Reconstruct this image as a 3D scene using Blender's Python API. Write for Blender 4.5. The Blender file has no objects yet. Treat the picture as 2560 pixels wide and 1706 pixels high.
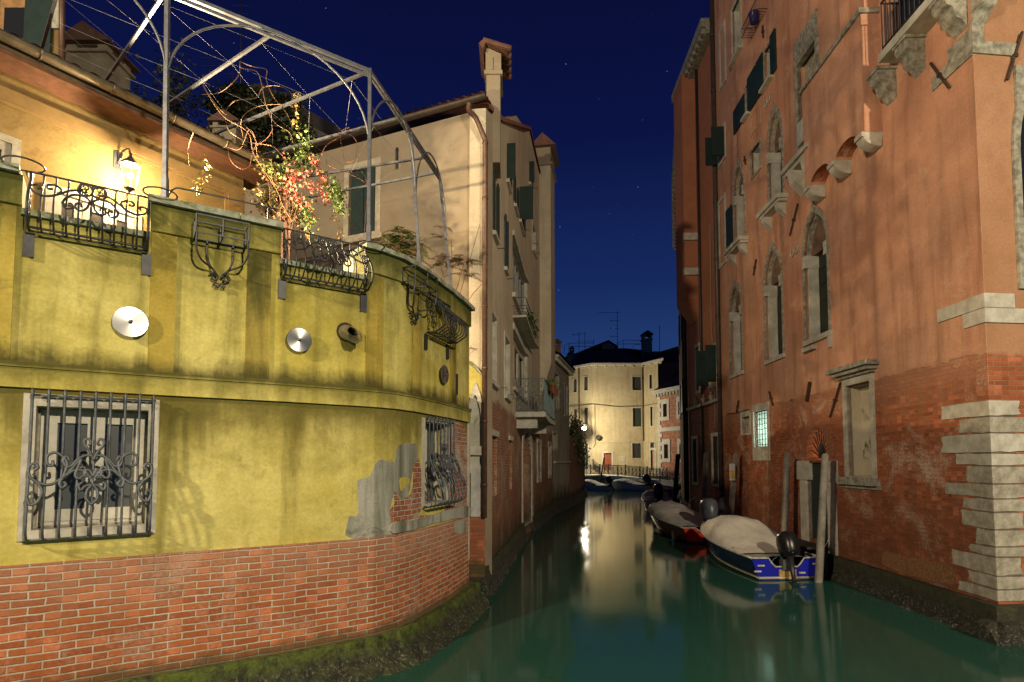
import bpy, bmesh, math, random
from mathutils import Vector, Matrix
from mathutils.geometry import tessellate_polygon
R = math.radians
random.seed(7)
sc = bpy.context.scene
COL = sc.collection

# ------------------------------------------------------------------ camera
CAMZ = 2.7
F = 1422.0                       # focal length in pixels of the 2560 px wide photo
SH = 224.0                       # vertical lens shift in the same pixels
TH = math.atan(77.0 / F)         # slight upward tilt
cam_d = bpy.data.cameras.new("camera")
cam = bpy.data.objects.new("camera", cam_d)
COL.objects.link(cam)
cam.location = (0, 0, CAMZ)
cam.rotation_euler = (math.pi / 2 + TH, 0, 0)
cam_d.sensor_width = 36
cam_d.lens = F / 2560 * 36
cam_d.shift_y = SH / 2560
cam_d.clip_start = 0.05
cam_d.clip_end = 2000
sc.camera = cam

# ------------------------------------------------------------------ night sky
w = bpy.data.worlds.new("World")
sc.world = w
w.use_nodes = True
nt = w.node_tree
nt.nodes.clear()
def _n(t, **k):
    n = nt.nodes.new(t)
    for a, b in k.items(): setattr(n, a, b)
    return n
out = _n('ShaderNodeOutputWorld'); bg = _n('ShaderNodeBackground'); tc = _n('ShaderNodeTexCoord')
sep = _n('ShaderNodeSeparateXYZ'); ramp = _n('ShaderNodeValToRGB')
nt.links.new(tc.outputs['Generated'], sep.inputs[0])
nt.links.new(sep.outputs[2], ramp.inputs[0])
cr = ramp.color_ramp
cr.elements[0].position = 0.0;  cr.elements[0].color = (0.021, 0.055, 0.165, 1)
cr.elements[1].position = 0.75; cr.elements[1].color = (0.0018, 0.0025, 0.02, 1)
for p, c in ((0.12, (0.016, 0.045, 0.145, 1)), (0.30, (0.0065, 0.018, 0.09, 1)), (0.5, (0.0028, 0.0055, 0.044, 1))):
    e = cr.elements.new(p); e.color = c
vor = _n('ShaderNodeTexVoronoi'); vor.inputs['Scale'].default_value = 75
lt = _n('ShaderNodeMath', operation='LESS_THAN'); lt.inputs[1].default_value = 0.035
nt.links.new(tc.outputs['Generated'], vor.inputs['Vector'])
nt.links.new(vor.outputs['Distance'], lt.inputs[0])
sepc = _n('ShaderNodeSeparateColor'); nt.links.new(vor.outputs['Color'], sepc.inputs[0])
pw = _n('ShaderNodeMath', operation='POWER'); pw.inputs[1].default_value = 7
nt.links.new(sepc.outputs[0], pw.inputs[0])
ml = _n('ShaderNodeMath', operation='MULTIPLY'); nt.links.new(lt.outputs[0], ml.inputs[0]); nt.links.new(pw.outputs[0], ml.inputs[1])
mx = _n('ShaderNodeMix', data_type='RGBA', blend_type='ADD'); mx.inputs[0].default_value = 1
st = _n('ShaderNodeMix', data_type='RGBA'); st.inputs['A'].default_value = (0, 0, 0, 1); st.inputs['B'].default_value = (0.55, 0.6, 0.8, 1)
nt.links.new(ml.outputs[0], st.inputs[0])
nt.links.new(ramp.outputs[0], mx.inputs['A']); nt.links.new(st.outputs['Result'], mx.inputs['B'])
nt.links.new(mx.outputs['Result'], bg.inputs[0]); bg.inputs[1].default_value = 0.8
nt.links.new(bg.outputs[0], out.inputs[0])

sc.view_settings.view_transform = 'Standard'
sc.view_settings.look = 'None'
sc.view_settings.exposure = 0.62
sc.view_settings.gamma = 1.0
try: sc.cycles.sample_clamp_indirect = 3.0
except Exception: pass

def lamp(name, loc, power, col, radius=0.1, parent=None):
    l = bpy.data.lights.new(name, 'POINT'); l.energy = power; l.color = col; l.shadow_soft_size = radius
    o = bpy.data.objects.new(name, l); COL.objects.link(o); o.location = loc
    return o
# unseen lamps behind the camera, standing in for quay lights
lamp("unseen_lamp_light", (8.5, -8.5, 9.5), 8300, (1.0, 0.84, 0.58), 0.15)
lamp("unseen_lamp_light", (-14, -8, 11), 9800, (1.0, 0.80, 0.54), 0.3)  # added to brighten the palazzo's canal wall

# ------------------------------------------------------------------ geometry helpers
CT, ST_ = math.cos(TH), math.sin(TH)
def ray(px, py):
    x = (px - 1280) / F; y = (853 + SH - py) / F
    return Vector((x, CT - y * ST_, ST_ + y * CT))
def at(px, py, Y):
    d = ray(px, py); return Vector((0, 0, CAMZ)) + d * (Y / d.y)
def atz(px, py, z=0.0):
    d = ray(px, py); return Vector((0, 0, CAMZ)) + d * ((z - CAMZ) / d.z)
def atX(px, Y):                 # plan point on a pixel column near the horizon
    d = ray(px, 1100); return (d.x / d.y * Y, Y)
def crop(x0, y0, s): return lambda x, y: (x0 + x * s, y0 + y * s)
kA = crop(0, 0, .3189); kB = crop(500, 100, .4144); kC = crop(0, 380, .3316); kD = crop(0, 900, .3507)
kE = crop(650, 550, .3507); kF = crop(800, 950, .3508); kG = crop(1100, 80, .4336); kH = crop(1150, 700, .4783)
kI = crop(1380, 760, .3445); kJ = crop(1600, 1050, .2871); kK = crop(1690, 0, .3188); kL = crop(1690, 450, .3188)
kM = crop(1690, 900, .3508); kN = crop(2060, 0, .3509); kO = crop(2060, 550, .3509); kQ = crop(2060, 1050, .4184)

class Surf:
    """vertical wall over a plan polyline; (u, z, d) -> world, d outwards"""
    def __init__(s, pts, flip=1):
        s.p = [Vector((a, b, 0)) for a, b in pts]
        s.L = [0]
        for a, b in zip(s.p, s.p[1:]): s.L.append(s.L[-1] + (b - a).length)
        def nrm(v): return Vector((v.y, -v.x, 0)).normalized() * flip
        sn = [nrm(b - a) for a, b in zip(s.p, s.p[1:])]
        s.sn = sn
        s.vn = [sn[0]] + [(a + b).normalized() for a, b in zip(sn, sn[1:])] + [sn[-1]]
        s.vs = [1.0] + [1 / max(.3, ((a + b).normalized()).dot(a)) for a, b in zip(sn, sn[1:])] + [1.0]
        s.breaks = s.L[1:-1]; s.len = s.L[-1]
    def __call__(s, u, z, d=0.0):
        i = 0
        while i < len(s.p) - 2 and u > s.L[i + 1]: i += 1
        t = (u - s.L[i]) / (s.L[i + 1] - s.L[i])
        tc = min(1, max(0, t))
        n = (s.vn[i] * s.vs[i]).lerp(s.vn[i + 1] * s.vs[i + 1], tc)
        q = s.p[i].lerp(s.p[i + 1], t) + n * d
        return Vector((q.x, q.y, z))
    def n(s, u):
        i = 0
        while i < len(s.p) - 2 and u > s.L[i + 1]: i += 1
        return s.sn[i]
    def uz(s, px, py, d=0.0):
        r = ray(px, py); best = None
        for i in range(len(s.p) - 1):
            a = s.p[i] + s.sn[i] * d; b = s.p[i + 1] + s.sn[i] * d; e = b - a
            # k*r = a + t*e
            den = r.x * e.y - r.y * e.x
            if abs(den) < 1e-9: continue
            k = (a.x * e.y - a.y * e.x) / den
            t = (a.x * r.y - a.y * r.x) / den
            if k <= 0: continue
            miss = 0 if 0 <= t <= 1 else min(abs(t), abs(t - 1)) * e.length
            if best is None or miss < best[0] - 1e-6:
                best = (miss, s.L[i] + t * e.length, CAMZ + k * r.z)
        return best[1], best[2]

def W(x, y, z): return Vector((x, y, z))

def rect(u0, u1, z0, z1): return [(u0, z0), (u1, z0), (u1, z1), (u0, z1)]
class MB:
    def __init__(s, S=None):
        s.v = []; s.f = []; s.uv = []; s.S = S; s.sm = []
    def _map(s, p): return Vector(s.S(*p)) if s.S else Vector(p)
    def add(s, loc, faces, smooth=False, uvs=None):
        b = len(s.v); s.v += [s._map(p) for p in loc]
        for fi, fc in enumerate(faces):
            s.f.append([b + i for i in fc]); s.sm.append(smooth)
            if uvs: s.uv.append(uvs[fi]); continue
            q = [Vector(loc[i]) for i in fc]
            n = Vector((0, 0, 0))
            for i in range(len(q)):
                a, c = q[i], q[(i + 1) % len(q)]
                n += Vector(((a.y - c.y) * (a.z + c.z), (a.z - c.z) * (a.x + c.x), (a.x - c.x) * (a.y + c.y)))
            ax = max(range(3), key=lambda k: abs(n[k]))
            if s.S:   # (u,z,d)
                s.uv.append([(p.z, p.y) if ax == 0 else (p.x, p.z) if ax == 1 else (p.x, p.y) for p in q])
            else:     # (x,y,z)
                s.uv.append([(p.y, p.z) if ax == 0 else (p.x, p.z) if ax == 1 else (p.x, p.y) for p in q])
        return s
    def box(s, a0, a1, b0, b1, c0, c1):
        """S: u, z, d   |  world: x, y, z"""
        us = [a0] + ([b for b in s.S.breaks if min(a0, a1) + 1e-4 < b < max(a0, a1) - 1e-4] if isinstance(s.S, Surf) else []) + [a1]
        us = sorted(us)
        if b0 > b1: b0, b1 = b1, b0
        if c0 > c1: c0, c1 = c1, c0
        V = []
        for u in us: V += [(u, b0, c0), (u, b1, c0), (u, b1, c1), (u, b0, c1)]
        Fc = [(0, 1, 2, 3)]
        for i in range(len(us) - 1):
            o = i * 4
            for k in range(4): Fc.append((o + k, o + (k + 1) % 4, o + 4 + (k + 1) % 4, o + 4 + k))
        o = (len(us) - 1) * 4; Fc.append((o + 3, o + 2, o + 1, o))
        return s.add(V, Fc)
    def hull8(s, P):     # eight corners, bottom ring 0-3, top ring 4-7
        return s.add(P, [(3, 2, 1, 0), (4, 5, 6, 7), (0, 1, 5, 4), (1, 2, 6, 5), (2, 3, 7, 6), (3, 0, 4, 7)])
    def tube(s, pts, r, n=6, closed=False, cap=True, world=False):
        P = [Vector(p) if world else s._map(p) for p in pts]
        Q = [P[0]]
        for p in P[1:]:
            if (p - Q[-1]).length > 1e-5: Q.append(p)
        P = Q
        if len(P) < 2: return s
        rr = r if isinstance(r, (list, tuple)) else [r] * len(P)
        if len(rr) != len(P): rr = [rr[0] + (rr[-1] - rr[0]) * i / (len(P) - 1) for i in range(len(P))]
        T = []
        for i in range(len(P)):
            if closed: t = P[(i + 1) % len(P)] - P[i - 1]
            else: t = P[min(i + 1, len(P) - 1)] - P[max(i - 1, 0)]
            if t.length < 1e-9: t = Vector((0, 0, 1))
            T.append(t.normalized())
        up = Vector((0, 0, 1)) if abs(T[0].z) < .9 else Vector((1, 0, 0))
        x = T[0].cross(up).normalized(); b = len(s.v)
        for i, p in enumerate(P):
            x = (x - T[i] * x.dot(T[i]))
            if x.length < 1e-6: x = T[i].orthogonal()
            x.normalize(); y = T[i].cross(x)
            for k in range(n):
                a = 2 * math.pi * (k + .5) / n
                s.v.append(p + (x * math.cos(a) + y * math.sin(a)) * rr[i])
        m = len(P)
        for i in range(m if closed else m - 1):
            for k in range(n):
                j = (i + 1) % m
                s.f.append([b + i * n + k, b + i * n + (k + 1) % n, b + j * n + (k + 1) % n, b + j * n + k])
                s.uv.append([(k / n, i), ((k + 1) / n, i), ((k + 1) / n, i + 1), (k / n, i + 1)]); s.sm.append(n > 4)
        if cap and not closed:
            s.f.append([b + k for k in range(n)][::-1]); s.uv.append([(0, 0)] * n); s.sm.append(False)
            s.f.append([b + (m - 1) * n + k for k in range(n)]); s.uv.append([(0, 0)] * n); s.sm.append(False)
        return s
    def lathe(s, base, axis, prof, n=16, smooth=True):
        base = Vector(base); z = Vector(axis).normalized(); x = z.orthogonal().normalized(); y = z.cross(x)
        b = len(s.v)
        for r, h in prof:
            for k in range(n):
                a = 2 * math.pi * k / n
                s.v.append(base + z * h + (x * math.cos(a) + y * math.sin(a)) * max(r, 1e-4))
        for i in range(len(prof) - 1):
            for k in range(n):
                s.f.append([b + i * n + k, b + i * n + (k + 1) % n, b + (i + 1) * n + (k + 1) % n, b + (i + 1) * n + k])
                s.uv.append([(k / n, prof[i][1]), ((k + 1) / n, prof[i][1]), ((k + 1) / n, prof[i + 1][1]), (k / n, prof[i + 1][1])]); s.sm.append(smooth)
        s.f.append([b + k for k in range(n)][::-1]); s.uv.append([(0, 0)] * n); s.sm.append(False)
        m = len(prof) - 1
        s.f.append([b + m * n + k for k in range(n)]); s.uv.append([(0, 0)] * n); s.sm.append(False)
        return s
    def prism(s, outer, d0, d1, holes=(), back=True, cuts=()):
        bm = bmesh.new()
        def fill(loops):
            L = [[Vector((a, b, 0)) for a, b in l] for l in loops]; flat = [p for l in L for p in l]
            vs = [bm.verts.new(p) for p in flat]
            for t in tessellate_polygon(L):
                try: bm.faces.new([vs[i] for i in t])
                except ValueError: pass
        fill([outer])
        if len(holes) == 1 and len(outer) == 4 and len(holes[0]) == 4:
            bm.free(); bm = bmesh.new(); vs = [bm.verts.new((a, c, 0)) for a, c in list(outer) + list(holes[0])]
            for k in range(4): bm.faces.new([vs[k], vs[(k + 1) % 4], vs[4 + (k + 1) % 4], vs[4 + k]])
        elif holes:
            bb = []
            for h in holes:
                xs = [p[0] for p in h]; zs_ = [p[1] for p in h]; r = len(h) == 4 and len(set(round(x, 5) for x in xs)) == 2 and len(set(round(x, 5) for x in zs_)) == 2
                m = 0 if r else .015
                bb.append((min(xs) - m, max(xs) + m, min(zs_) - m, max(zs_) + m, None if r else h))
            whole = len(holes) == 1 and not bb[0][4] is None and (bb[0][0] < min(p[0] for p in outer) or bb[0][2] < min(p[1] for p in outer) + .02)
            if whole:
                bm.free(); bm = bmesh.new(); fill([outer, holes[0]])
            else:
                for x in sorted({round(q, 6) for b_ in bb for q in b_[:2]}):
                    bmesh.ops.bisect_plane(bm, geom=bm.verts[:] + bm.edges[:] + bm.faces[:], plane_co=(x, 0, 0), plane_no=(1, 0, 0), dist=1e-5)
                for z in sorted({round(q, 6) for b_ in bb for q in b_[2:4]}):
                    bmesh.ops.bisect_plane(bm, geom=bm.verts[:] + bm.edges[:] + bm.faces[:], plane_co=(0, z, 0), plane_no=(0, 1, 0), dist=1e-5)
                dead = []
                for fc in bm.faces:
                    c = fc.calc_center_median()
                    if any(b_[0] < c.x < b_[1] and b_[2] < c.y < b_[3] for b_ in bb): dead.append(fc)
                bmesh.ops.delete(bm, geom=dead, context='FACES')
                for b_ in bb:
                    if b_[4]: fill([rect(b_[0], b_[1], b_[2], b_[3]), b_[4]])
        br = list(s.S.breaks) if isinstance(s.S, Surf) else []
        for u in br + list(cuts):
            bmesh.ops.bisect_plane(bm, geom=bm.verts[:] + bm.edges[:] + bm.faces[:], plane_co=(u, 0, 0), plane_no=(1, 0, 0), dist=1e-5)
        bm.normal_update()
        for fc in bm.faces:
            if fc.normal.z < 0: fc.normal_flip()
        bm.verts.index_update()
        N = len(bm.verts)
        V = [(v.co.x, v.co.y, d1) for v in bm.verts] + [(v.co.x, v.co.y, d0) for v in bm.verts]
        Fc = [[v.index for v in fc.verts] for fc in bm.faces]
        if back: Fc += [[v.index + N for v in fc.verts][::-1] for fc in bm.faces]
        for e in bm.edges:
            if len(e.link_faces) == 1:
                fc = e.link_faces[0]; l = [v.index for v in fc.verts]
                a, b = e.verts[0].index, e.verts[1].index
                if l[(l.index(a) + 1) % len(l)] != b: a, b = b, a
                Fc.append([b, a, a + N, b + N])
        bm.free()
        return s.add(V, Fc)
    def build(s, name, mat, parent=None, fix=False):
        me = bpy.data.meshes.new(name)
        off = parent['_o'] if parent is not None and '_o' in parent else (0, 0, 0)
        off = Vector(off)
        me.from_pydata([tuple(v - off) for v in s.v], [], s.f)
        uvl = me.uv_layers.new(name='UVMap')
        k = 0
        flatuv = []
        for u in s.uv:
            for a in u: flatuv += [a[0], a[1]]
        uvl.data.foreach_set('uv', flatuv)
        me.polygons.foreach_set('use_smooth', s.sm)
        if fix:
            bm = bmesh.new(); bm.from_mesh(me); bmesh.ops.recalc_face_normals(bm, faces=bm.faces); bm.to_mesh(me); bm.free()
        me.materials.append(mat)
        me.update()
        o = bpy.data.objects.new(name, me); COL.objects.link(o)
        if parent is not None:
            o.parent = parent
            o['_o'] = tuple(off)
        return o

def thing(name, label, cat, loc=(0, 0, 0), group=None, rz=0.0, local=False):
    o = bpy.data.objects.new(name, None); COL.objects.link(o)
    o.location = loc; o.rotation_euler = (0, 0, rz); o.empty_display_size = .2
    o['label'] = label; o['category'] = cat
    if group: o['group'] = group
    o['_o'] = (0, 0, 0) if local else tuple(loc)
    return o
def tag(o, label, cat, group=None):
    o['label'] = label; o['category'] = cat
    if group: o['group'] = group
    return o
def struct(o, kind='structure'):
    o['kind'] = kind; return o
def setmat(o, base):            # origin for a lone mesh at its own base
    me = o.data; b = Vector(base)
    me.transform(Matrix.Translation(-b)); o.location = b; return o

# ------------------------------------------------------------------ materials
class NM:
    def __init__(s, name):
        s.m = bpy.data.materials.new(name); s.m.use_nodes = True; s.t = s.m.node_tree
        s.b = s.t.nodes['Principled BSDF']; s.uvn = None
    def n(s, t, **k):
        n = s.t.nodes.new(t)
        for a, b in k.items(): setattr(n, a, b)
        return n
    def l(s, a, b): s.t.links.new(a, b)
    def uv(s, sx=1, sy=1, obj=False):
        if s.uvn is None:
            s.uvn = s.n('ShaderNodeTexCoord')
        o = s.uvn.outputs['Object' if obj else 'UV']
        if sx == 1 and sy == 1: return o
        mp = s.n('ShaderNodeMapping'); mp.inputs['Scale'].default_value = (sx, sy, 1 if not obj else sx)
        s.l(o, mp.inputs[0]); return mp.outputs[0]
    def noise(s, vec, scale, detail=4, rough=.6, dist=0):
        n = s.n('ShaderNodeTexNoise'); n.inputs['Scale'].default_value = scale; n.inputs['Detail'].default_value = detail
        n.inputs['Roughness'].default_value = rough; n.inputs['Distortion'].default_value = dist
        s.l(vec, n.inputs['Vector']); return n.outputs['Fac']
    def rng(s, v, a, b, c=0.0, d=1.0):
        n = s.n('ShaderNodeMapRange'); n.clamp = True
        for k, x in zip(('From Min', 'From Max', 'To Min', 'To Max'), (a, b, c, d)): n.inputs[k].default_value = x
        s.l(v, n.inputs['Value']); return n.outputs[0]
    def math(s, op, a, b=None):
        n = s.n('ShaderNodeMath', operation=op)
        for i, x in enumerate((a, b)):
            if x is None: continue
            if isinstance(x, (int, float)): n.inputs[i].default_value = x
            else: s.l(x, n.inputs[i])
        return n.outputs[0]
    def mix(s, f, a, b, mode='MIX'):
        n = s.n('ShaderNodeMix', data_type='RGBA', blend_type=mode)
        for k, x in (('Factor', f), ('A', a), ('B', b)):
            i = n.inputs[0] if k == 'Factor' else n.inputs[k]
            if isinstance(x, (int, float)): i.default_value = x
            elif isinstance(x, tuple): i.default_value = (*x, 1)
            else: s.l(x, i)
        return n.outputs['Result']
    def bump(s, h, strength=.3, dist=.02):
        n = s.n('ShaderNodeBump'); n.inputs['Strength'].default_value = strength; n.inputs['Distance'].default_value = dist
        s.l(h, n.inputs['Height']); s.l(n.outputs[0], s.b.inputs['Normal'])
    def col(s, c):
        if isinstance(c, tuple): s.b.inputs['Base Color'].default_value = (*c, 1)
        else: s.l(c, s.b.inputs['Base Color'])
    def rough(s, r):
        if isinstance(r, (int, float)): s.b.inputs['Roughness'].default_value = r
        else: s.l(r, s.b.inputs['Roughness'])

def simple(name, c, rough=.7, metal=0, var=.25, scale=6, bump=.15, c2=None, dist=.01):
    m = NM(name); v = m.uv(obj=True)
    n1 = m.noise(v, scale, 5, .65)
    c2 = c2 or tuple(x * (1 - var * 1.6) for x in c)
    m.col(m.mix(m.rng(n1, .35, .65), c2, c)); m.rough(rough); m.b.inputs['Metallic'].default_value = metal
    if bump: m.bump(m.noise(v, scale * 6, 4), bump, dist)
    return m.m

def mp3(m, v, bd):
    """coordinates that snap to whole bricks, so that single bricks differ"""
    n = m.n('ShaderNodeVectorMath', operation='SNAP'); n.inputs[1].default_value = (bd[0] / 2, bd[1], 1); m.l(v, n.inputs[0])
    k = m.n('ShaderNodeVectorMath', operation='MULTIPLY'); k.inputs[1].default_value = (9.7, 31.3, 1); m.l(n.outputs[0], k.inputs[0]); return k.outputs[0]
def wallmat(name, pl=None, br=None, zb=None, amp=.1, bands=(), streak=None, mottled=None, bump=.25, patch=None, zb2=None, brick_dims=(.25, .075, .009), soft=.04, seed=0.0, fine=.18):
    """pl=(c1,c2) plaster; br=(c1,c2,mortar); zb = plaster above, brick below"""
    m = NM(name); uv = m.uv()
    off = m.n('ShaderNodeVectorMath', operation='ADD'); m.l(uv, off.inputs[0]); off.inputs[1].default_value = (seed * 3.7, 0, seed)
    v = off.outputs[0]
    sp = m.n('ShaderNodeSeparateXYZ'); m.l(uv, sp.inputs[0]); U, Z = sp.outputs[0], sp.outputs[1]
    mp = m.n('ShaderNodeMapping'); mp.inputs['Scale'].default_value = (2.6, .22, 1); m.l(v, mp.inputs[0])
    big = m.noise(v, .55, 5, .6, .4); mid = m.noise(v, 2.6, 6, .68, .3); finen = m.noise(v, 26, 4, .7)
    strk = m.noise(mp.outputs[0], 1.2, 5, .6, .3)
    colr = None; hgt = None
    if pl:
        colr = m.mix(m.rng(big, .36, .64), pl[0], pl[1])
        colr = m.mix(m.rng(mid, .45, .75, 0, .55), colr, tuple(x * .72 for x in pl[0]))
        if streak: colr = m.mix(m.rng(strk, streak[1], streak[1] + .2, 0, streak[2]), colr, streak[0])
        if mottled: colr = m.mix(m.rng(m.noise(v, 1.6, 8, .75, .8), mottled[1], mottled[1] + .09, 0, mottled[2]), colr, mottled[0])
        hgt = m.math('ADD', m.math('MULTIPLY', mid, .6), m.math('MULTIPLY', finen, .25))
    if br:
        wob = m.n('ShaderNodeVectorMath', operation='MULTIPLY_ADD')
        nz = m.n('ShaderNodeTexNoise'); nz.inputs['Scale'].default_value = 4.0; m.l(v, nz.inputs['Vector'])
        m.l(nz.outputs['Color'], wob.inputs[0]); wob.inputs[1].default_value = (.03, .028, 0); m.l(uv, wob.inputs[2])
        bt = m.n('ShaderNodeTexBrick'); bt.offset = .5
        bt.inputs['Scale'].default_value = 1; bt.inputs['Brick Width'].default_value = brick_dims[0]
        bt.inputs['Row Height'].default_value = brick_dims[1]; bt.inputs['Mortar Size'].default_value = brick_dims[2]
        bt.inputs['Mortar Smooth'].default_value = .45; bt.inputs['Bias'].default_value = 0
        bt.inputs['Color1'].default_value = (*br[0], 1); bt.inputs['Color2'].default_value = (*br[1], 1); bt.inputs['Mortar'].default_value = (*br[2], 1)
        m.l(wob.outputs[0], bt.inputs['Vector'])
        bc = m.mix(m.rng(m.noise(mp3(m, wob.outputs[0], brick_dims), 1.0, 1), .56, .62, 0, .55), bt.outputs['Color'], tuple(min(1, x * 1.5 + .05) for x in br[0]))
        bc = m.mix(m.rng(mid, .35, .7, 0, .6), bc, tuple(x * .55 for x in br[0]))
        if patch:
            pn = m.math('ADD', m.math('MULTIPLY', m.noise(v, .9, 6, .7, .6), .75), m.math('MULTIPLY', finen, .25))
            bc = m.mix(m.rng(pn, patch[1], patch[1] + .1, 0, patch[2]), bc, patch[0])
        hb = m.math('ADD', m.math('MULTIPLY', m.math('SUBTRACT', 1.0, bt.outputs['Fac']), 1.0), m.math('MULTIPLY', finen, .35))
        if colr is None: colr, hgt = bc, hb
        else:
            zz = m.math('ADD', Z, m.math('MULTIPLY', m.math('SUBTRACT', m.noise(v, 2.2, 6, .7), .5), amp * 2))
            mk = m.rng(zz, zb - soft, zb + soft, 1, 0)
            colr = m.mix(mk, colr, bc)
            mm = m.n('ShaderNodeMix', data_type='FLOAT'); m.l(mk, mm.inputs[0]); m.l(hgt, mm.inputs['A']); m.l(hb, mm.inputs['B']); hgt = mm.outputs[0]
    # growth and dirt: (z, reach up, reach down, colour, amount)
    for (zc, wu, wd, cc, am) in bands:
        up = m.rng(Z, zc, zc + wu, 1, 0); dn = m.rng(Z, zc - wd, zc, 0, 1)
        f = m.math('MULTIPLY', up, dn)
        wet = m.math('ADD', m.math('MULTIPLY', strk, .7), m.math('MULTIPLY', mid, .5))
        f2 = m.rng(m.math('ADD', m.math('MULTIPLY', f, 1.25), m.math('MULTIPLY', m.math('SUBTRACT', wet, .6), 2.3)), .22, 1.08, 0, am)
        f2 = m.math('MULTIPLY', f2, m.rng(f, 0, .25))
        colr = m.mix(f2, colr, cc)
    colr = m.mix(1.0, colr, m.mix(m.rng(finen, .3, .7), (1 - fine,) * 3, (1 + fine * .4,) * 3), 'MULTIPLY')
    m.col(colr); m.rough(.88)
    m.b.inputs['Specular IOR Level'].default_value = .25
    if hgt is not None: m.bump(hgt, bump * 2, .012)
    return m.m

IRON = simple('wrought_iron', (.05, .055, .062), .5, .3, c2=(.028, .028, .032), scale=9)
IRON2 = simple('galvanised_iron', (.17, .18, .2), .45, .6, scale=9)
GRILLE = simple('weathered_grille', (.13, .15, .17), .55, .4, scale=12, c2=(.07, .075, .08))
RUST = simple('rusty_iron', (.09, .05, .03), .8, .2, scale=14, c2=(.03, .02, .015))
STONE = simple('white_stone', (.55, .53, .46), .8, scale=3, c2=(.34, .33, .27), bump=.4)
STONEB = simple('bright_stone', (.56, .53, .45), .8, scale=5, c2=(.36, .34, .28), bump=.5)
STONED = simple('dirty_stone', (.40, .38, .31), .85, scale=9, c2=(.15, .14, .105), bump=.5)
MOSSY = simple('mossy_coping', (.38, .39, .34), .9, scale=7, c2=(.12, .15, .05), bump=.5)
PAINT_W = simple('white_paint', (.62, .60, .52), .6, scale=8, c2=(.5, .47, .38), bump=.1)
WOODG = simple('green_shutter_paint', (.012, .035, .028), .55, scale=6, bump=.1)
WOODD = simple('dark_wood', (.035, .03, .022), .7, scale=8)
WOODP = simple('weathered_pole_wood', (.23, .21, .18), .8, scale=4, c2=(.12, .11, .09), bump=.4)
WOODR = simple('red_door_wood', (.33, .09, .035), .6, scale=6)
TILE = simple('terracotta_tile', (.30, .11, .065), .85, scale=5, c2=(.16, .07, .045), bump=.4)
TILED = simple('dark_roof_tile', (.035, .028, .026), .9, scale=3, bump=.4)
COPPER = simple('gutter_metal', (.17, .14, .10), .4, .6, scale=6)
PIPEM = simple('brown_downpipe', (.17, .095, .065), .45, .3, scale=6)
def glassm(name, c=(.02, .022, .025), r=.12):
    m = NM(name); m.col(c); m.rough(r); m.b.inputs['Specular IOR Level'].default_value = .7
    m.bump(m.noise(m.uv(obj=True), 1.5, 2), .05, .02); return m.m
GLASS = glassm('window_glass'); GLASSG = glassm('grey_window_glass', (.09, .1, .1), .2)
def emis(name, c, s):
    m = NM(name); m.b.inputs['Emission Color'].default_value = (*c, 1); m.b.inputs['Emission Strength'].default_value = s
    m.col(c); return m.m
# ================================================================== water, land
water_m = NM('canal_water')
water_m.col((.019, .074, .054)); water_m.b.inputs['Roughness'].default_value = .085
water_m.b.inputs['IOR'].default_value = 1.33; water_m.b.inputs['Specular IOR Level'].default_value = .5
wv = water_m.uv(obj=True)
mpw = water_m.n('ShaderNodeMapping'); mpw.inputs['Scale'].default_value = (.9, .5, 1); water_m.l(wv, mpw.inputs[0])
water_m.bump(water_m.noise(mpw.outputs[0], 1.1, 3, .55, .3), .04, .05)
b = MB(); b.add([(-400, -200, 0), (400, -200, 0), (400, 900, 0), (-400, 900, 0)], [(0, 1, 2, 3)])
struct(b.build('water', water_m.m))
mud = simple('canal_mud', (.03, .03, .02), .95)
b = MB(); b.add([(-400, -200, -2.2), (400, -200, -2.2), (400, 900, -2.2), (-400, 900, -2.2)], [(0, 1, 2, 3)])
struct(b.build('canal_bed', mud))

# ================================================================== yellow terrace wall
YS = Surf([(-8.6, 2.75), (-4.92, 5.47), (-3.75, 6.27), (-2.77, 6.88), (-2.1, 7.36), (-1.83, 7.58), (-1.60, 7.86), (-1.42, 8.27), (-1.25, 8.83), (-1.07, 9.42), (-.93, 10.0), (-.805, 10.6)])
GREEN = (.055, .065, .012); DARK = (.05, .05, .025)
ZL = YS.uz(20, 967)[1]       # lower edge of the band
ZB = YS.uz(300, 936)[1]      # upper edge of the band
zt = 5.53
yel = wallmat('yellow_plaster', pl=((.53, .445, .085), (.69, .61, .20)), streak=((.24, .20, .035), .51, .62), mottled=((.33, .26, .05), .60, .5),
              bands=((zt + .02, .1, 2.1, (.10, .095, .02), .6), (zt + .02, .1, .70, (.045, .055, .010), .82), (ZB + .03, .30, .04, (.030, .032, .010), .85), (ZB + .03, .02, .40, (.09, .085, .015), .65)), bump=.25)
yel2 = wallmat('yellow_plaster_lower', pl=((.52, .435, .085), (.69, .61, .21)), streak=((.26, .21, .04), .52, .7), mottled=((.34, .26, .05), .58, .6),
               bands=((ZL, .05, .55, (.06, .06, .015), .7), (ZL, .05, 1.2, (.15, .125, .025), .6)), bump=.25, seed=2.1)
yelp = wallmat('stained_pilaster_plaster', pl=((.40, .30, .05), (.54, .43, .09)), streak=((.12, .11, .03), .49, .75), mottled=((.20, .17, .04), .56, .6),
              bands=((zt + .02, .1, 1.5, (.06, .062, .014), .85), (ZB + .03, .3, .04, (.03, .032, .01), .85)), bump=.3, seed=6)
brk = wallmat('terracotta_brick', br=((.47, .145, .048), (.32, .09, .036), (.56, .54, .43)), brick_dims=(.262, .0765, .011),
              patch=((.48, .36, .27), .53, .5), bands=((.45, .18, .4, (.09, .07, .03), .8), (1.72, .1, .8, (.50, .35, .25), .28)), bump=.5)
top_y = lambda px, py: YS.uz(px, py)
def pu(px, S=YS, py=1100): return S.uz(px, py)[0]
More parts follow.
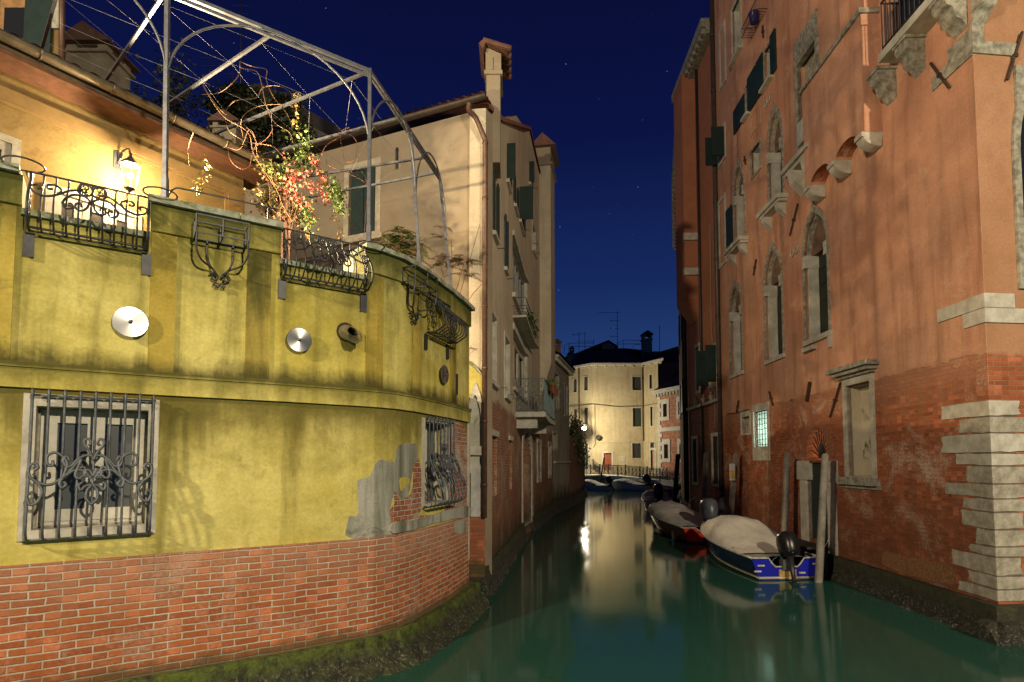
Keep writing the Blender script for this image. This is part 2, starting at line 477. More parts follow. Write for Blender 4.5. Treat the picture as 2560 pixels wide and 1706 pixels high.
ZL = YS.uz(20, 967)[1]       # lower edge of the band
ZB = YS.uz(300, 936)[1]      # upper edge of the band
ZBR = 1.70; ZMOSS = .42
TW = thing('terrace_wall', 'curved mossy yellow garden wall with brick base beside the canal', 'wall', (-2.77, 6.88, 0))
uE = YS.len
u68 = YS.uz(66, 300)[0]; u369 = YS.uz(378, 500)[0]; u700 = YS.uz(701, 600)[0]; u905 = YS.uz(912, 650)[0]
ztop = YS.uz(120, 0)[1]
zt = 5.53
zs1 = YS.uz(215, 568)[1]; zs2 = YS.uz(800, 680)[1]
# window openings (lower wall)
w1a = YS.uz(*kD(150, 210)); w1b = YS.uz(*kD(1128, 345)); 
w1u0, w1u1 = YS.uz(*kD(150, 700))[0], YS.uz(*kD(1125, 700))[0]
w1z1 = YS.uz(*kD(640, 262))[1]; w1z0 = YS.uz(*kD(600, 1265))[1]
w2u0, w2u1 = YS.uz(*kF(728, 600))[0], YS.uz(*kF(905, 600))[0]
w2z1 = YS.uz(*kF(728, 268))[1]; w2z0 = YS.uz(*kF(728, 915))[1]
def rect(u0, u1, z0, z1): return [(u0, z0), (u1, z0), (u1, z1), (u0, z1)]
b = MB(YS)
b.prism([(0, ZB - .002), (uE, ZB - .002), (uE, zt), (u905, zt), (u905, zs2), (u700, zs2), (u700, zt), (u369, zt), (u369, zs1), (u68, zs1), (u68, zt), (0, zt)], -.3, 0)
b.build('upper_wall', yel, TW)
b = MB(YS)
b.prism(rect(0, uE, ZBR, ZL), -.45, -.012, holes=[rect(w1u0 + .10, w1u1 - .10, w1z0 + .08, w1z1 - .1), rect(w2u0 + .06, w2u1, w2z0 + .05, w2z1 - .05)], back=True)
b.build('lower_wall', yel2, TW)
b = MB(YS); b.box(0, uE, ZL - .001, ZB, -.3, .035); b.box(0, uE, ZB, ZB + .05, -.2, .055)
b.build('band_course', yel, TW)
b = MB(YS); b.box(0, uE + .01, -.6, ZBR, -.45, .012)
b.build('brick_base', brk, TW)
# shallow pilaster strips of the upper wall
for c0, c1 in ((kC(75, 1560), kC(-40, 1560)), (kC(1115, 1500), kC(1310, 1500)), (kC(1845, 1560), kC(2030, 1500)), (kE(745, 1000), kE(870, 1000)), (kE(1080, 1000), kE(1140, 1000)), (kE(1345, 1000), kE(1395, 1000))):
    ua, ub = YS.uz(*c0)[0], YS.uz(*c1)[0]
    b = MB(YS); b.box(min(ua, ub), max(ua, ub), ZB + .05, zt - .32, -.05, .022)
    b.build('pilaster_strip', yelp, TW)
b = MB(YS)   # mossy frieze under the coping
for a, c in ((0, u68), (u369, u700), (u905, uE)):
    b.box(a, c, zt - .3, zt - .001, -.05, .04)
b.build('frieze', yel, TW)
b = MB(YS)
random.seed(3)
def coping(a, c, z):
    u = a
    while u < c - .05:
        e = min(c, u + random.uniform(.7, 1.1))
        if c - e < .25: e = c
        b.box(u + .004, e - .004, z, z + .07 + random.uniform(-.006, .006), -.42, .10 + random.uniform(-.01, .01))
        u = e
coping(0, u68 - .02, zt); coping(u369 - .03, u700 + .02, zt); coping(u905 - .03, uE + .02, zt)
b.build('coping', MOSSY, TW)
b = MB(YS); b.box(u68, u369, zs1, zs1 + .06, -.4, .05); b.box(u700, u905, zs2, zs2 + .06, -.4, .05)
b.build('low_sill', MOSSY, TW)
# rough shelly footing in the water
def algaemat(name, top, base2):
    algae = NM(name); av = algae.uv(obj=True)
    spz = algae.n('ShaderNodeSeparateXYZ'); geo = algae.n('ShaderNodeNewGeometry'); algae.l(geo.outputs['Position'], spz.inputs[0])
    an = algae.noise(av, 7, 7, .75); an2 = algae.noise(av, 24, 4, .7)
    ac = algae.mix(algae.rng(an, .40, .62), (.018, .02, .014), base2)
    ac = algae.mix(algae.math('MULTIPLY', algae.rng(an2, .55, .66), algae.rng(spz.outputs[2], .34, .2)), ac, (.24, .22, .16))
    ac = algae.mix(algae.math('MULTIPLY', algae.rng(spz.outputs[2], .22, .42), algae.rng(an, .36, .56)), ac, top)
    algae.col(ac); algae.rough(.75); algae.bump(algae.math('ADD', an, an2), 1.0, .05); return algae
algae = algaemat('shelly_footing', (.06, .06, .025), (.042, .045, .03))
algae_g = algaemat('mossy_footing', (.12, .16, .018), (.05, .065, .02))
def footing(S, u0, u1, name, parent, z1=.45, d1=.12, spread=.35, step=.09, seedv=1, mat=None):
    rn = random.Random(seedv); bb = MB(S); V = []; Fc = []
    n = max(2, int((u1 - u0) / step)); m = 9
    for i in range(n + 1):
        u = u0 + (u1 - u0) * i / n
        V.append((u, z1, -.05))
        for k in range(m):
            t = k / (m - 1)
            z = z1 * (1 - t) - .25 * t
            d = d1 + spread * t ** 1.6 + rn.uniform(-.035, .035) * (.35 + t * 1.5)
            V.append((u + rn.uniform(-.03, .03), z + rn.uniform(-.02, .02) * (k > 0), d))
    q = m + 1
    for i in range(n):
        for k in range(m): Fc.append((i * q + k, i * q + k + 1, (i + 1) * q + k + 1, (i + 1) * q + k))
    bb.add(V, Fc)
    for o_ in (0, n * q): e_ = V[o_:o_ + q]; bb.add(e_ + [(e_[-1][0], e_[-1][1], -.05)], [tuple(range(q + 1))])
    return bb.build(name, (mat or algae).m, parent)
footing(YS, 0, uE + .3, 'footing', TW, z1=.43, spread=.5, mat=algae_g)
# peeled plaster: cement patches and exposed bricks, each a thin layer of its own
cem = wallmat('cement_render', pl=((.33, .33, .27), (.44, .44, .38)), streak=((.10, .105, .07), .46, .85), bump=.4, seed=5, mottled=((.13, .13, .09), .54, .75))
obr = wallmat('exposed_brick', br=((.42, .12, .05), (.30, .09, .045), (.48, .46, .38)), brick_dims=(.17, .075, .014), patch=((.55, .52, .43), .52, .9), bump=.8, seed=3)
def jag(poly, rn, amp=.02, step=.045):
    q = []
    for i in range(len(poly)):
        a, c = Vector(poly[i]), Vector(poly[(i + 1) % len(poly)]); q += [tuple(a.lerp(c, .22)), tuple(a.lerp(c, .78))]
    poly = q; amp = amp * .8
    o = []
    for i in range(len(poly)):
        a, c = Vector(poly[i]), Vector(poly[(i + 1) % len(poly)]); L = (c - a).length; k = max(1, int(L / step))
        for j in range(k):
            p = a.lerp(c, j / k)
            o.append((p.x + rn.uniform(-amp, amp), p.y + rn.uniform(-amp, amp)))
    return o
def patchpoly(S, pts, d, d0, jg=.02, seed=1, K=None):
    P = [S.uz(*(K(*p) if K else p)) for p in pts]
    q = [P[-1]] + P + [P[0], P[1]]; o = []
    for i in range(1, len(q) - 2):
        for k in range(4):
            t = k / 4; o.append(tuple(.5 * (2 * q[i][j] + (q[i + 1][j] - q[i - 1][j]) * t + (2 * q[i - 1][j] - 5 * q[i][j] + 4 * q[i + 1][j] - q[i + 2][j]) * t * t + (3 * q[i][j] - q[i - 1][j] - 3 * q[i + 1][j] + q[i + 2][j]) * t ** 3) for j in (0, 1)))
    rn_ = random.Random(seed); return [(x + rn_.uniform(-jg, jg) * .55, z + rn_.uniform(-jg, jg) * .55) for x, z in o]
    return jag(P, random.Random(seed), jg)
zt_b = lambda px: 1.70
b = MB(YS); P = patchpoly(YS, [(210, 1128), (200, 1000), (225, 970), (270, 960), (275, 860), (265, 760), (275, 715), (355, 690), (400, 590), (440, 570), (530, 580), (560, 470), (690, 460), (700, 560), (672, 600), (655, 700), (640, 790), (600, 850), (575, 840), (535, 790), (520, 850), (500, 930), (510, 1000), (505, 1108)], 0, 0, .015, 2, kF)
b.prism(P, -.03, -.006); b.build('cement_patch', cem, TW)
b = MB(YS); P = patchpoly(YS, [(505, 1108), (512, 1000), (500, 930), (535, 880), (520, 780), (560, 830), (600, 850), (660, 780), (672, 600), (705, 560), (728, 700), (728, 915), (700, 960), (800, 960), (900, 920), (925, 560), (905, 320), (960, 300), (1010, 310), (1045, 390), (1060, 700), (1060, 975), (880, 1000), (700, 1060)], 0, 0, .012, 4, kF)
b.prism(P, -.03, -.009); b.build('exposed_brick', obr, TW)
b = MB(YS); P = patchpoly(YS, [(515, 1095), (540, 1010), (700, 1000), (800, 965), (925, 925), (1055, 900), (1062, 972), (930, 992), (720, 1050)], 0, 0, .012, 5, kF)
b.prism(P, -.03, .0155)
b.build('cement_patch', cem, TW)
b = MB(YS); P = patchpoly(YS, [(955, 1025), (1025, 1005), (1030, 1080), (965, 1095)], 0, 0, .01, 6, kF); b.prism(P, -.03, .0165); b.build('cement_patch', cem, TW)
b = MB(YS); P = patchpoly(YS, [(570, 700), (625, 695), (637, 730), (605, 765), (580, 790), (567, 760)], 0, 0, .01, 7, kF); b.prism(P, -.03, .003); b.build('plaster_flake', yel2, TW)
# dull stone edging at the end of the wall
b = MB(YS); b.box(uE - .055, uE + .015, .9, ZL, -.3, .02); b.build('corner_edging', STONE, TW)
# terrace floor behind the parapet
TERR = 4.35
b = MB(); pts = [YS(u, TERR, -.31) for u in [0] + YS.breaks + [uE]]
V = [tuple(p) for p in pts] + [(-2.2, 12.5, TERR), (-7, 13.5, TERR), (-12, 9, TERR)]
b.add(V + [(x, y, -.3) for x, y, z in V], [tuple(range(len(V)))] + [(i, (i + 1) % len(V), (i + 1) % len(V) + len(V), i + len(V)) for i in range(len(V))])
b.build('terrace_floor', simple('terrace_paving', (.25, .2, .15), .85), TW)
# white inner pier beside the second gap
b = MB(YS); b.box(u905 - .02, u905 + .35, TERR, zt - .01, -.62, -.31); b.build('inner_pier', simple('cream_plaster', (.6, .5, .33), .85), TW)

# ---- windows of the yellow wall
def window1():
    root = MB(YS); fr = .10
    u0, u1, z0, z1 = w1u0, w1u1, w1z0, w1z1
    root.prism(rect(u0, u1, z0, z1), -.16, .03, holes=[rect(u0 + fr, u1 - fr, z0 + .10, z1 - .12)])
    f = root.build('window', STONEB, TW)
    # grey stone reveal
    b = MB(YS); b.prism(rect(u0 + fr, u1 - fr, z0 + .1, z1 - .12), -.44, -.165, holes=[rect(u0 + fr + .02, u1 - fr - .02, z0 + .12, z1 - .14)]); b.build('reveal', STONED, f)
    a, c, p, q = u0 + fr + .02, u1 - fr - .02, z0 + .12, z1 - .22
    mid = (a + c) / 2
    b = MB(YS)
    b.prism(rect(a, c, p, q + .08), -.30, -.22, holes=[rect(a + .05, c - .05, p + .04, q + .02)])
    for s0, s1 in ((a + .05, mid), (mid + .004, c - .05)):
        b.prism(rect(s0, s1, p + .04, q + .02), -.27, -.2, holes=[rect(s0 + .085, s1 - .065, p + .16, q - .05)])
    b.build('casement', PAINT_W, f)
    b = MB(YS); b.box(a + .02, c - .02, p + .05, q, -.25, -.24); b.build('pane', GLASSG, f)
    b = MB(YS); b.box(a, c, z0 - .06, z0 + .125, -.4, -.17); b.build('sill', STONE, f)
    return f
f1 = window1()
def spiral(cx, cz, r0, r1, a0, a1, n=20):
    return [(cx + (r0 + (r1 - r0) * i / n) * math.cos(a0 + (a1 - a0) * i / n), cz + (r0 + (r1 - r0) * i / n) * math.sin(a0 + (a1 - a0) * i / n)) for i in range(n + 1)]
def bez(p, n=10):
    """smooth curve through points (Catmull-Rom)"""
    q = [p[0]] + list(p) + [p[-1]]; o = []
    for i in range(1, len(q) - 2):
        for k in range(n):
            t = k / n
            o.append(tuple(.5 * (2 * q[i][j] + (q[i + 1][j] - q[i - 1][j]) * t + (2 * q[i - 1][j] - 5 * q[i][j] + 4 * q[i + 1][j] - q[i + 2][j]) * t * t + (3 * q[i][j] - q[i - 1][j] - 3 * q[i + 1][j] + q[i + 2][j]) * t ** 3) for j in range(len(p[0]))))
    o.append(tuple(p[-1])); return o
def scroll_set(sx, sz, cu, cz, u_half, out_d):
    """curves (normalised half-width 1) of the scrollwork, mirrored"""
    L = []
    def add(pts):
        for sgn in (1, -1):
            L.append([(cu + sgn * x * sx, cz + z * sz, out_d(cz + z * sz)) for x, z in pts])
    return add, L
def grille(S, parent, u0, u1, z0, z1, n, belly, mat=GRILLE, r=.0125, scrolls=True, name='grille'):
    """window grille: n bars bellying out towards the bottom, rails, scrollwork"""
    H = z1 - z0
    def dd(z):
        t = (z1 - z) / H
        if t < .45: return .085 + .03 * t
        k = (t - .45) / .55
        return .085 + .0135 + belly * math.sin(min(1, k * 1.15) * math.pi * .5) ** 1.3 * (1 if k < .88 else max(0, 1 - (k - .88) / .12) ** .5)
    g = MB(S); g.tube([(u0 - .02, z1 - .05, .09), (u1 + .02, z1 - .05, .09)], r * .9, 6)
    g.tube([(u0 - .02, z0 + .0, .03), (u0 - .02, z0, dd(z0 + .02) * .6), ((u0 + u1) / 2, z0, dd(z0 + .02) * .6), (u1 + .02, z0, dd(z0 + .02) * .6), (u1 + .02, z0, .03)], r, 6)
    for i in range(n):
        u = u0 + (u1 - u0) * i / (n - 1)
        t = g
        cc = [(u, z1 - .05 + .05 * math.sin(a), .10 + .0 - .028 * math.cos(a) + .0) for a in [math.pi * k / 6 - .2 for k in range(6)]][::-1]
        pts = [(u, z1 - .06, .065), (u, z1 - .015, .07), (u, z1 + .012, .09), (u, z1 - .01, .112), (u, z1 - .05, .108)]
        zz = z1 - .09
        while zz > z0 + .03: pts.append((u, zz, dd(zz) + .015)); zz -= .05
        pts += [(u, z0 + .012, dd(z0 + .03) * .8), (u, z0, dd(z0 + .02) * .6)]
        t.tube(pts, r, 6)
    if scrolls:
        cu = (u0 + u1) / 2; hw = (u1 - u0) / 2; s = g; rr = r * 1.15
        zc = z0 + H * .42
        def C(pts, rad=rr):
            for sg in (1, -1):
                s.tube([(cu + sg * x * hw, zc + z, dd(zc + z) + .045) for x, z in pts], rad, 6)
        C(bez([(0.0, .165), (.07, .25), (.15, .31), (.155, .36), (.09, .375), (.055, .33), (.1, .31)]))            # heart
        C(bez([(0.02, .20), (.12, .21), (.25, .17), (.36, .10), (.45, .11), (.48, .17), (.43, .2), (.39, .16)]))    # shoulder scroll
        C(bez([(.03, -.02), (.14, .05), (.3, .06), (.45, -.0), (.65, -.075), (.82, -.06), (.97, .0), (1.0, .09), (.92, .13), (.86, .09), (.92, .06)]))
        C(bez([(.47, -.01), (.42, .12), (.5, .2), (.62, .235), (.73, .2), (.72, .12), (.64, .11), (.65, .16)]))
        C(bez([(.47, -.01), (.36, .06), (.28, .12), (.2, .17), (.28, .02), (.22, -.02), (.12, .03), (.15, .09), (.22, .08)]))
        C(bez([(.47, -.01), (.52, -.06), (.48, -.11), (.42, -.08), (.46, -.05)]))
        C(bez([(.86, -.05), (.78, -.14), (.84, -.24), (.95, -.26), (1.0, -.18), (.93, -.15), (.91, -.2)]))
        C(bez([(.0, -.28), (.09, -.22), (.08, -.14), (.02, -.09), (.12, -.1), (.18, -.14), (.22, -.09), (.16, -.06)]))
        C(bez([(0, .0), (.06, .06), (.14, .05), (.12, .0), (.07, .01)]))
    return g.build(name, mat, parent)
grille(YS, f1, w1u0 + .075, w1u1 - .055, w1z0 + .01, w1z1 + .03, 9, .10)
# second, narrow looking window round the bend
b = MB(YS); b.prism(rect(w2u0, w2u1 + .06, w2z0, w2z1), -.14, .02, holes=[rect(w2u0 + .06, w2u1 - .0, w2z0 + .06, w2z1 - .06)])
f2 = b.build('window', STONE, TW)
b = MB(YS); b.box(w2u0 + .04, w2u1 + .0, w2z0 + .04, w2z1 - .04, -.24, -.22); b.build('pane', GLASSG, f2)
b = MB(YS)
uu = w2u0 + .06
for k in range(3): b.box(uu + k * (w2u1 - w2u0 - .06) / 2 - .025, uu + k * (w2u1 - w2u0 - .06) / 2 + .025, w2z0 + .06, w2z1 - .06, -.22, -.17)
b.build('casement', PAINT_W, f2)
grille(YS, f2, w2u0 + .03, w2u1 + .05, w2z0 + .02, w2z1 + .02, 8, .20)

# ---- belly railings in the parapet gaps
def railing(u0, u1, z0, z1, label, nb=11, belly=.22, off=.06):
    r = MB(YS); H = z1 - z0
    def dd(z):
        t = (z1 - z) / H
        k = min(1, max(0, (t - .15) / .7))
        e = belly * math.sin(k * math.pi * .62) / math.sin(math.pi * .5)
        if t > .85: e *= max(0.0, 1 - (t - .85) / .15 * .55)
        return off + e
    N = max(4, int((u1 - u0) / .1))
    for zz, d_, rad in ((z1, off, .011), (z0, dd(z0), .013), (z0 + .0, .04, .011)):
        r.tube([(u0 + (u1 - u0) * i / N, zz, d_) for i in range(N + 1)], rad, 6)
    for u in (u0, u1):
        r.tube([(u, z1, off)] + [(u, z1 - H * k / 14, dd(z1 - H * k / 14)) for k in range(1, 14)] + [(u, z0, dd(z0)), (u, z0, .03)], .014, 6)
        r.tube([(u, z1, -.06), (u, z1, off)], .012, 6)
        r.box(u - .045, u + .045, z0 - .26, z0 - .02, .022, .032)
        for q in range(3):
            zc_ = z1 - H * (.3 + .25 * q)
            sp_ = spiral(0, 0, .075, .015, math.pi * .5, math.pi * 3.2, 16)
            r.tube([(u, zc_ + y, max(.03, dd(zc_) * .45 + x * .8)) for x, y in sp_], .009, 6)
    root = r.build('railing', IRON, TW)
    for i in range(1, nb - 1):
        u = u0 + (u1 - u0) * i / (nb - 1); t = MB(YS)
        t.tube([(u, z1, off)] + [(u, z1 - H * k / 14, dd(z1 - H * k / 14)) for k in range(1, 14)] + [(u, z0, dd(z0)), (u, z0, .04)], .0095, 6)
        t.build('bar', IRON, root)
    s = MB(YS); cu = (u0 + u1) / 2; hw = (u1 - u0) / 2; zc = z0 + H * .55
    sc_ = H / .95
    def C(pts, rad=.011):
        for sg in (1, -1):
            s.tube([(cu + sg * x * hw, zc + z * sc_, dd(zc + z * sc_) + .02) for x, z in pts], rad, 6)
    C(bez([(.0, .02), (.12, .13), (.30, .12), (.42, -.01), (.46, -.12), (.4, -.19), (.31, -.17), (.3, -.1), (.37, -.09)]))
    C(bez([(.03, .02), (.06, -.1), (.14, -.18), (.24, -.16), (.24, -.07), (.17, -.05), (.15, -.11)]))
    C(bez([(.2, .28), (.35, .22), (.5, .09), (.62, .0), (.78, -.04), (.93, .02), (.98, .12), (.9, .18), (.82, .14), (.86, .09)]))
    C(bez([(.55, .05), (.5, .17), (.6, .27), (.72, .24), (.71, .15), (.64, .16)]))
    C([(.0 + .22 * math.cos(a) * .55 + .12, .28 + .13 * math.sin(a)) for a in [2 * math.pi * k / 20 for k in range(21)]])
    for dz in (.215, .345):
        C([(.11 + x, dz + y) for x, y in spiral(0, 0, .09 * .62, .012, 0, 7, 18)], .008)
    C([(.02 + .12 + .04 * math.cos(k), .28 + .04 * math.sin(k)) for k in range(7)], .008)
    s.build('scrollwork', IRON, root)
    if label: root['label'] = label
    return root
railing(YS.uz(*kC(235, 350))[0] , YS.uz(*kC(1118, 500))[0] , YS.uz(*kC(230, 560), .18)[1], YS.uz(*kC(235, 150), .06)[1], 'wide belly railing left of the metal post', 11)
railing(YS.uz(*kB(500, 1200))[0], YS.uz(*kB(985, 1350))[0], YS.uz(*kB(495, 1410), .18)[1], YS.uz(*kB(520, 1140), .06)[1], 'belly railing below the red vine', 11)
ra, rb_ = YS.uz(*kE(1175, 700))[0], YS.uz(*kE(1330, 700))[0]
railing(ra, rb_, YS.uz(*kE(1160, 755), .18)[1], YS.uz(*kE(1200, 515), .06)[1], 'belly railing seen almost edge on beside the tall house', 9, belly=.30)

# ---- iron brackets for flower boxes
def bracket(pa, pb, ztopl, label, drop):
    """pa, pb: photo points of the back rail ends"""
    u0, u1 = YS.uz(*pa)[0], YS.uz(*pb)[0]; z1 = ztopl
    t = thing('flower_box_bracket', label, 'wall bracket', tuple(YS((u0 + u1) / 2, z1 - .2, .03)), 'iron flower box brackets on the yellow wall')
    D0, D1 = .045, .27
    b = MB(YS)
    for z in (z1, z1 - .2):
        b.tube([(u0, z, D0), (u0, z, D1), ((u0 + u1) / 2, z, D1), (u1, z, D1), (u1, z, D0), ((u0 + u1) / 2, z, D0), (u0, z, D0)], .011, 4)
    for u in (u0, (u0 + u1) / 2, u1):
        b.tube([(u, z1, D1), (u, z1 - .2, D1)], .010, 4)
        b.tube([(u, z1, D0), (u, z1 - .2, D0)], .010, 4)
        b.tube([(u, z1 - .2, D0), (u, z1 - .2, D1)], .009, 4)
    b.build('basket', IRON, t)
    b = MB(YS); cu = (u0 + u1) / 2; hw = (u1 - u0) / 2
    for sg in (1, -1):
        for f_, dz, D_ in ((1, 0, D1), (.52, 0, D0)):
            pts = bez([(cu + sg * hw * f_ * .96, z1 - .2, D_), (cu + sg * hw * f_ * .96, z1 - .2 - drop * .35, D_ * .9), (cu + sg * hw * f_ * .75, z1 - .2 - drop * .56, D_ * .7), (cu + sg * hw * .3, z1 - .2 - drop * .66, .08), (cu + sg * .015, z1 - .2 - drop * .82, .05)])
            b.tube(pts, .012, 6)
        b.tube([(cu + sg * (.062 + x), z1 - .2 - drop * .84 + y, .05) for x, y in spiral(0, 0, .055, .012, math.pi * .8 if sg > 0 else math.pi * .2, (math.pi * .8 - 6.5) if sg > 0 else (math.pi * .2 + 6.5), 18)], .012, 6)
        b.tube([(cu + sg * (.03 + x * sg), z1 - .2 - drop * 1.02 + y, .05) for x, y in spiral(0, 0, .035, .01, math.pi, -3.5, 16)], .010, 6)
    b.build('scroll_support', IRON, t)
zbk = YS.uz(*kC(1490, 522), .05)[1]
bracket(kC(1465, 600), kC(1850, 700), zbk, 'iron flower box bracket between the wide railing and the red vine', .50)
bracket(kE(1000, 450), kE(1150, 450), zbk, 'iron flower box bracket beside the edge on railing', .50)

# ---- steel discs and clay spout
disc_m = NM('brushed_steel'); dv = disc_m.uv()
disc_m.col((.30, .30, .295)); disc_m.b.inputs['Metallic'].default_value = .9; disc_m.rough(.34); disc_m.b.inputs['Anisotropic'].default_value = .85
tn = disc_m.n('ShaderNodeTangent'); tn.direction_type = 'RADIAL'; tn.axis = 'Z'
disc_m.l(tn.outputs[0], disc_m.b.inputs['Tangent'])
def disc(px, py, rad, label):
    u, z = YS.uz(px, py); n = YS.n(u); c = YS(u, z, .06)
    t = thing('vent_disc', label, 'metal disc', tuple(c), 'steel vent discs on the yellow wall')
    b = MB(); b.lathe((0, 0, 0), (0, 0, 1), [(rad - .003, 0), (rad, .004), (rad, .012), (rad - .004, .014), (.004, .0145)], 64, smooth=False)
    o = b.build('disc_plate', disc_m.m); o.parent = t
    o.rotation_euler = n.to_track_quat('Z', 'Y').to_euler()
    b = MB(); b.lathe((0, 0, .0), (0, 0, 1), [(.02, .016), (.02, .028), (.010, .03), (.010, .05), (.004, .052)], 10)
    o = b.build('bolt', IRON2); o.parent = t; o.rotation_euler = n.to_track_quat('Z', 'Y').to_euler()
    b = MB(); b.lathe((0, 0, -.075), (0, 0, 1), [(.03, 0), (.03, .08)], 10)
    o = b.build('spacer', IRON2); o.parent = t; o.rotation_euler = n.to_track_quat('Z', 'Y').to_euler()
disc(*kC(985, 1292), .165, 'largest brushed steel disc, under the wide railing')
disc(*kE(270, 863), .15, 'brushed steel disc beside the clay spout')
disc(*kE(1290, 1102), .15, 'steel disc seen nearly edge on by the canal corner')
u, z = YS.uz(*kE(612, 800)); n = YS.n(u); c = YS(u, z, -.02)
t = thing('clay_spout', 'broken terracotta drain spout sticking out of the yellow wall', 'drain spout', tuple(c))
ax = (n + Vector((.30, -.15, -.42))).normalized(); b = MB()
x_ = ax.orthogonal().normalized(); y_ = ax.cross(x_)
N = 20; V = []
for k in range(N):
    a = 2 * math.pi * k / N; dr = x_ * math.cos(a) + y_ * math.sin(a)
    ln = .30 - .16 * max(0, dr.z) + .02 * math.sin(k * 2.3)
    for rr, l in ((.10, 0), (.10, ln), (.085, ln), (.085, 0.02)): V.append(tuple(c + dr * rr + ax * l))
b.add(V, [(k * 4 + j, k * 4 + j + 1, ((k + 1) % N) * 4 + j + 1, ((k + 1) % N) * 4 + j) for k in range(N) for j in range(3)], True)
b.build('spout_pipe', simple('mossy_clay', (.20, .15, .07), .85, c2=(.06, .06, .02)), t)
b = MB(); b.lathe(c + n * .023, n, [(.125, 0), (.12, .004)], 24); b.build('hole_shade', simple('drain_shadow', (.015, .015, .01)), t)  # flat dark disc standing for the shade inside the drain opening
# iron tie near the corner
ut, zt1 = YS.uz(*kE(1388, 1100)); _, zt0 = YS.uz(*kE(1392, 1250))
b = MB(YS); b.box(ut - .012, ut + .012, zt0, zt1, .02, .06); tag(setmat(b.build('wall_tie', IRON), YS(ut, zt0, .03)), 'upright iron wall tie at the canal corner of the yellow wall', 'wall tie')
# drip rings on the piers
for k, (px, py, lb) in enumerate((kC(180, 100) + ('iron ring hanging over the mossy left pier',), kC(1210, 322) + ('iron ring at the foot of the tall left post',), kE(790, 190) + ('iron ring on the coping by the second post',), )):
    uu, zz = YS.uz(px, py, .12); c = YS(uu, zz, .14); b = MB()
    b.tube([tuple(c + Vector((.16 * math.cos(a), .16 * math.sin(a), 0))) for a in [2 * math.pi * i / 24 for i in range(24)]], .009, 5, closed=True)
    b.tube([tuple(c - YS.n(uu) * .16), tuple(c - YS.n(uu) * .3)], .009, 5)
    tag(setmat(b.build('pot_ring', IRON), c), lb, 'pot ring', 'iron flower pot rings')
# ================================================================== yellow house behind the terrace
YH = Surf([(-8.2, 3.96), (-4.6, 9.5)])
warmy = wallmat('ochre_plaster', pl=((.19, .125, .042), (.235, .165, .065)), mottled=((.14, .09, .03), .56, .6), bump=.3, seed=8)
warmt = simple('ochre_trim', (.23, .145, .05), .85, scale=2)
HY = thing('terrace_house', 'ochre house with long gutter and glazed doors behind the terrace', 'house', (-4.6, 9.5, TERR))
zg = YH.uz(593, 440)[1]; L_ = YH.len
b = MB(YH); b.box(0, L_, TERR - .2, zg, -.3, 0)
q0 = YH(L_, 0, 0); b.build('wall', warmy, HY)
b = MB(); n_ = YH.n(0); t_ = (YH.p[1] - YH.p[0]).normalized()
c0 = YH.p[1]; c1 = c0 - n_ * 4.5; 
b.hull8([tuple((c0 - t_ * .3).to_2d()) + (TERR - .2,), tuple(c0.to_2d() - n_.to_2d() * .3) + (TERR - .2,), tuple(c1.to_2d()) + (TERR - .2,), tuple((c1 - t_ * .3).to_2d()) + (TERR - .2,)] +
        [tuple((c0 - t_ * .3).to_2d()) + (zg,), tuple(c0.to_2d() - n_.to_2d() * .3) + (zg,), tuple(c1.to_2d()) + (zg,), tuple((c1 - t_ * .3).to_2d()) + (zg,)])
b.build('side_wall', warmy, HY)
za = YH.uz(*kA(240, 770), .05)[1]; zbq = YH.uz(*kA(240, 865), .05)[1]; ur = YH.uz(*kA(1780, 1450))[0]
b = MB(YH); b.box(0, L_ + .0, zbq, za, 0, .055); b.box(ur, L_ - .0, TERR, zbq - .001, 0, .055); b.box(0, ur, zbq - .045, zbq - .002, 0, .035); b.box(ur - .04, ur - .001, TERR, zbq - .046, 0, .035)
b.build('plaster_frame', warmt, HY)
b = MB(YH); b.box(0, L_ + .3, zg, zg + .05, -.3, .44); b.build('soffit', simple('brick_eave', (.17, .075, .04), .85, scale=9), HY)
g = MB(YH); V = []; Fc = []
prof = [(.45 + .085 * (1 + math.cos(a)), zg + .17 + .085 * math.sin(a)) for a in [math.pi + math.pi * k / 8 for k in range(9)]]
prof += [(.45 + .085 * (1 + .9 * math.cos(a)), zg + .17 + .08 * math.sin(a)) for a in [2 * math.pi - math.pi * k / 8 for k in range(9)]]
for u in (0, L_ + .5): V += [(u, z, d) for d, z in prof]
k_ = len(prof); g.add(V, [(i, (i + 1) % k_, (i + 1) % k_ + k_, i + k_) for i in range(k_)], True)
for i in range(9):
    u = .5 + i * .78
    if u < L_ + .4:
        g.tube([(u, zg + .17 + .092 * math.sin(a), .45 + .085 + .092 * math.cos(a)) for a in [math.pi + math.pi * k / 8 for k in range(9)]], .010, 5)
g.box(0, L_ + .45, zg + .051, zg + .09, .35, .46)
g.build('gutter', COPPER, HY)
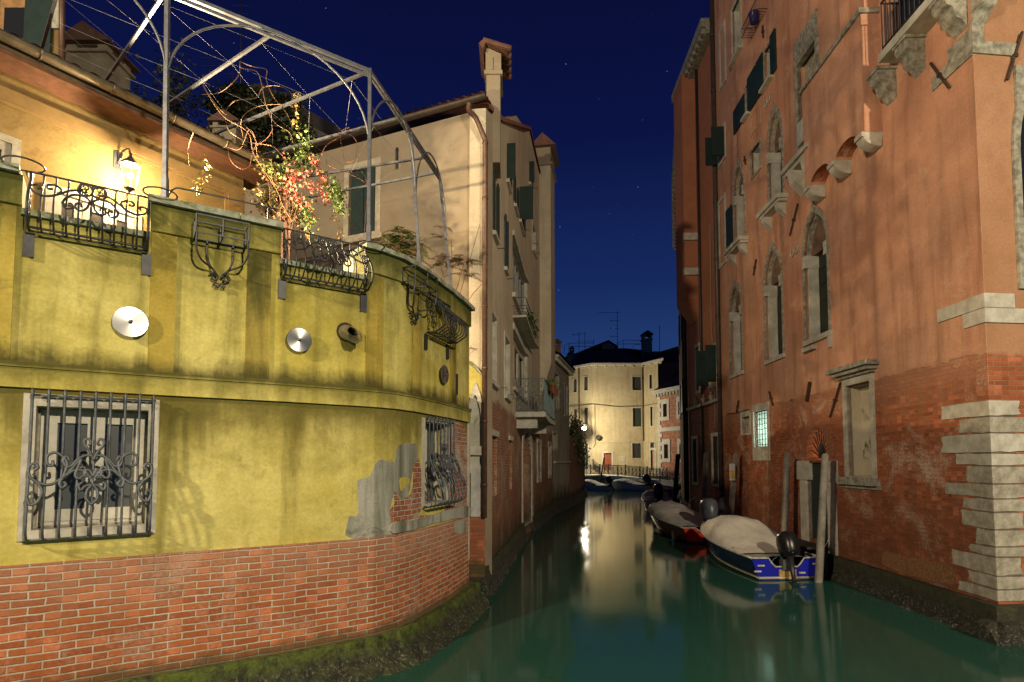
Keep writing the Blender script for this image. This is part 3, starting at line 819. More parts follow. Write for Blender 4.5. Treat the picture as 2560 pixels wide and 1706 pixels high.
def tiled_roof(S, u0, u1, z0, d0, z1, d1, name, parent, mat=TILE, pitch=.2):
    """barrel tiles running from the eave (z0,d0) up to (z1,d1)"""
    bb = MB(S); V = []; Fc = []
    n = max(2, int((u1 - u0) / pitch)); per = 6; cols = n * per; L = math.hypot(z1 - z0, d1 - d0); rows = max(2, int(L / .38))
    nz, nd = (d0 - d1) / L, (z1 - z0) / L
    for j in range(rows + 1):
        for sub in (0, 1):
            if j == rows and sub: continue
            t = (j + (.0 if sub == 0 else .93)) / rows
            lift = (.035 if sub == 0 else 0.0)
            for i in range(cols + 1):
                a = i / per * 2 * math.pi; h = .045 * abs(math.sin(a / 2)) + lift
                V.append((u0 + (u1 - u0) * i / cols, z0 + (z1 - z0) * t + nz * h, d0 + (d1 - d0) * t + nd * h))
    q = cols + 1; R_ = len(V) // q
    for j in range(R_ - 1):
        for i in range(cols): Fc.append((j * q + i, j * q + i + 1, (j + 1) * q + i + 1, (j + 1) * q + i))
    bb.add(V, Fc)
    # underside board
    bb.add([(u0, z0 - .03, d0 - .01), (u1, z0 - .03, d0 - .01), (u1, z1 - .03, d1), (u0, z1 - .03, d1)], [(0, 1, 2, 3)])
    return bb.build(name, mat, parent)
tiled_roof(YH, 0, L_ + .35, zg + .16, .52, zg + 1.2, -2.6, 'roof', HY)
# glazed doors
def glazed(uA, uB, z0, z1, leaf, parent):
    b = MB(YH); b.prism(rect(uA, uB, z0, z1), .0, .05, holes=[rect(uA + .09, uB - .09, z0 + .02, z1 - .09)])
    n = leaf; wd = (uB - uA - .18) / n
    for i in range(n):
        a = uA + .09 + wd * i; b.prism(rect(a + .004, a + wd - .004, z0 + .02, z1 - .09), .0, .03, holes=[rect(a + .09, a + wd - .09, z0 + .3, z1 - .2)])
    f = b.build('glazed_door', simple('white_door_paint', (.36, .34, .28), .5, bump=.05), parent)
    b = MB(YH); b.box(uA + .1, uB - .1, z0 + .1, z1 - .15, .005, .015); b.build('pane', simple('curtained_glass', (.05, .042, .035), .3, bump=.02), f)
dz = YH.uz(*kC(380, 245))[1]
glazed(YH.uz(*kC(325, 500))[0], YH.uz(*kC(1060, 500))[0], TERR, dz, 3, HY)
dz2 = YH.uz(*kA(130, 1100))[1]
glazed(1.0, YH.uz(*kA(155, 1180))[0], TERR, dz2, 2, HY)

# lamp on the house wall
ul, zl = YH.uz(325, 440, .42)
LP = YH(ul, zl, .42)
WL = thing('wall_lamp', 'lit glass lantern on a scrolled bracket on the ochre house', 'lamp', tuple(YH(ul, zl + .35, 0)))
b = MB(YH); zz = zl + .30
b.tube(bez([(ul, zz - .02, .0), (ul, zz + .02, .08), (ul, zz + .12, .16), (ul, zz + .10, .36), (ul, zz - .04, .42)]), .012, 6)
b.tube([(ul, zz + .06 + y, .13 + x) for x, y in spiral(0, 0, .06, .015, 3.5, -2.5, 14)], .009, 5)
b.box(ul - .05, ul + .05, zz - .08, zz + .16, .0, .02); b.build('bracket', IRON, WL)
b = MB(); b.lathe(LP + Vector((0, 0, .15)), (0, 0, 1), [(.12, 0), (.122, .01), (.08, .06), (.03, .11), (.015, .14), (.025, .16), (.0, .18)], 6); b.build('lantern_roof', IRON, WL)
b = MB(); b.lathe(LP + Vector((0, 0, -.19)), (0, 0, 1), [(.01, -.05), (.03, -.02), (.07, 0), (.075, .01)], 6)
for k in range(6):
    a = 2 * math.pi * k / 6; b.tube([LP + Vector((.07 * math.cos(a), .07 * math.sin(a), -.18)), LP + Vector((.14 * math.cos(a), .14 * math.sin(a), .15))], .006, 4)
b.build('lantern_frame', IRON, WL)
gm = NM('lit_lantern_glass'); gm.col((1, .95, .8)); gm.b.inputs['Transmission Weight'].default_value = 1; gm.rough(.35); gm.b.inputs['IOR'].default_value = 1.1
b = MB(); b.lathe(LP + Vector((0, 0, -.17)), (0, 0, 1), [(.068, 0), (.135, .32)], 6)
BULB = emis('lamp_glow', (1.0, .74, .42), 2600)
b = MB(); b.lathe(LP + Vector((0, 0, -.05)), (0, 0, 1), [(.006, 0), (.03, .02), (.042, .05), (.03, .085), (.006, .10)], 10); b.build('bulb', BULB, WL)

sl = bpy.data.lights.new('added_shadow_spot', 'SPOT'); sl.energy = 1500; sl.color = (1.0, .74, .42); sl.shadow_soft_size = .04; sl.spot_size = R(160); sl.spot_blend = .35  # added spot beyond the bulb, aimed off the wall to cast pergola shadows
so_ = bpy.data.objects.new('added_shadow_spot', sl); COL.objects.link(so_); so_.location = LP + YH.n(0) * .09
so_.rotation_euler = (-(YH.n(0) + Vector((.1, .25, .05)))).to_track_quat('Z', 'Y').to_euler()
# taller house, chimneys and dark roofs beyond the terrace
def facebox(px0, px1, py0, py1, Y, depth, z0=None, mb=None):
    """box whose camera-side face covers the photo rectangle at distance Y"""
    a = at(px0, py0, Y); c = at(px1, py1, Y); b = mb or MB()
    zlo = min(a.z, c.z) if z0 is None else z0
    b.box(a.x, c.x, Y, Y + depth, zlo, max(a.z, c.z)); return b
LH = thing('neighbour_house', 'tall ochre house with green shutter rising behind the roof gutter', 'house', (-10, 11, 4))
b = MB(); fa, fb_ = at(-900, 100, 11.5), at(152, 100, 11.5)
b.hull8([(fa.x, 11.5, 3), (fb_.x, 11.5, 3), (fb_.x - 5, 16.5, 3), (fa.x - 5, 16.5, 3), (fa.x, 11.5, 14), (fb_.x, 11.5, 14), (fb_.x - 5, 16.5, 14), (fa.x - 5, 16.5, 14)]); b.build('wall', warmt, LH)
b = facebox(131, 149, -500, 70, 11.44, .05); b.build('quoin', simple('pale_trim', (.5, .48, .38), .8), LH)
b = facebox(*kA(205, 0)[:1], kA(388, 0)[0], -60, kA(0, 405)[1], 11.42, .06); b.build('shutter', WOODG, LH)
b = facebox(*kA(15, 0)[:1], kA(205, 0)[0], -60, kA(0, 330)[1], 11.48, .015); wn = b.build('window', simple('orange_frame', (.4, .22, .08), .7), LH)
b = facebox(*kA(35, 0)[:1], kA(185, 0)[0], kA(0, 60)[1], kA(0, 300)[1], 11.465, .012); b.build('pane', GLASS, wn)
b = MB(); b.tube([at(155, -200, 11.35), at(155, 170, 11.35)], .055, 8); b.build('downpipe', PIPEM, LH)
dimw = simple('dim_plaster', (.30, .26, .19), .9, scale=2)
def chimney(name, label, px0, px1, ytop, ybot, Y, capf=1.15, z0=4, mat=dimw, roofm=None, gable=True, group=None, parent=None, kind='chimney'):
    roofm = roofm or simple('dim_tile', (.13, .07, .05), .9, scale=8, bump=.5)  # tile colour darkened to stand for dim, unlit chimney roofs
    a = at(px0, ytop, Y); c = at(px1, ybot, Y); wd = c.x - a.x; h = a.z - c.z; cx = (a.x + c.x) / 2
    t = parent or thing(name, label, 'chimney', (cx, Y, c.z), group)
    b = MB(); b.box(a.x, c.x, Y, Y + wd * .9, z0, a.z - h * .30); 
    r = b.build('chimney' if parent else 'stack', mat, t)
    sub = r if parent else t
    b = MB(); e = wd * .08
    b.box(a.x - e, c.x + e, Y - e, Y + wd * .9 + e, a.z - h * .3 + .001, a.z - h * .24)
    for x0, x1 in ((a.x, a.x + wd * .22), (c.x - wd * .22, c.x)):
        for y0 in (Y, Y + wd * .68): b.box(x0, x1, y0, y0 + wd * .22, a.z - h * .239, a.z - h * .12)
    b.box(a.x, c.x, Y, Y + wd * .9, a.z - h * .119, a.z - h * .08)
    b.build('cap', mat, sub)
    b = MB(); zr = a.z - h * .079; e2 = wd * .16
    x0, x1, y0, y1 = a.x - e2, c.x + e2, Y - e2, Y + wd * .9 + e2; ym = (y0 + y1) / 2; xm = (x0 + x1) / 2
    b.add([(x0, y0, zr), (x1, y0, zr), (x1, y1, zr), (x0, y1, zr), (xm, y0, zr + wd * .45), (xm, y1, zr + wd * .45),
           (x0, y0, zr - .04), (x1, y0, zr - .04), (x1, y1, zr - .04), (x0, y1, zr - .04)],
          [(0, 4, 5, 3), (4, 1, 2, 5), (0, 1, 4), (2, 3, 5), (6, 7, 8, 9), (0, 1, 7, 6), (1, 2, 8, 7), (2, 3, 9, 8), (3, 0, 6, 9)])
    b.build('chimney_roof', roofm, sub)
    return t
chimney('chimney', 'broad plastered chimney behind the gutter of the ochre house', 166, 262, 98, 215, 13, z0=5)
chimney('chimney', 'plain pale chimney among dark trees behind the vine', 532, 588, 296, 380, 15, z0=5)
DH = thing('dark_roofed_house', 'unlit house with steep dark roof behind the pergola', 'house', (-9, 22, 3))
def wedge(poly, Y, depth, mat, name, parent):
    pts = [at(x, y, Y) for x, y in poly]; n = len(pts)
    V = [tuple(p) for p in pts] + [(p.x, p.y + depth, p.z) for p in pts]
    b = MB(); b.add(V, [tuple(range(n))[::-1], tuple(range(n, 2 * n))] + [(i, (i + 1) % n, (i + 1) % n + n, i + n) for i in range(n)])
    return b.build(name, mat, parent)
wedge([(-40, 700), (-40, 430), (430, 400), (545, 290), (615, 215), (655, 208), (745, 262), (855, 322), (905, 372), (905, 700)], 22, 7, TILED, 'roof', DH)
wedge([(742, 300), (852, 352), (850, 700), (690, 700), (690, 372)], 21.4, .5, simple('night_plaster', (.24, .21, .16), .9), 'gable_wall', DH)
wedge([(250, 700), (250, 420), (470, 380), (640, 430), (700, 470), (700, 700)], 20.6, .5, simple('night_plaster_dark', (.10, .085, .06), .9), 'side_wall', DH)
# roof antennas behind the terrace
for i, (px, y0, y1) in enumerate(((603, 0, 215), (524, 130, 300), (583, 150, 260), (342, 205, 300))):
    b = MB(); p0, p1 = at(px, y1, 22.5), at(px, y0, 22.5); b.tube([p0 - Vector((0, 0, 1)), p1], .025, 5)
    for k in range(3): z = p1.z - .25 - k * .35; b.tube([(p1.x - .35 + .05 * k, p1.y, z), (p1.x + .35 - .05 * k, p1.y, z)], .012, 4)
    tag(setmat(b.build('antenna', IRON), p0), ('tall thin aerial rising above the lit crossbar', 'aerial mast left of the red vine', 'aerial mast above the dark roof ridge', 'short aerial behind the post arch')[i], 'antenna', 'roof aerials')

# ================================================================== pergola on the wall
PG = thing('pergola', 'grey iron pergola of arched bays strung with wires over the terrace', 'pergola', tuple(YS(u369 + .1, zt, -.15)))
def yof(px, dd=-.16):
    u = YS.uz(px, 900, dd)[0]; return YS(u, 0, dd).y
PT = []   # (base, top)
yb = [yof(413), yof(923), yof(1050), yof(1131)]
posts = [((413, 485), (419, -28)), ((922, 606), (925, 178)), ((1051, 664), (1027, 331)), ((1131, 735), (1098, 438))]
for (bp, tp), y in zip(posts, yb):
    A = at(*bp, y); A.z = zt + .07; T = at(*tp, y); PT.append((A, T))
left_T = at(-120, -230, 5.3); 
PT0 = (Vector((left_T.x, left_T.y, zt + .07)), left_T)
allp = [PT0] + PT
for (A, T) in PT:
    b = MB(); d_ = (T - A).normalized(); b.tube([A, T + d_ * .03], .032, 4); b.tube([A, A + d_ * .35], .042, 4)
    b.build('post', IRON2, PG)
b = MB(); b.tube([q[1] for q in allp], .030, 4); b.tube([q[1] + Vector((0, 0, -.075)) for q in allp], .022, 4); b.build('beam', IRON2, PG)
def arch(A, B, zA, zB, za, f=.5):
    P = []
    for k in range(25):
        t = math.pi * k / 24; s = (1 - math.cos(t)) / 2
        p = A.lerp(B, s); base = zA + (zB - zA) * s; P.append(Vector((p.x, p.y, base + (za - base) * math.sin(t) ** .9)))
    return P
def on(post, z):
    A, T = post; return A.lerp(T, (z - A.z) / (T.z - A.z))
for i in range(4):
    P0, P1 = allp[i], allp[i + 1]
    zt0, zt1_ = P0[1].z, P1[1].z; zA, zB = zt0 - 1.15, zt1_ - 1.15
    A, B = on(P0, zA), on(P1, zB)
    b = MB(); b.tube(arch(A, B, zA, zB, (zt0 + zt1_) / 2 - .02), .014, 6); b.build('arch', IRON2, PG)
bars = []
def lerp_px(pa, pb, Ya, Yb, ext):
    A, B = at(*pa, Ya), at(*pb, Yb); return A, B + (B - A) * ext
T1, T2, T3, T4 = [p[1] for p in PT]
def midT(a, c, px):   # point on beam at photo column px
    best = min(((abs(project(a.lerp(c, k / 60))[0] - px), k) for k in range(61))); return a.lerp(c, best[1] / 60)
def project(p):
    v = Vector(p) - Vector((0, 0, CAMZ)); zc = v.y * CT + v.z * ST_; yc = -v.y * ST_ + v.z * CT
    return 1280 + F * v.x / zc, 853 + SH - F * yc / zc
def level_end(start, px, py):   # point at the start's height seen at the pixel
    r = ray(px, py); return Vector((0, 0, CAMZ)) + r * ((start.z - CAMZ) / r.z)
s0 = [(PT0[1].lerp(T1, .5), (112, 95)), (T1, (275, 185)), (midT(T1, T2, 690), (427, 255)), (T2, (548, 330)), (midT(T2, T3, 1003), (649, 390)), (midT(T3, T4, 1068), (785, 439)), (midT(T3, T4, 1094), (858, 477))]
for A, e in s0:
    B = level_end(A, *e); B2 = B + (B - A).normalized() * (.9)
    bars.append((A, B2)); b = MB(); b.tube([A, B2], .024, 4); b.build('crossbar', IRON2, PG)
b = MB(); random.seed(5)
for i in range(len(bars) - 1):
    (A0, B0), (A1, B1) = bars[i], bars[i + 1]
    nn = 5 if i < 4 else 3
    for k in range(nn):
        t = (k + .4) / nn; p = A0.lerp(B0, t); q = A1.lerp(B1, t); q2 = A1.lerp(B1, min(1, t + 1 / nn))
        for e in (q, q2):
            m = p.lerp(e, .5) - Vector((0, 0, .03)); b.tube([p + Vector((0, 0, -.03)), m, e + Vector((0, 0, -.03))], .0022, 3, cap=False)
b.build('wire', simple('galvanised_wire', (.45, .45, .45), .5, .6), PG)
hr = MB(); uA, uB = YS.uz(415, 480)[0], u700
hr.tube(bez([YS(uA, zt + .12, -.25), YS(uA + .08, zt + .33, -.25), YS(uA + .3, zt + .36, -.25), YS(uB, zt + .36, -.25)]), .011, 5, world=True)
hr.tube([YS(uB - .1, zt + .07, -.25), YS(uB - .1, zt + .36, -.25)], .011, 5, world=True)
tag(setmat(hr.build('handrail', IRON), YS(uA, zt, -.25)), 'thin dark handrail on the coping between the posts', 'handrail')
b = MB(); b.tube([at(*kE(1060, 255), 8.6), at(*kE(1450, 557), 9.9)], .012, 5)
tag(setmat(b.build('handrail', IRON), at(*kE(1060, 255), 8.6)), 'sloping thin rail over the coping at the canal corner', 'handrail')

# ================================================================== climbing plants
def leafm(name, a, c_, sss=.0):
    m = NM(name); geo_ = m.n('ShaderNodeObjectInfo'); v = m.uv(obj=True)
    m.col(m.mix(m.rng(m.noise(v, 7, 2), .4, .6), a, c_)); m.rough(.6)
    return m.m
LG = leafm('leaf_green', (.06, .12, .018), (.15, .21, .045)); LR = leafm('leaf_red', (.36, .05, .035), (.48, .20, .12)); LY = leafm('leaf_yellow', (.28, .2, .05), (.17, .17, .045))
LD = leafm('leaf_dark', (.012, .018, .007), (.028, .034, .012)); STEM = simple('vine_stem', (.26, .15, .08), .8); STEMR = simple('vine_stem_red', (.22, .085, .05), .8)
def leaf(b, p, size, rn, droop=.3):
    a = rn.uniform(0, 2 * math.pi); d = Vector((math.cos(a), math.sin(a), rn.uniform(-1, .2) - droop)).normalized()
    s = d.cross(Vector((rn.uniform(-1, 1), rn.uniform(-1, 1), rn.uniform(.2, 1)))).normalized(); n = d.cross(s)
    w_ = size * .36
    b.add([tuple(p), tuple(p + d * size * .35 + s * w_ + n * size * .08), tuple(p + d * size), tuple(p + d * size * .35 - s * w_ + n * size * .08), tuple(p + d * size * .45)], [(0, 1, 4), (1, 2, 4), (2, 3, 4), (3, 0, 4)])
def leafcloud(mat, name, parent, blobs, n, size, rn, S=None):
    b = MB()
    for _ in range(n):
        (c, r) = rn.choice(blobs)
        p = c + Vector((rn.gauss(0, r.x), rn.gauss(0, r.y), rn.gauss(0, r.z)))
        leaf(b, p, size * rn.uniform(.6, 1.3), rn)
    return b.build(name, mat, parent)
def spray(b, pts, per, size, rn, spread):
    for i in range(len(pts) - 1):
        for k in range(per):
            p = pts[i].lerp(pts[i + 1], rn.random()) + Vector((rn.gauss(0, spread), rn.gauss(0, spread), rn.gauss(0, spread)))
            leaf(b, p, size * rn.uniform(.6, 1.25), rn)
rn = random.Random(11)
VN = thing('climbing_vine', 'autumn creeper with red and green leaves climbing to the pergola bars', 'vine', tuple(at(*kB(540, 1250), 8.6)))
def path(pts, Y0=8.6, K=kB, dY=.35):
    return [at(*K(x, y), Y0 + dY * math.sin(i * 1.7 + x * .01)) for i, (x, y) in enumerate(pts)]
stems = [[(545, 1250), (540, 1100), (560, 1000), (520, 900), (440, 860), (430, 720)], [(530, 1250), (570, 1060), (620, 900), (640, 760), (600, 600), (585, 480), (580, 380), (595, 320)],
         [(560, 1100), (500, 1000), (460, 900), (330, 700), (290, 560), (150, 470), (60, 350), (15, 260)], [(150, 440), (210, 370), (340, 350), (380, 290), (480, 280), (560, 330), (580, 400)],
         [(240, 135), (250, 170), (340, 190), (370, 260), (400, 400), (450, 500), (540, 560), (560, 620)], [(240, 130), (310, 160), (400, 180), (400, 240), (440, 340), (520, 440), (560, 530)],
         [(240, 140), (230, 220), (150, 300), (90, 325), (10, 330)], [(150, 450), (170, 540), (230, 590), (300, 620), (430, 640), (480, 680), (530, 740)],
         [(10, 270), (60, 340), (140, 440), (250, 500), (330, 590), (350, 700), (430, 720)], [(260, 590), (250, 480), (330, 410), (450, 390), (560, 400)],
         [(700, 760), (750, 650), (840, 590), (900, 570), (945, 620), (935, 720), (880, 735), (860, 670), (850, 560), (900, 530)], [(640, 840), (700, 780), (760, 640), (830, 600)],
         [(790, 980), (820, 1080), (840, 1180), (860, 1210)], [(760, 720), (780, 760), (900, 800), (980, 800), (1010, 900), (1000, 1050), (990, 1180)], [(900, 960), (890, 1060), (920, 1130), (945, 1135)],
         [(640, 900), (650, 1000), (650, 1120), (640, 1210)], [(880, 800), (1000, 870), (1020, 1000)], [(345, 840), (340, 900), (370, 980), (390, 1000)], [(30, 640), (45, 740), (10, 860)],
         [(530, 1240), (520, 1100), (430, 1010), (415, 860), (340, 760), (250, 780), (180, 720), (170, 640)], [(350, 640), (300, 540), (240, 660), (150, 640)], [(440, 540), (400, 600), (330, 650), (300, 760)]]
b = MB()
for i, sct in enumerate(stems[:10]): b.tube(bez([tuple(p) for p in path(sct)], 6), .0055, 4, cap=False)
b.build('stem', STEM, VN)
b = MB()
for i, sct in enumerate(stems[10:]): b.tube(bez([tuple(p) for p in path(sct)], 6), .004, 4, cap=False)
b.build('stem', STEMR, VN)
def gl(x, y, rx, ry, Y=8.6, K=kB):
    p = at(*K(x, y), Y); s = Y / F * .4144; return (p, Vector((rx * s, .18, ry * s)))
leafcloud(LG, 'green_leaves', VN, [gl(650, 620, 20, 30), gl(620, 680, 28, 25), gl(820, 920, 25, 28), gl(835, 990, 14, 35), gl(480, 800, 40, 18), gl(830, 900, 22, 20), gl(640, 720, 22, 20), gl(655, 1060, 14, 45), gl(560, 760, 25, 20)], 700, .066, rn)
leafcloud(LR, 'red_leaves', VN, [gl(560, 760, 20, 30), gl(610, 830, 30, 16), gl(700, 880, 28, 20), gl(550, 930, 14, 28), gl(750, 920, 20, 20), gl(650, 1000, 14, 25), gl(700, 750, 14, 10), gl(760, 860, 14, 14), gl(600, 960, 18, 20), gl(545, 860, 12, 30)], 430, .062, rn)
b = MB()
for sp, per in (([(600, 310), (590, 340), (575, 380), (585, 440), (575, 500), (590, 570)], 9), ([(825, 1000), (820, 1080), (840, 1160), (850, 1200)], 10), ([(640, 1060), (650, 1130), (640, 1210)], 12), ([(345, 880), (360, 940), (390, 995)], 9), ([(430, 790), (470, 830)], 12), ([(1490, 1180), (1500, 1260)], 4)):
    spray(b, path(sp), per, .06, rn, .03)
b.build('yellow_leaves', LY, VN)
# hanging tendril in front of the ochre house
VH = thing('hanging_vine', 'short yellowing vine tendril hanging before the lit ochre wall', 'vine', tuple(at(*kB(30, 700), 7.8)))
b = MB(); b.tube(bez([tuple(p) for p in path([(-40, 560), (-70, 650), (-65, 760)], 7.8) ]), .004, 4); b.tube(bez([tuple(p) for p in path([(40, 720), (45, 780), (20, 840), (-15, 880), (-20, 940)], 7.8)]), .004, 4); b.build('stem', STEM, VH)
b = MB(); spray(b, path([(5, 700), (45, 740), (40, 780), (20, 830), (-15, 880), (-18, 930)], 7.8, dY=.05), 11, .065, rn, .03); b.build('leaves', LY, VH)
# leafy mass over the roof edge and the dark trellis below
IV = thing('roof_creeper', 'yellow green creeper spilling over the end of the ochre house roof', 'vine', tuple(at(*kB(250, 700), 9.6)))
leafcloud(LY, 'leaves', IV, [gl(60, 610, 25, 12, 9.6), gl(160, 640, 30, 14, 9.6), gl(250, 690, 30, 18, 9.6), gl(350, 740, 30, 22, 9.5), gl(430, 790, 25, 22, 9.4), gl(100, 620, 40, 12, 9.6)], 900, .07, rn)
DT = thing('trellis_creeper', 'dark brownish creeper column behind the second railing', 'vine', tuple(at(*kB(500, 1300), 9.4)))
b = MB()
for k in range(7): b.tube(bez([tuple(at(*kB(495 + k * 8 + rn.uniform(-8, 8), y), 9.4)) for y in (1330, 1150, 1000, 880)]), .02, 5)
b.build('trunk', simple('brown_stem', (.12, .06, .035), .85), DT)
leafcloud(leafm('leaf_rust', (.12, .06, .025), (.10, .10, .03)), 'leaves', DT, [gl(470, 900, 35, 40, 9.5), gl(400, 1000, 25, 40, 9.5), gl(590, 1060, 35, 35, 9.3), gl(440, 960, 40, 50, 9.6), gl(520, 1000, 30, 60, 9.5)], 900, .07, rn)
# trees behind
TR = thing('dark_tree', 'large unlit tree crown between the dark roof and the gutter', 'tree', tuple(at(620, 560, 17)))
b = MB(); b.tube([at(620, 640, 17), at(610, 480, 17), at(600, 380, 17)], [.16, .12, .06], 7)
for k in range(8): b.tube([at(610, 480, 17), at(560 + k * 30, 330 + rn.uniform(-40, 40), 17 + rn.uniform(-1, 1))], [.06, .02], 5)
b.build('trunk', simple('bark', (.05, .04, .03), .9), TR)
leafcloud(LD, 'crown', TR, [gl(430, 460, 60, 50, 17), gl(350, 560, 60, 60, 17.3), gl(560, 560, 50, 60, 17.2), gl(250, 330, 50, 25, 17), gl(300, 420, 70, 50, 17), gl(150, 400, 60, 40, 17.4), gl(620, 640, 30, 60, 17.3), gl(480, 380, 60, 30, 17)], 6500, .15, rn)
TR2 = thing('dark_tree', 'thin unlit treetop between the chimney and the tall post', 'tree', tuple(at(430, 340, 19)))
b = MB(); b.tube([at(430, 420, 19), at(435, 300, 19), at(440, 220, 19)], [.1, .07, .03], 6); b.build('trunk', simple('bark_dark', (.05, .04, .03), .9), TR2)
leafcloud(LD, 'crown', TR2, [(at(435, 200, 19), Vector((.3, .3, .6))), (at(420, 290, 19), Vector((.6, .4, .6))), (at(450, 250, 19), Vector((.4, .3, .5)))], 900, .14, rn)
# ailanthus fronds by the last posts
def frond(b, st, p0, p1, n, size, rn, droop=.25):
    P = []
    for k in range(9):
        t = k / 8; p = p0.lerp(p1, t); p = p + Vector((0, 0, -droop * t * t * (p1 - p0).length)); P.append(p)
    st.tube(P, .004, 4, cap=False)
    side = (p1 - p0).cross(Vector((0, 0, 1))).normalized()
    for k in range(1, n + 1):
        t = k / n; i = min(7, int(t * 8)); p = P[i].lerp(P[i + 1], t * 8 - i); ax_ = (P[i + 1] - P[i]).normalized()
        for s in (1, -1):
            d = (side * s + ax_ * .5 + Vector((0, 0, -.25 + rn.uniform(-.15, .15)))).normalized(); L = size * (1 - .45 * t); wv_ = ax_ * L * .16
            m = p + d * L * .45
            b.add([tuple(p), tuple(m + wv_), tuple(p + d * L), tuple(m - wv_)], [(0, 1, 2, 3)])
AT = thing('ailanthus_shrub', 'green shrub with feathery leaves behind the coping by the third post', 'shrub', tuple(at(1010, 680, 9.7)))
b = MB(); s_ = MB()
for k in range(9):
    base = at(1005 + rn.uniform(-25, 30), 690, 9.6 + rn.uniform(-.2, .5)); top = at(1000 + (k - 4) * 11, 570 + abs(k - 4) * 10 + rn.uniform(-15, 15), 9.7 + rn.uniform(-.2, .5))
    s_.tube([base, base.lerp(top, .5) + Vector((.03, 0, .05)), top], .008, 4)
    for j in range(9):
        a = rn.uniform(0, 6.28); q = base.lerp(top, .35 + .65 * rn.random()); frond(b, s_, q, q + Vector((math.cos(a) * .42, math.sin(a) * .3, .10)), 11, .12, rn, .5)
b.build('foliage', LG, AT); s_.build('stem', STEM, AT)
AT2 = thing('ailanthus_shrub', 'thin sapling leaning over the wall corner beside the downpipe', 'shrub', tuple(at(1125, 740, 10.3)))
b = MB(); s_ = MB()
for (bx, by, tx, ty) in ((1130, 750, 1110, 560), (1135, 745, 1165, 640), (1140, 770, 1200, 560), (1120, 745, 1085, 620), (1128, 745, 1128, 600), (1150, 780, 1215, 700)):
    base = at(bx, by, 10.2); top = at(tx, ty, 10.3 + rn.uniform(-.2, .2)); s_.tube([base, base.lerp(top, .5) + Vector((.02, 0, .06)), top], .007, 4)
for j in range(22):
    q = at(1100 + rn.uniform(0, 75), 655 + rn.uniform(-20, 40), 10.3 + rn.uniform(-.2, .2)); a = rn.uniform(0, 6.28); frond(b, s_, q, q + Vector((math.cos(a) * .4, math.sin(a) * .25, .05)), 10, .11, rn, .4)
for j in range(10):
    q = at(1075 + rn.uniform(0, 45), 560 + rn.uniform(0, 100), 10.1); a = rn.uniform(0, 6.28); frond(b, s_, q, q + Vector((math.cos(a) * .2, math.sin(a) * .2, .05)), 7, .07, rn, .4)
b.build('foliage', leafm('leaf_olive', (.14, .13, .04), (.10, .13, .03)), AT2); s_.build('stem', STEMR, AT2)
AT3 = thing('ailanthus_sprig', 'small leafy sprig on the low gate wall beside the downpipe', 'shrub', tuple(at(*kE(1480, 1000), 11.5)))
b = MB(); s_ = MB(); s_.tube(bez([tuple(at(*kE(x, y), 11.5)) for x, y in ((1480, 1010), (1490, 960), (1520, 930), (1500, 900))]), .007, 4)
for j in range(5): q = at(*kE(1500 + rn.uniform(-10, 30), 925 + rn.uniform(-10, 10)), 11.5); a = rn.uniform(0, 6.28); frond(b, s_, q, q + Vector((math.cos(a) * .14, math.sin(a) * .1, .04)), 5, .06, rn, .3)
b.build('foliage', LG, AT3); s_.build('stem', STEM, AT3)
TILEM = simple('darkened_tile', (.19, .085, .055), .9, scale=6, c2=(.10, .055, .04), bump=.5)  # terracotta darkened against overexposure; the correction sits in the colour
# ================================================================== gate wall with pointed arch
GY = 11.75
GS = Surf([(at(1150, 1400, GY).x, GY), (-.575, GY)])
GW = thing('gate_wall', 'low yellow wall with pointed white stone arch beside the downpipe', 'wall', (-.8, GY, 0))
g = lambda x, y: GS.uz(*kF(x, y))
b = MB(GS)
outer = [(0, -.3), (GS.len, -.3), (GS.len, GS.uz(*kE(1592, 1130))[1]), GS.uz(*kE(1540, 1068)), GS.uz(*kE(1480, 1015)), (0, GS.uz(*kE(1480, 1012))[1])]
archo = [g(1066, 985), g(1066, 320), g(1075, 200), g(1095, 110), g(1108, 100), g(1130, 130), g(1150, 220), g(1160, 330), g(1160, 985)]
b.prism(outer, -.4, 0, holes=[archo]); b.build('wall', yel, GW)
b = MB(GS)
arin = [g(1072, 470), g(1072, 300), g(1080, 190), g(1097, 118), g(1106, 108), g(1122, 130), g(1143, 220), g(1155, 320), g(1164, 470)]
arou = [g(1056, 470), g(1056, 230), g(1070, 120), g(1098, 22), g(1106, 15), g(1118, 30), g(1145, 110), g(1166, 240), g(1175, 470)]
b.prism(arou + arin[::-1], -.1, .035); b.box(g(1050, 0)[0], g(1168, 0)[0], g(0, 537)[1], g(0, 472)[1], -.2, .06); b.build('stone_arch', STONEB, GW)
b = MB(GS); b.box(archo[0][0] - .05, archo[-1][0] + .05, g(0, 985)[1], g(0, 60)[1], -.045, -.03); b.build('blocked_opening', wallmat('lime_infill', pl=((.36, .35, .29), (.55, .54, .48)), mottled=((.12, .14, .05), .6, .9), seed=4), GW)
b = MB(GS); b.prism([g(1074, 975), g(1076, 660), g(1100, 640), g(1162, 590), g(1166, 975)], -.1, .02); b.build('render_patch', simple('pale_render', (.55, .56, .52), .85, scale=3), GW)
b = MB(GS); b.box(g(1070, 0)[0], GS.len + .02, -.3, g(0, 978)[1], -.3, .05); b.build('brick_pier', wallmat('wet_brick', br=((.42, .13, .055), (.3, .09, .045), (.30, .24, .17)), bands=((.5, .3, .3, (.07, .07, .03), .9),), bump=.6, seed=9), GW)
b = MB(GS)
cp = [GS.uz(*kE(1476, 1010)), GS.uz(*kE(1510, 1040)), GS.uz(*kE(1550, 1075)), GS.uz(*kE(1594, 1128))]
b.prism(cp + [(x, z + .05) for x, z in cp[::-1]], -.4, .05); b.build('coping', MOSSY, GW)
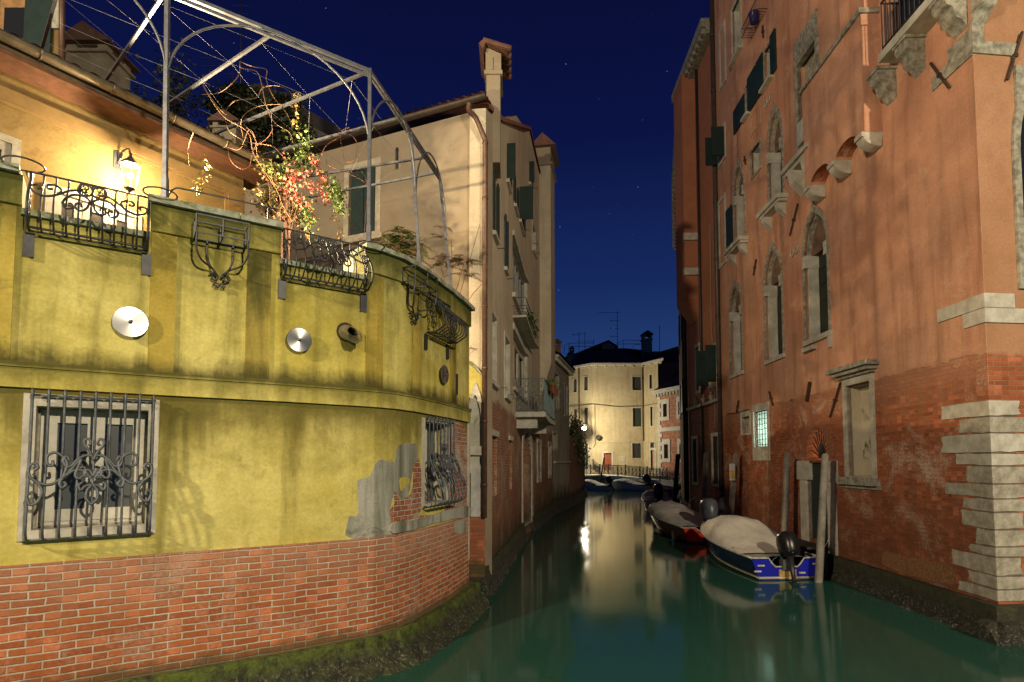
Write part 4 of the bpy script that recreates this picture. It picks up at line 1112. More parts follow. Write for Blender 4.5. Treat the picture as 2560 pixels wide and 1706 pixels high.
footing(GS, -.1, GS.len + .1, 'footing', GW, z1=.35, d1=.12, spread=.3)

# ================================================================== beige house
BS = Surf([(-.56, 11.8), (.41, 20.6), (2.15, 29.8)])
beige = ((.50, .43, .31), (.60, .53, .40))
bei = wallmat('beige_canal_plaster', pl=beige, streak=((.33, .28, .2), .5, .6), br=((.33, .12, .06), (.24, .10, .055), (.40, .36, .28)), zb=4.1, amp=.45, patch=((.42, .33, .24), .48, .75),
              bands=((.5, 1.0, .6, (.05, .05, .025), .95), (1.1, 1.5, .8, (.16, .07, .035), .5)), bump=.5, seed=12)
bei2 = wallmat('beige_shaded_plaster', pl=((.27, .215, .145), (.34, .28, .20)), bump=.15, seed=13, fine=.06)  # house beige darkened; the garden side's shade is in the colour
BH = thing('beige_house', 'tall beige house with green shutters and a brick foot along the canal', 'house', (-.56, 11.8, 0))
bz = lambda K, x, y, d=0: BS.uz(*K(x, y), d)
zc0 = bz(kG, 262, 430)[1]      # top at the near corner
zp1 = bz(kG, 350, 520)[1]; up1 = bz(kG, 350, 520)[0]
zp2 = bz(kG, 515, 570)[1]; up2 = bz(kG, 515, 570)[0]
zp3 = bz(kG, 570, 880)[1]; up3 = BS.len
wins = []
def bwin(K, x0, x1, yt, yb_, far=False):
    u0 = BS.uz(*K(x0, yt))[0]; u1 = BS.uz(*K(x1, yt))[0]
    if far: return (u0, u1, BS.uz(*K(x1, yb_))[1], BS.uz(*K(x1, yt))[1])
    return (u0, u1, BS.uz(*K(x0, yb_))[1], BS.uz(*K(x0, yt))[1])
W_ = dict(
 a=bwin(kG, 306, 322, 812, 1155), b_=bwin(kG, 385, 398, 640, 855), c=bwin(kG, 428, 440, 835, 995), d=bwin(kG, 458, 474, 890, 1085),
 f=bwin(kG, 514, 524, 745, 870), g=bwin(kG, 532, 549, 1110, 1250), e=bwin(kG, 372, 380, 1060, 1360),
 big=bwin(kG, 418, 503, 1178, 1505), h=bwin(kH, 155, 188, 155, 520), i=bwin(kH, 233, 256, 292, 600), fd=bwin(kH, 278, 352, 262, 560))
holes = [rect(*W_[k]) for k in W_]
# arched portal and bricked openings
pu0, pu1 = BS.uz(*kH(327, 900))[0], BS.uz(*kH(372, 900))[0]
pz = BS.uz(*kH(350, 795))[1]; psp = pz - (pu1 - pu0) * .42
def archpoly(u0, u1, z0, zs, za, n=14, ogee=0.0):
    c = (u0 + u1) / 2; h = (u1 - u0) / 2; P = [(u0, z0), (u1, z0)]
    for k in range(n + 1):
        t = math.pi * k / n; x = c + h * math.cos(t); s = math.sin(t)
        P.append((x, zs + (za - zs) * s))
    return P
portal = archpoly(pu0, pu1, .35, psp, pz)
holes.append(portal)
q1 = bwin(kH, 163, 194, 812, 1140); q2 = bwin(kH, 257, 272, 838, 1100); q3 = bwin(kH, 404, 420, 850, 1040); q4 = bwin(kH, 462, 474, 862, 1020)
holes += [rect(*q) for q in (q1, q2, q3, q4)]
b = MB(BS)
b.prism([(0, -.5), (BS.len, -.5), (BS.len, zp3), (up2, zp2), (up1 + (up2 - up1) * .5, (zp1 + zp2) / 2 + .4), (up1, zp1), (0, zc0)], -.35, 0, holes=holes)
b.build('canal_wall', bei, BH)
# left (garden) face
LS = Surf([(-9.5, 15.62), (-.56, 11.8)])
lw0, lw1 = LS.uz(*kB(900, 900))[0], LS.uz(*kB(1062, 900))[0]; lz1 = LS.uz(*kB(905, 790))[1]; lz0 = LS.uz(*kB(900, 1185))[1]
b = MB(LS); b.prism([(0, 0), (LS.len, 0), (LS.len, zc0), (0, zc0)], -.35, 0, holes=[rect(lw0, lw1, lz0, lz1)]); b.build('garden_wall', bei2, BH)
b = MB(LS); b.box(lw0 - .02, lw1 + .02, lz0, lz1, -.25, -.2); wn = b.build('window', GLASS, BH)
b = MB(LS); m_ = (lw0 + lw1) / 2
b.box(lw0 + .02, m_ - .01, lz0 + .02, lz1 - .02, -.1, -.05); b.build('shutter', WOODG, wn); b = MB(LS); b.box(m_ + .01, lw1 - .02, lz0 + .02, lz1 - .02, -.1, -.05); b.build('shutter', WOODG, wn)
b = MB(LS); b.prism(rect(lw0 - .14, lw1 + .14, lz0 - .1, lz1 + .14), -.05, .025, holes=[rect(lw0, lw1, lz0, lz1)]); b.box(lw0 - .25, lw1 + .25, lz0 - .22, lz0 - .1, -.05, .12); b.build('frame', simple('beige_surround', (.52, .45, .33), .85), wn)
b = MB(LS); uf = LS.uz(*kB(1193, 650))[0]; b.box(uf - .02, uf + .02, LS.uz(*kB(1193, 780))[1], LS.uz(*kB(1193, 655))[1], .0, .05); b.build('wall_tie', IRON, BH)
# downpipe and gutter
pipe_u = .10
b = MB(LS); zg2 = zc0 + .02
pr = [(.12 + .09 * (1 + math.cos(a)), zg2 + .12 + .09 * math.sin(a)) for a in [math.pi + math.pi * k / 8 for k in range(9)]] + [(.12 + .09 * (1 + .9 * math.cos(a)), zg2 + .125 + .08 * math.sin(a)) for a in [2 * math.pi - math.pi * k / 8 for k in range(9)]]
V = []
for u in (0, LS.len + .12): V += [(u, z, d) for d, z in pr]
k_ = len(pr); b.add(V, [(i, (i + 1) % k_, (i + 1) % k_ + k_, i + k_) for i in range(k_)] + [tuple(range(k_, 2 * k_))], True)
b.build('gutter', simple('dark_gutter', (.085, .06, .045), .5, .4), BH)
P = [LS(LS.len - .30, zg2 + .05, .20), LS(LS.len - .30, zg2 - .12, .20), LS(LS.len - .10, zg2 - .38, .26), LS(LS.len - .02, zg2 - .8, .12)]
P[-1] += Vector((.06, -.02, 0)); base = Vector((P[-1].x, P[-1].y, 1.55)); 
b = MB(); b.tube(bez([tuple(p) for p in P], 5) + [tuple(base)], .055, 10)
for z in (9.4, 8.2, 7.0, 5.9, 4.6, 3.5, 2.2): b.tube([(base.x, base.y, z), (base.x, base.y, z + .05)], .064, 10)
b.build('downpipe', PIPEM, BH)
def quad_roof(A, B, C, D, name, parent, mat=TILE, pitch=.2):
    """A,B eave; D above A, C above B"""
    w_ = (B - A).length; n = int(w_ / pitch); per = 6; cols = n * per; L = (D - A).length; rows = max(2, int(L / .38)); nn = (B - A).cross(D - A).normalized()
    if nn.z < 0: nn = -nn
    V = []
    for j in range(rows * 2):
        t = (j // 2 + (0 if j % 2 == 0 else .93)) / rows; P, Q = A.lerp(D, t), B.lerp(C, t)
        for i in range(cols + 1): V.append(tuple(P.lerp(Q, i / cols) + nn * (.045 * abs(math.sin(i / per * math.pi)) + (.035 if j % 2 == 0 else 0))))
    q = cols + 1; bb = MB(); bb.add(V, [(j * q + i, j * q + i + 1, (j + 1) * q + i + 1, (j + 1) * q + i) for j in range(rows * 2 - 1) for i in range(cols)])
    bb.add([tuple(p - nn * .04) for p in (A, B, C, D)], [(0, 1, 2, 3)])
    return bb.build(name, mat, parent)
eA, eB = LS(0, zg2 + .14, .22), LS(LS.len + .08, zg2 + .14, .22); rC = BS(up2, zp2 + .06, 0.0); rM = BS(up1, zp1 + .1, 0.0)
quad_roof(eA, eB, rM, rM + (eA - eB), 'roof', BH); quad_roof(rM + (eA - eB), rM, rC, rC + (eA - eB), 'roof', BH)

b = MB(); cc = BS(up2, 0, 0); 
b.add([tuple(BS(0, zc0 + .02, .06)), tuple(BS(up1, zp1 + .02, .06)), tuple(BS(up2, zp2 + .03, .06)), tuple(BS(BS.len, zp3 + .03, .06)),
       tuple(BS(0, zc0 + .12, .06)), tuple(BS(up1, zp1 + .14, .06)), tuple(BS(up2, zp2 + .15, .06)), tuple(BS(BS.len, zp3 + .15, .06)),
       tuple(BS(0, zc0 + .12, -.5)), tuple(BS(up1, zp1 + .14, -.5)), tuple(BS(up2, zp2 + .15, -.5)), tuple(BS(BS.len, zp3 + .15, -.5))],
      [(0, 1, 5, 4), (1, 2, 6, 5), (2, 3, 7, 6), (4, 5, 9, 8), (5, 6, 10, 9), (6, 7, 11, 10)])
b.build('verge', TILE, BH)
# chimney at the corner
ch = bz(kG, 268, 450)[0]; c_a = BS(.55, 0, -.05)
def lathebox(cx, cy, hw_, hd, z0, z1, b): b.box(cx - hw_, cx + hw_, cy - hd, cy + hd, z0, z1)
CHY = 12.6
cpa = at(*kG(268, 260), CHY); cpb = at(*kG(347, 260), CHY); zA1 = at(*kG(300, 250), CHY).z; zA2 = at(*kG(300, 228), CHY).z; zA3 = at(*kG(300, 150), CHY).z; zA4 = at(*kG(250, 95), CHY).z
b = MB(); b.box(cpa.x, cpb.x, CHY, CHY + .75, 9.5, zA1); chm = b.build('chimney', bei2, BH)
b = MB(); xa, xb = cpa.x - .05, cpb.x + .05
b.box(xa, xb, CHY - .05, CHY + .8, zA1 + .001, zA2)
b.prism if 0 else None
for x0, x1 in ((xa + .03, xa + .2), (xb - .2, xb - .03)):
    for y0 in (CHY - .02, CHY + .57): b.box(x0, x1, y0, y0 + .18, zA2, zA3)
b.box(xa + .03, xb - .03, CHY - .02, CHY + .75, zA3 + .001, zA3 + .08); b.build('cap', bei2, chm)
b = MB(); pA = at(*kG(232, 85), CHY); pB = at(*kG(372, 165), CHY - .1); zl = pB.z - .0; xm = pA.x + .12
V = []
for y in (CHY - .16, CHY + .92): V += [(xa - .02, y, zA3 + .1), (xa + .03, y, zA4 + .02), (xb + .14, y, zA3 + .1), (xb + .14, y, zA3 + .17), (xa + .0, y, zA4 + .12), (xa - .12, y, zA4 + .0)]
b.add(V, [(0, 1, 2, 3, 4, 5), (11, 10, 9, 8, 7, 6)] + [(i, (i + 1) % 6, (i + 1) % 6 + 6, i + 6) for i in range(6)])
for k in range(5): b.tube([(xa - .02, CHY - .1 + k * .24, zA4 + .11), (xb + .2, CHY - .1 + k * .24, zA3 + .14)], .07, 6)
b.build('chimney_roof', TILEM, chm)
b = MB(); b.prism if 0 else None
b.add([(xa + .02, CHY - .018, zA3 + .08), (xb - .02, CHY - .018, zA3 + .08), (xa + .06, CHY - .018, zA4)], [(0, 1, 2)]); b.build('gable', bei2, chm)
# projecting chimney breast at the far end
cb0, cb1 = up3 - 0, 0
u0c = BS.uz(*kG(572, 900))[0]; 
b = MB(BS); cbz0 = BS.uz(*kH(455, 430))[1]; D = .5; uc0, uc1 = u0c + .1, u0c + 1.7
ztop_c = at(*kG(570, 735), 24.4).z; cbz0 = at(*kH(462, 425), 24.4).z
b.box(uc0, uc1, cbz0, ztop_c, -.2, D)
b.add([(uc0, cbz0, D), (uc1, cbz0, D), (uc1, cbz0 - 1.6, 0), (uc0, cbz0 - 1.6, 0), (uc0, cbz0, 0), (uc1, cbz0, 0)], [(0, 1, 2, 3), (0, 3, 4), (1, 5, 2)])
brst = b.build('chimney_breast', bei, BH)
b = MB(BS); b.box(uc0 - .1, uc1 + .1, ztop_c, ztop_c + .12, -.3, D + .1)
for ux in (uc0, uc1 - .25): b.box(ux, ux + .25, ztop_c + .12, ztop_c + .65, -.2, D)
b.box(uc0, uc1, ztop_c + .651, ztop_c + .85, -.2, D); b.build('cap', bei2, brst)
b = MB(BS); b.add([(uc0 - .2, ztop_c + .86, -.4), (uc1 + .2, ztop_c + .86, -.4), (uc1 + .2, ztop_c + .86, D + .25), (uc0 - .2, ztop_c + .86, D + .25), (uc0 - .2, ztop_c + 1.45, (D - .2) / 2), (uc1 + .2, ztop_c + 1.45, (D - .2) / 2)],
      [(0, 1, 5, 4), (3, 4, 5, 2), (0, 4, 3), (1, 2, 5), (0, 3, 2, 1)]); b.build('chimney_roof', TILEM, brst)
# windows
def bw(k, kind):
    u0, u1, z0, z1 = W_[k]
    b = MB(BS); b.box(u0 - .03, u1 + .03, z0 - .02, z1 + .02, -.26, -.22); wn = b.build('window', GLASSG if kind == 'big' else GLASS, BH)
    b = MB(BS); b.prism(rect(u0 + .001, u1 - .001, z0 + .001, z1 - .001), -.22, -.004, holes=[rect(u0 + .02, u1 - .02, z0 + .02, z1 - .02)]); b.build('reveal', STONE, wn)
    b = MB(BS)
    if kind == 'big':
        n = 3
        for i in range(n):
            a = u0 + (u1 - u0) * i / n; c = u0 + (u1 - u0) * (i + 1) / n
            b.prism(rect(a + .02, c - .02, z0, z1), -.2, -.12, holes=[rect(a + .14, (a + c) / 2 - .03, z0 + .2, z1 - .12), rect((a + c) / 2 + .03, c - .14, z0 + .2, z1 - .12)])
        b.build('casement', simple('grey_paint', (.3, .3, .28), .6), wn)
        b = MB(BS); b.box(u0 - .1, u1 + .1, z1, z1 + .14, -.1, .07); b.box(u0 - .1, u1 + .1, z0 - .14, z0, -.1, .1); b.build('sill', STONE, wn)
        return wn
    b.box(u0 - .1, u1 + .1, z0 - .1, z0 - .001, -.2, .09); b.build('sill', STONE, wn)
    if kind == 'shut':
        for sd, (a, c) in enumerate(((u0 - (u1 - u0) * .5, u0 - .01), (u1 + .01, u1 + (u1 - u0) * .5))):
            b = MB(BS); b.box(a, c, z0 + .02, z1 - .02, .025, .065); b.build('shutter', WOODG, wn)
        b = MB(BS); b.box(u0, u1, z0 + .02, z1 - .02, -.2, -.15); b.build('casement', WOODD, wn)
    if kind == 'open':   # half open shutter standing out
        b = MB(BS); b.box(u0 - .01, u0 + .03, z0 + .02, z1 - .02, 0, (u1 - u0) * .45); b.build('shutter', WOODG, wn)
        b = MB(BS); b.box(u1 + .01, u1 + (u1 - u0) * .5, z0 + .02, z1 - .02, .025, .065); b.build('shutter', WOODG, wn)
    if kind == 'stone':
        b = MB(BS); b.prism(rect(u0 - .12, u1 + .12, z0 - .12, z1 + .12), -.05, .03, holes=[rect(u0, u1, z0, z1)]); b.build('frame', STONE, wn)
        b = MB(BS); b.box(u0, u1, z0, z1, -.21, -.14); b.build('blind_shutter', simple('grey_board', (.36, .34, .28), .8), wn)
    if kind == 'door':
        for i in range(3):
            a = u0 + (u1 - u0) * i / 3; c = u0 + (u1 - u0) * (i + 1) / 3
            b = MB(BS); b.prism(rect(a + .02, c - .02, z0, z1), -.2, -.12, holes=[rect(a + .18, c - .18, z0 + .5, z1 - .2)]); b.build('door_leaf', simple('cream_door', (.5, .46, .36), .6), wn)
        b = MB(BS); b.box(u0 - .15, u1 + .4, z1 + .35, z1 + .42, 0, .42); b.box(u0 - .1, u1 + .1, z1, z1 + .2, -.1, .05); b.build('lintel', STONE, wn)
    return wn
for k, kd in (('a', 'shut'), ('b_', 'open'), ('c', 'shut'), ('d', 'open'), ('f', 'open'), ('g', 'stone'), ('e', 'shut'), ('big', 'big'), ('h', 'stone'), ('i', 'stone'), ('fd', 'door')): bw(k, kd)
for k, q in enumerate((q1, q2, q3, q4)):
    b = MB(BS); b.box(q[0] - .02, q[1] + .02, q[2] - .02, q[3] + .02, -.2, -.07 if k < 2 else -.15); wn = b.build('bricked_window' if k < 2 else 'window', obr if k < 2 else GLASS, BH)
    b = MB(BS)
    if k < 2: b.box(q[0] - .12, q[1] + .12, q[3], q[3] + .13, -.1, .04)
    else: b.prism(rect(q[0] - .16, q[1] + .16, q[2] - .16, q[3] + .16), -.08, .035, holes=[rect(*q)])
    b.build('frame', STONE, wn)
b = MB(BS)
po = archpoly(pu0 - .35, pu1 + .3, .35, psp, pz + .35)
b.prism(po, -.1, .04, holes=[archpoly(pu0, pu1, .351, psp, pz)]); pf = b.build('portal_arch', STONE, BH)
b = MB(BS); b.box(pu0 - .1, pu1 + .1, -.3, pz + .1, -1.2, -1.1); b.build('portal_infill', obr, BH)
b = MB(BS); b.box(pu1 - .9, pu1 + .0, .4, 1.9, -1.09, -.6); b.build('low_door', simple('cream_board', (.5, .45, .33), .8), BH)
footing(BS, -.05, pu0, 'footing', BH, z1=.55, d1=.06, spread=.25, step=.10); footing(BS, pu1, BS.len, 'footing', BH, z1=.55, d1=.06, spread=.25, step=.12)
# iron shutter holders
for K, x, y in ((kG, 345, 1250), (kG, 400, 1425), (kG, 492, 1143), (kG, 545, 903), (kG, 545, 1222), (kG, 560, 1276), (kH, 405, 267), (kH, 213, 565), (kH, 252, 600), (kH, 284, 622), (kH, 470, 728)):
    u, z = BS.uz(*K(x - 14, y)); b = MB(BS); b.tube([(u, z, 0), (u, z, .22), (u, z - .08, .22)], .012, 4); b.build('shutter_holder', IRON, BH)
# balcony
u0, u1, zb0, zb1 = BS.uz(*kH(292, 600))[0], BS.uz(*kH(350, 700))[0], BS.uz(*kH(302, 700), .0)[1], 0
zb1 = zb0 + 1.05; D = .95; ub1 = u0 + 4.6; u0 -= .1
b = MB(BS); b.box(u0, ub1, zb0 - .16, zb0, 0, D); b.box(u0 + .3, u0 + .6, zb0 - .5, zb0 - .16, 0, D * .7); b.box(ub1 - .7, ub1 - .4, zb0 - .5, zb0 - .16, 0, D * .7); bal = b.build('balcony', STONE, BH)
blue = simple('teal_painted_iron', (.06, .11, .12), .5, .2, c2=(.03, .05, .06))
b = MB(BS); D2 = D - .04
for z in (zb0 + .05, zb1): b.tube([(u0 + .04, z, 0), (u0 + .04, z, D2), (ub1 - .04, z, D2), (ub1 - .04, z, 0)], .018, 4)
n = 34
for i in range(n + 1):
    u = u0 + .04 + (ub1 - u0 - .08) * i / n; b.tube([(u, zb0, D2), (u, zb1, D2)], .011, 4)
for i in range(1, 9):
    d_ = D2 * i / 9; b.tube([(u0 + .04, zb0, d_), (u0 + .04, zb1, d_)], .011, 4)
for i in range(4):
    for j in range(5):
        cz = zb0 + .15 + .19 * j; cd = D2 * (i + .5) / 4; b.tube([(u0 + .03, cz + .09 * math.sin(a), cd + .09 * math.cos(a)) for a in [2 * math.pi * k / 10 for k in range(10)]], .010, 4, closed=True)
b.build('balcony_railing', blue, bal)
# flower boxes
clay = simple('clay_pot', (.40, .14, .07), .8)
for i in range(3):
    u = u0 + 2.0 + i * .75; b = MB(BS); c = BS(u, zb1 - .16, D + .12)
    t = thing('flower_pot', ('clay pot nearest the door on the balcony rail', 'middle clay pot with green leaves on the balcony rail', 'farthest clay pot with hanging leaves on the balcony rail')[i], 'flower pot', tuple(c), 'pots on the balcony rail')
    b = MB(); b.lathe(c, (0, 0, 1), [(.10, 0), (.13, .2), (.15, .2), (.15, .25), (.12, .25)], 12); b.build('pot', clay, t)
    b = MB()
    for _ in range(110): leaf(b, c + Vector((rn.gauss(0, .10), rn.gauss(0, .16), .28 + rn.gauss(0, .11))), .075, rn)
    b.build('foliage', LG, t)
bb_ = W_['big']; uW = (bb_[0] + bb_[1]) / 2; c = BS(uW, bb_[2] - .4, .2)
t = thing('window_planter', 'iron planter with green leaves under the wide grey window', 'planter', tuple(c))
b = MB(BS)
for z in (bb_[2] - .4, bb_[2] - .15):
    b.tube([(bb_[0], z, .02), (bb_[0], z, .4), (bb_[1], z, .4), (bb_[1], z, .02)], .014, 4)
for i in range(14): u = bb_[0] + (bb_[1] - bb_[0]) * i / 13; b.tube([(u, bb_[2] - .15, .4), (u, bb_[2] - .4, .4), (u, bb_[2] - .4, .02)], .009, 4)
b.build('rack', IRON, t)
b = MB()
for _ in range(260): leaf(b, BS(rn.uniform(uW, bb_[1]), bb_[2] - .1 + rn.gauss(0, .14), .25 + rn.gauss(0, .08)), .16, rn)
b.build('foliage', LG, t)

# ================================================================== grey house and garden wall further down the left bank
G2 = Surf([(2.15, 29.8), (3.55, 35.2)])
grey = wallmat('grey_plaster', pl=((.36, .32, .25), (.46, .42, .33)), streak=((.20, .18, .14), .48, .8), mottled=((.26, .13, .07), .60, .7), bands=((.6, 1.2, .6, (.04, .05, .025), .95),), seed=15, bump=.4)
GH = thing('grey_house', 'low weathered grey house with dentilled eave after the beige house', 'house', (2.15, 29.8, 0))
ze = G2.uz(*kH(470, 392))[1]
def gw(K, x0, x1, yt, yb_): return (G2.uz(*K(x0, yt))[0], G2.uz(*K(x1, yt))[0], G2.uz(*K(x0, yb_))[1], G2.uz(*K(x0, yt))[1])
gws = [gw(kH, 492, 512, 485, 665), gw(kH, 545, 556, 548, 700), gw(kH, 485, 505, 800, 880)]
b = MB(G2); b.prism(rect(0, G2.len, -.5, ze), -.35, 0, holes=[rect(*q) for q in gws]); b.build('wall', grey, GH)
b = MB(); e0 = G2(G2.len, 0, 0); b.hull8([(e0.x, e0.y, -.5), (e0.x - 5, e0.y + 1.5, -.5), (e0.x - 6, e0.y - 3, -.5), (e0.x - .3, e0.y - .3, -.5), (e0.x, e0.y, ze), (e0.x - 5, e0.y + 1.5, ze), (e0.x - 6, e0.y - 3, ze), (e0.x - .3, e0.y - .3, ze)]); b.build('side_wall', grey, GH)
b = MB(G2); b.box(-.1, G2.len + .1, ze, ze + .15, -.4, .35)
i = 0.0
while i < G2.len: b.box(i, i + .14, ze - .16, ze - .002, 0, .28); i += .42
b.build('eave', STONE, GH)
tiled_roof(G2, -.2, G2.len + .2, ze + .16, .4, ze + 2.0, -3.5, 'roof', GH, TILED, .3)
for k, q in enumerate(gws):
    b = MB(G2); b.box(q[0] - .02, q[1] + .02, q[2], q[3], -.25, -.2); wn = b.build('window', GLASS, GH)
    b = MB(G2); b.prism(rect(q[0] - .12, q[1] + .12, q[2] - .15, q[3] + .12), -.05, .04, holes=[rect(*q)]); b.build('frame', STONE, wn)
    if k < 2:
        for ab in ((q[1] + .02, q[1] + (q[1] - q[0]) * .5), (q[0] - (q[1] - q[0]) * .5, q[0] - .02)): b = MB(G2); b.box(ab[0], ab[1], q[2], q[3], .04, .08); b.build('shutter', simple('pale_shutter', (.36, .37, .33), .7), wn)
b = MB(G2); b.box(.2, G2.len, 2.6, 2.72, 0, .1); b.build('ledge', STONE, GH)
footing(G2, 0, G2.len, 'footing', GH, z1=.6, d1=.1, spread=.3, step=.25)
chimney('chimney', 'brick chimney above the eave of the grey house', 1383, 1402, 852, 895, 34, z0=6, mat=simple('dim_brick', (.2, .11, .08), .9))
bw_ = wallmat('garden_brick', br=((.32, .13, .07), (.24, .10, .06), (.38, .33, .25)), patch=((.45, .40, .3), .58, .8), bands=((.5, .6, .6, (.05, .05, .02), .95),), bump=.5, seed=18)
G3 = Surf([(3.55, 35.2), (3.9, 36.2), (5.75, 45)])
GB = thing('garden_wall', 'old brick garden wall with a stepped top at the end of the left bank', 'wall', (3.55, 35.2, 0))
b = MB(G3); za_ = G3.uz(*kH(572, 815))[1]; zb_ = G3.uz(*kH(625, 890))[1]
b.prism([(0, -.5), (G3.len, -.5), (G3.len, G3.uz(*kI(240, 1080))[1]), (G3.len - 2.2, G3.uz(*kI(205, 1070))[1]), (1.1, za_), (0, za_)], -.5, 0); b.build('wall', bw_, GB)
footing(G3, 0, G3.len, 'footing', GB, z1=.5, d1=.1, spread=.3, step=.3)
SH_ = thing('overhanging_shrub', 'olive shrub spilling over the brick garden wall', 'shrub', tuple(G3(1, za_, -.3)))
b = MB(); bs = MB(); c = G3(1.3, za_ + .2, -.2)
for _ in range(1100):
    t_ = rn.random(); q = G3(.3 + 4.5 * t_, za_ + .9 - 2.2 * t_ + rn.gauss(0, .35), .1 + rn.gauss(0, .25)); leaf(b, q, .22, rn)
for k in range(8): bs.tube([c, G3(.4 + k * .5, za_ + .8 - .25 * k, .1)], .02, 4)
b.build('foliage', leafm('leaf_dusty', (.10, .11, .04), (.16, .16, .07)), SH_); bs.build('stem', STEM, SH_)
# ================================================================== red palazzo on the right bank
PA = Surf([(8.45, 8.93), (7.41, 8.8), (7.84, 21.2)][1:], flip=-1)
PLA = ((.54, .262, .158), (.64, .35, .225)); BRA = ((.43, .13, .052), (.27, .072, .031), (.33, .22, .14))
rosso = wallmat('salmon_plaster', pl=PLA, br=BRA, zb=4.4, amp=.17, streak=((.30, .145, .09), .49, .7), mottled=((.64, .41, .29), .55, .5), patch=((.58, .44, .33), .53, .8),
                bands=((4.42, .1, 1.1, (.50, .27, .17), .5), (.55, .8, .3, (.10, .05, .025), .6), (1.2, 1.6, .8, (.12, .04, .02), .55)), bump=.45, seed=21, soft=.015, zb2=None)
ross2 = wallmat('dimmed_side_plaster', pl=((.37, .19, .10), (.44, .24, .14)), br=BRA, zb=4.38, amp=.08, bump=.4, seed=25, patch=((.5, .38, .28), .62, .6))  # palazzo plaster, darker and yellower; this side's light is in the colour
PH = thing('red_palazzo', 'large salmon plastered palazzo with gothic windows and stone corner', 'palazzo', (7.41, 8.8, 0))
ZT = 22.0; FND = .52
z_ = lambda K, x, y, d=0: PA.uz(*K(x, y), d)[1]
u_ = lambda K, x, y, d=0: PA.uz(*K(x, y), d)[0]
def ogee(u0, u1, z0, zs, za, n=10, k=.6):
    """closed outline: rectangle below the springing, pointed ogee above; u0<u1"""
    c = (u0 + u1) / 2; h = (u1 - u0) / 2; H = za - zs; R_ = []
    for i in range(n + 1):
        t = i / n
        if t < k: a = t / k * math.pi * .38; x = h * math.cos(a) ; z = zs + H * .80 * math.sin(a) / math.sin(math.pi * .38)
        else:
            s = (t - k) / (1 - k); x0 = h * math.cos(math.pi * .38); x = x0 * (1 - s) ** 1.4; z = zs + H * (.80 + .20 * s)
        R_.append((x, z))
    return [(u0, z0), (u1, z0)] + [(c + x, z) for x, z in R_] + [(c - x, z) for x, z in R_[::-1][1:]]
def lining(q, d0, d1, mat, parent, t=.02, poly=None):
    b = MB(PA)
    if poly: b.prism(poly[0], d0, d1, holes=[poly[1]])
    else: b.prism(rect(q[0] + .001, q[1] - .001, q[2] + .001, q[3] - .001), d0, d1, holes=[rect(q[0] + t, q[1] - t, q[2] + t, q[3] - t)])
    return b.build('reveal', mat, parent)
G = []
def gothic(K, xl, xr, ysr, ysp, yap, xap, K2=None, ybl=None):
    """xr near edge (right in photo), ysr: sill y at right, ysp: spring y at right, (xap, yap) apex"""
    un, uf = u_(K, xr, ysp), u_(K, xl, ysp)
    return dict(u0=un, u1=uf, z0=z_(K2 or K, xr, ysr), zs=z_(K, xr, ysp), za=PA.uz(*K(xap, yap))[1])
G.append(gothic(kL, 1003, 1190, 1192, 480, 245, 1078))
G.append(gothic(kL, 697, 832, 1368, 745, 530, 757))
G.append(gothic(kL, 425, 515, 1500, 985, 815, 474))
G.append(gothic(kK, 722, 835, 145, 1080, 850, 778, kL))
G.append(gothic(kK, 452, 536, 470, 1450, 1275, 497, kL))
holesA = [ogee(g['u0'], g['u1'], g['z0'], g['zs'], g['za']) for g in G]
def rw(K, xl, xr, yt, yb_):   # near edge coordinates
    return (u_(K, xr, yt), u_(K, xl, yt), z_(K, xr, yb_), z_(K, xr, yt))
R6 = rw(kK, 935, 1090, 0, 1185); R6 = (R6[0], R6[1], R6[2], 13.6)
R1 = rw(kK, 440, 505, 20, 372); R1 = (R1[0], R1[1], R1[2], R1[3] + .3)
Rs = rw(kK, 590, 660, 1105, 1318)
S1 = rw(kK, 549, 567, 660, 890); S2 = rw(kK, 694, 745, 330, 610); S3 = rw(kK, 548, 566, 700, 920)
RG = (PA.uz(*kO(335, 1150))[0], PA.uz(*kO(160, 1190))[0], PA.uz(*kM(1385, 835))[1], PA.uz(*kO(335, 1145))[1])
RL = rw(kM, 556, 652, 352, 618); RM = rw(kM, 470, 527, 400, 520); RV = rw(kM, 808, 832, 280, 345)
for q in (R6, R1, Rs, S1, S2, RG, RL, RM, RV): holesA.append(rect(*q))
# water door with fan light
DU0, DU1 = u_(kM, 1083, 720), u_(kM, 935, 720); DZ1 = z_(kM, 1083, 716); DAP = z_(kM, 1010, 482)
DZ0 = .75
fan = [(DU0, DZ1)] + [(DU1, DZ1)] + [((DU0 + DU1) / 2 + (DU1 - DU0) / 2 * math.cos(math.pi * k / 14), DZ1 + .1 + (DAP - DZ1 - .1) * math.sin(math.pi * k / 14)) for k in range(0, 15)]
door = [(DU0, DZ0), (DU1, DZ0), (DU1, DZ1 - .06), (DU0, DZ1 - .06)]
holesA += [fan, door]
b = MB(PA); b.prism(rect(.6, PA.len, -.5, ZT), -.55, 0, holes=holesA); b.prism(rect(0, .6, -.5, ZT), -.008, 0); b.build('canal_wall', rosso, PH)
SW = Surf([(7.41, 8.8), (16.5, 9.75)])
sw0 = SW.uz(2545, 400)[0]; swz0, swz1 = SW.uz(2545, 700)[1], SW.uz(2550, 290)[1]
sideg = ogee(sw0, sw0 + 1.3, swz0, swz1 - .6, swz1 + .8)
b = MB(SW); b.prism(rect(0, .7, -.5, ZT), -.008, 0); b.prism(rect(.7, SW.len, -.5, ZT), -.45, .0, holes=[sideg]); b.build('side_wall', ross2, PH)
b = MB(SW); b.box(sw0 - .1, sw0 + 1.4, swz0 - .1, swz1 + .9, -.4, -.32); gn = b.build('window', GLASS, PH)
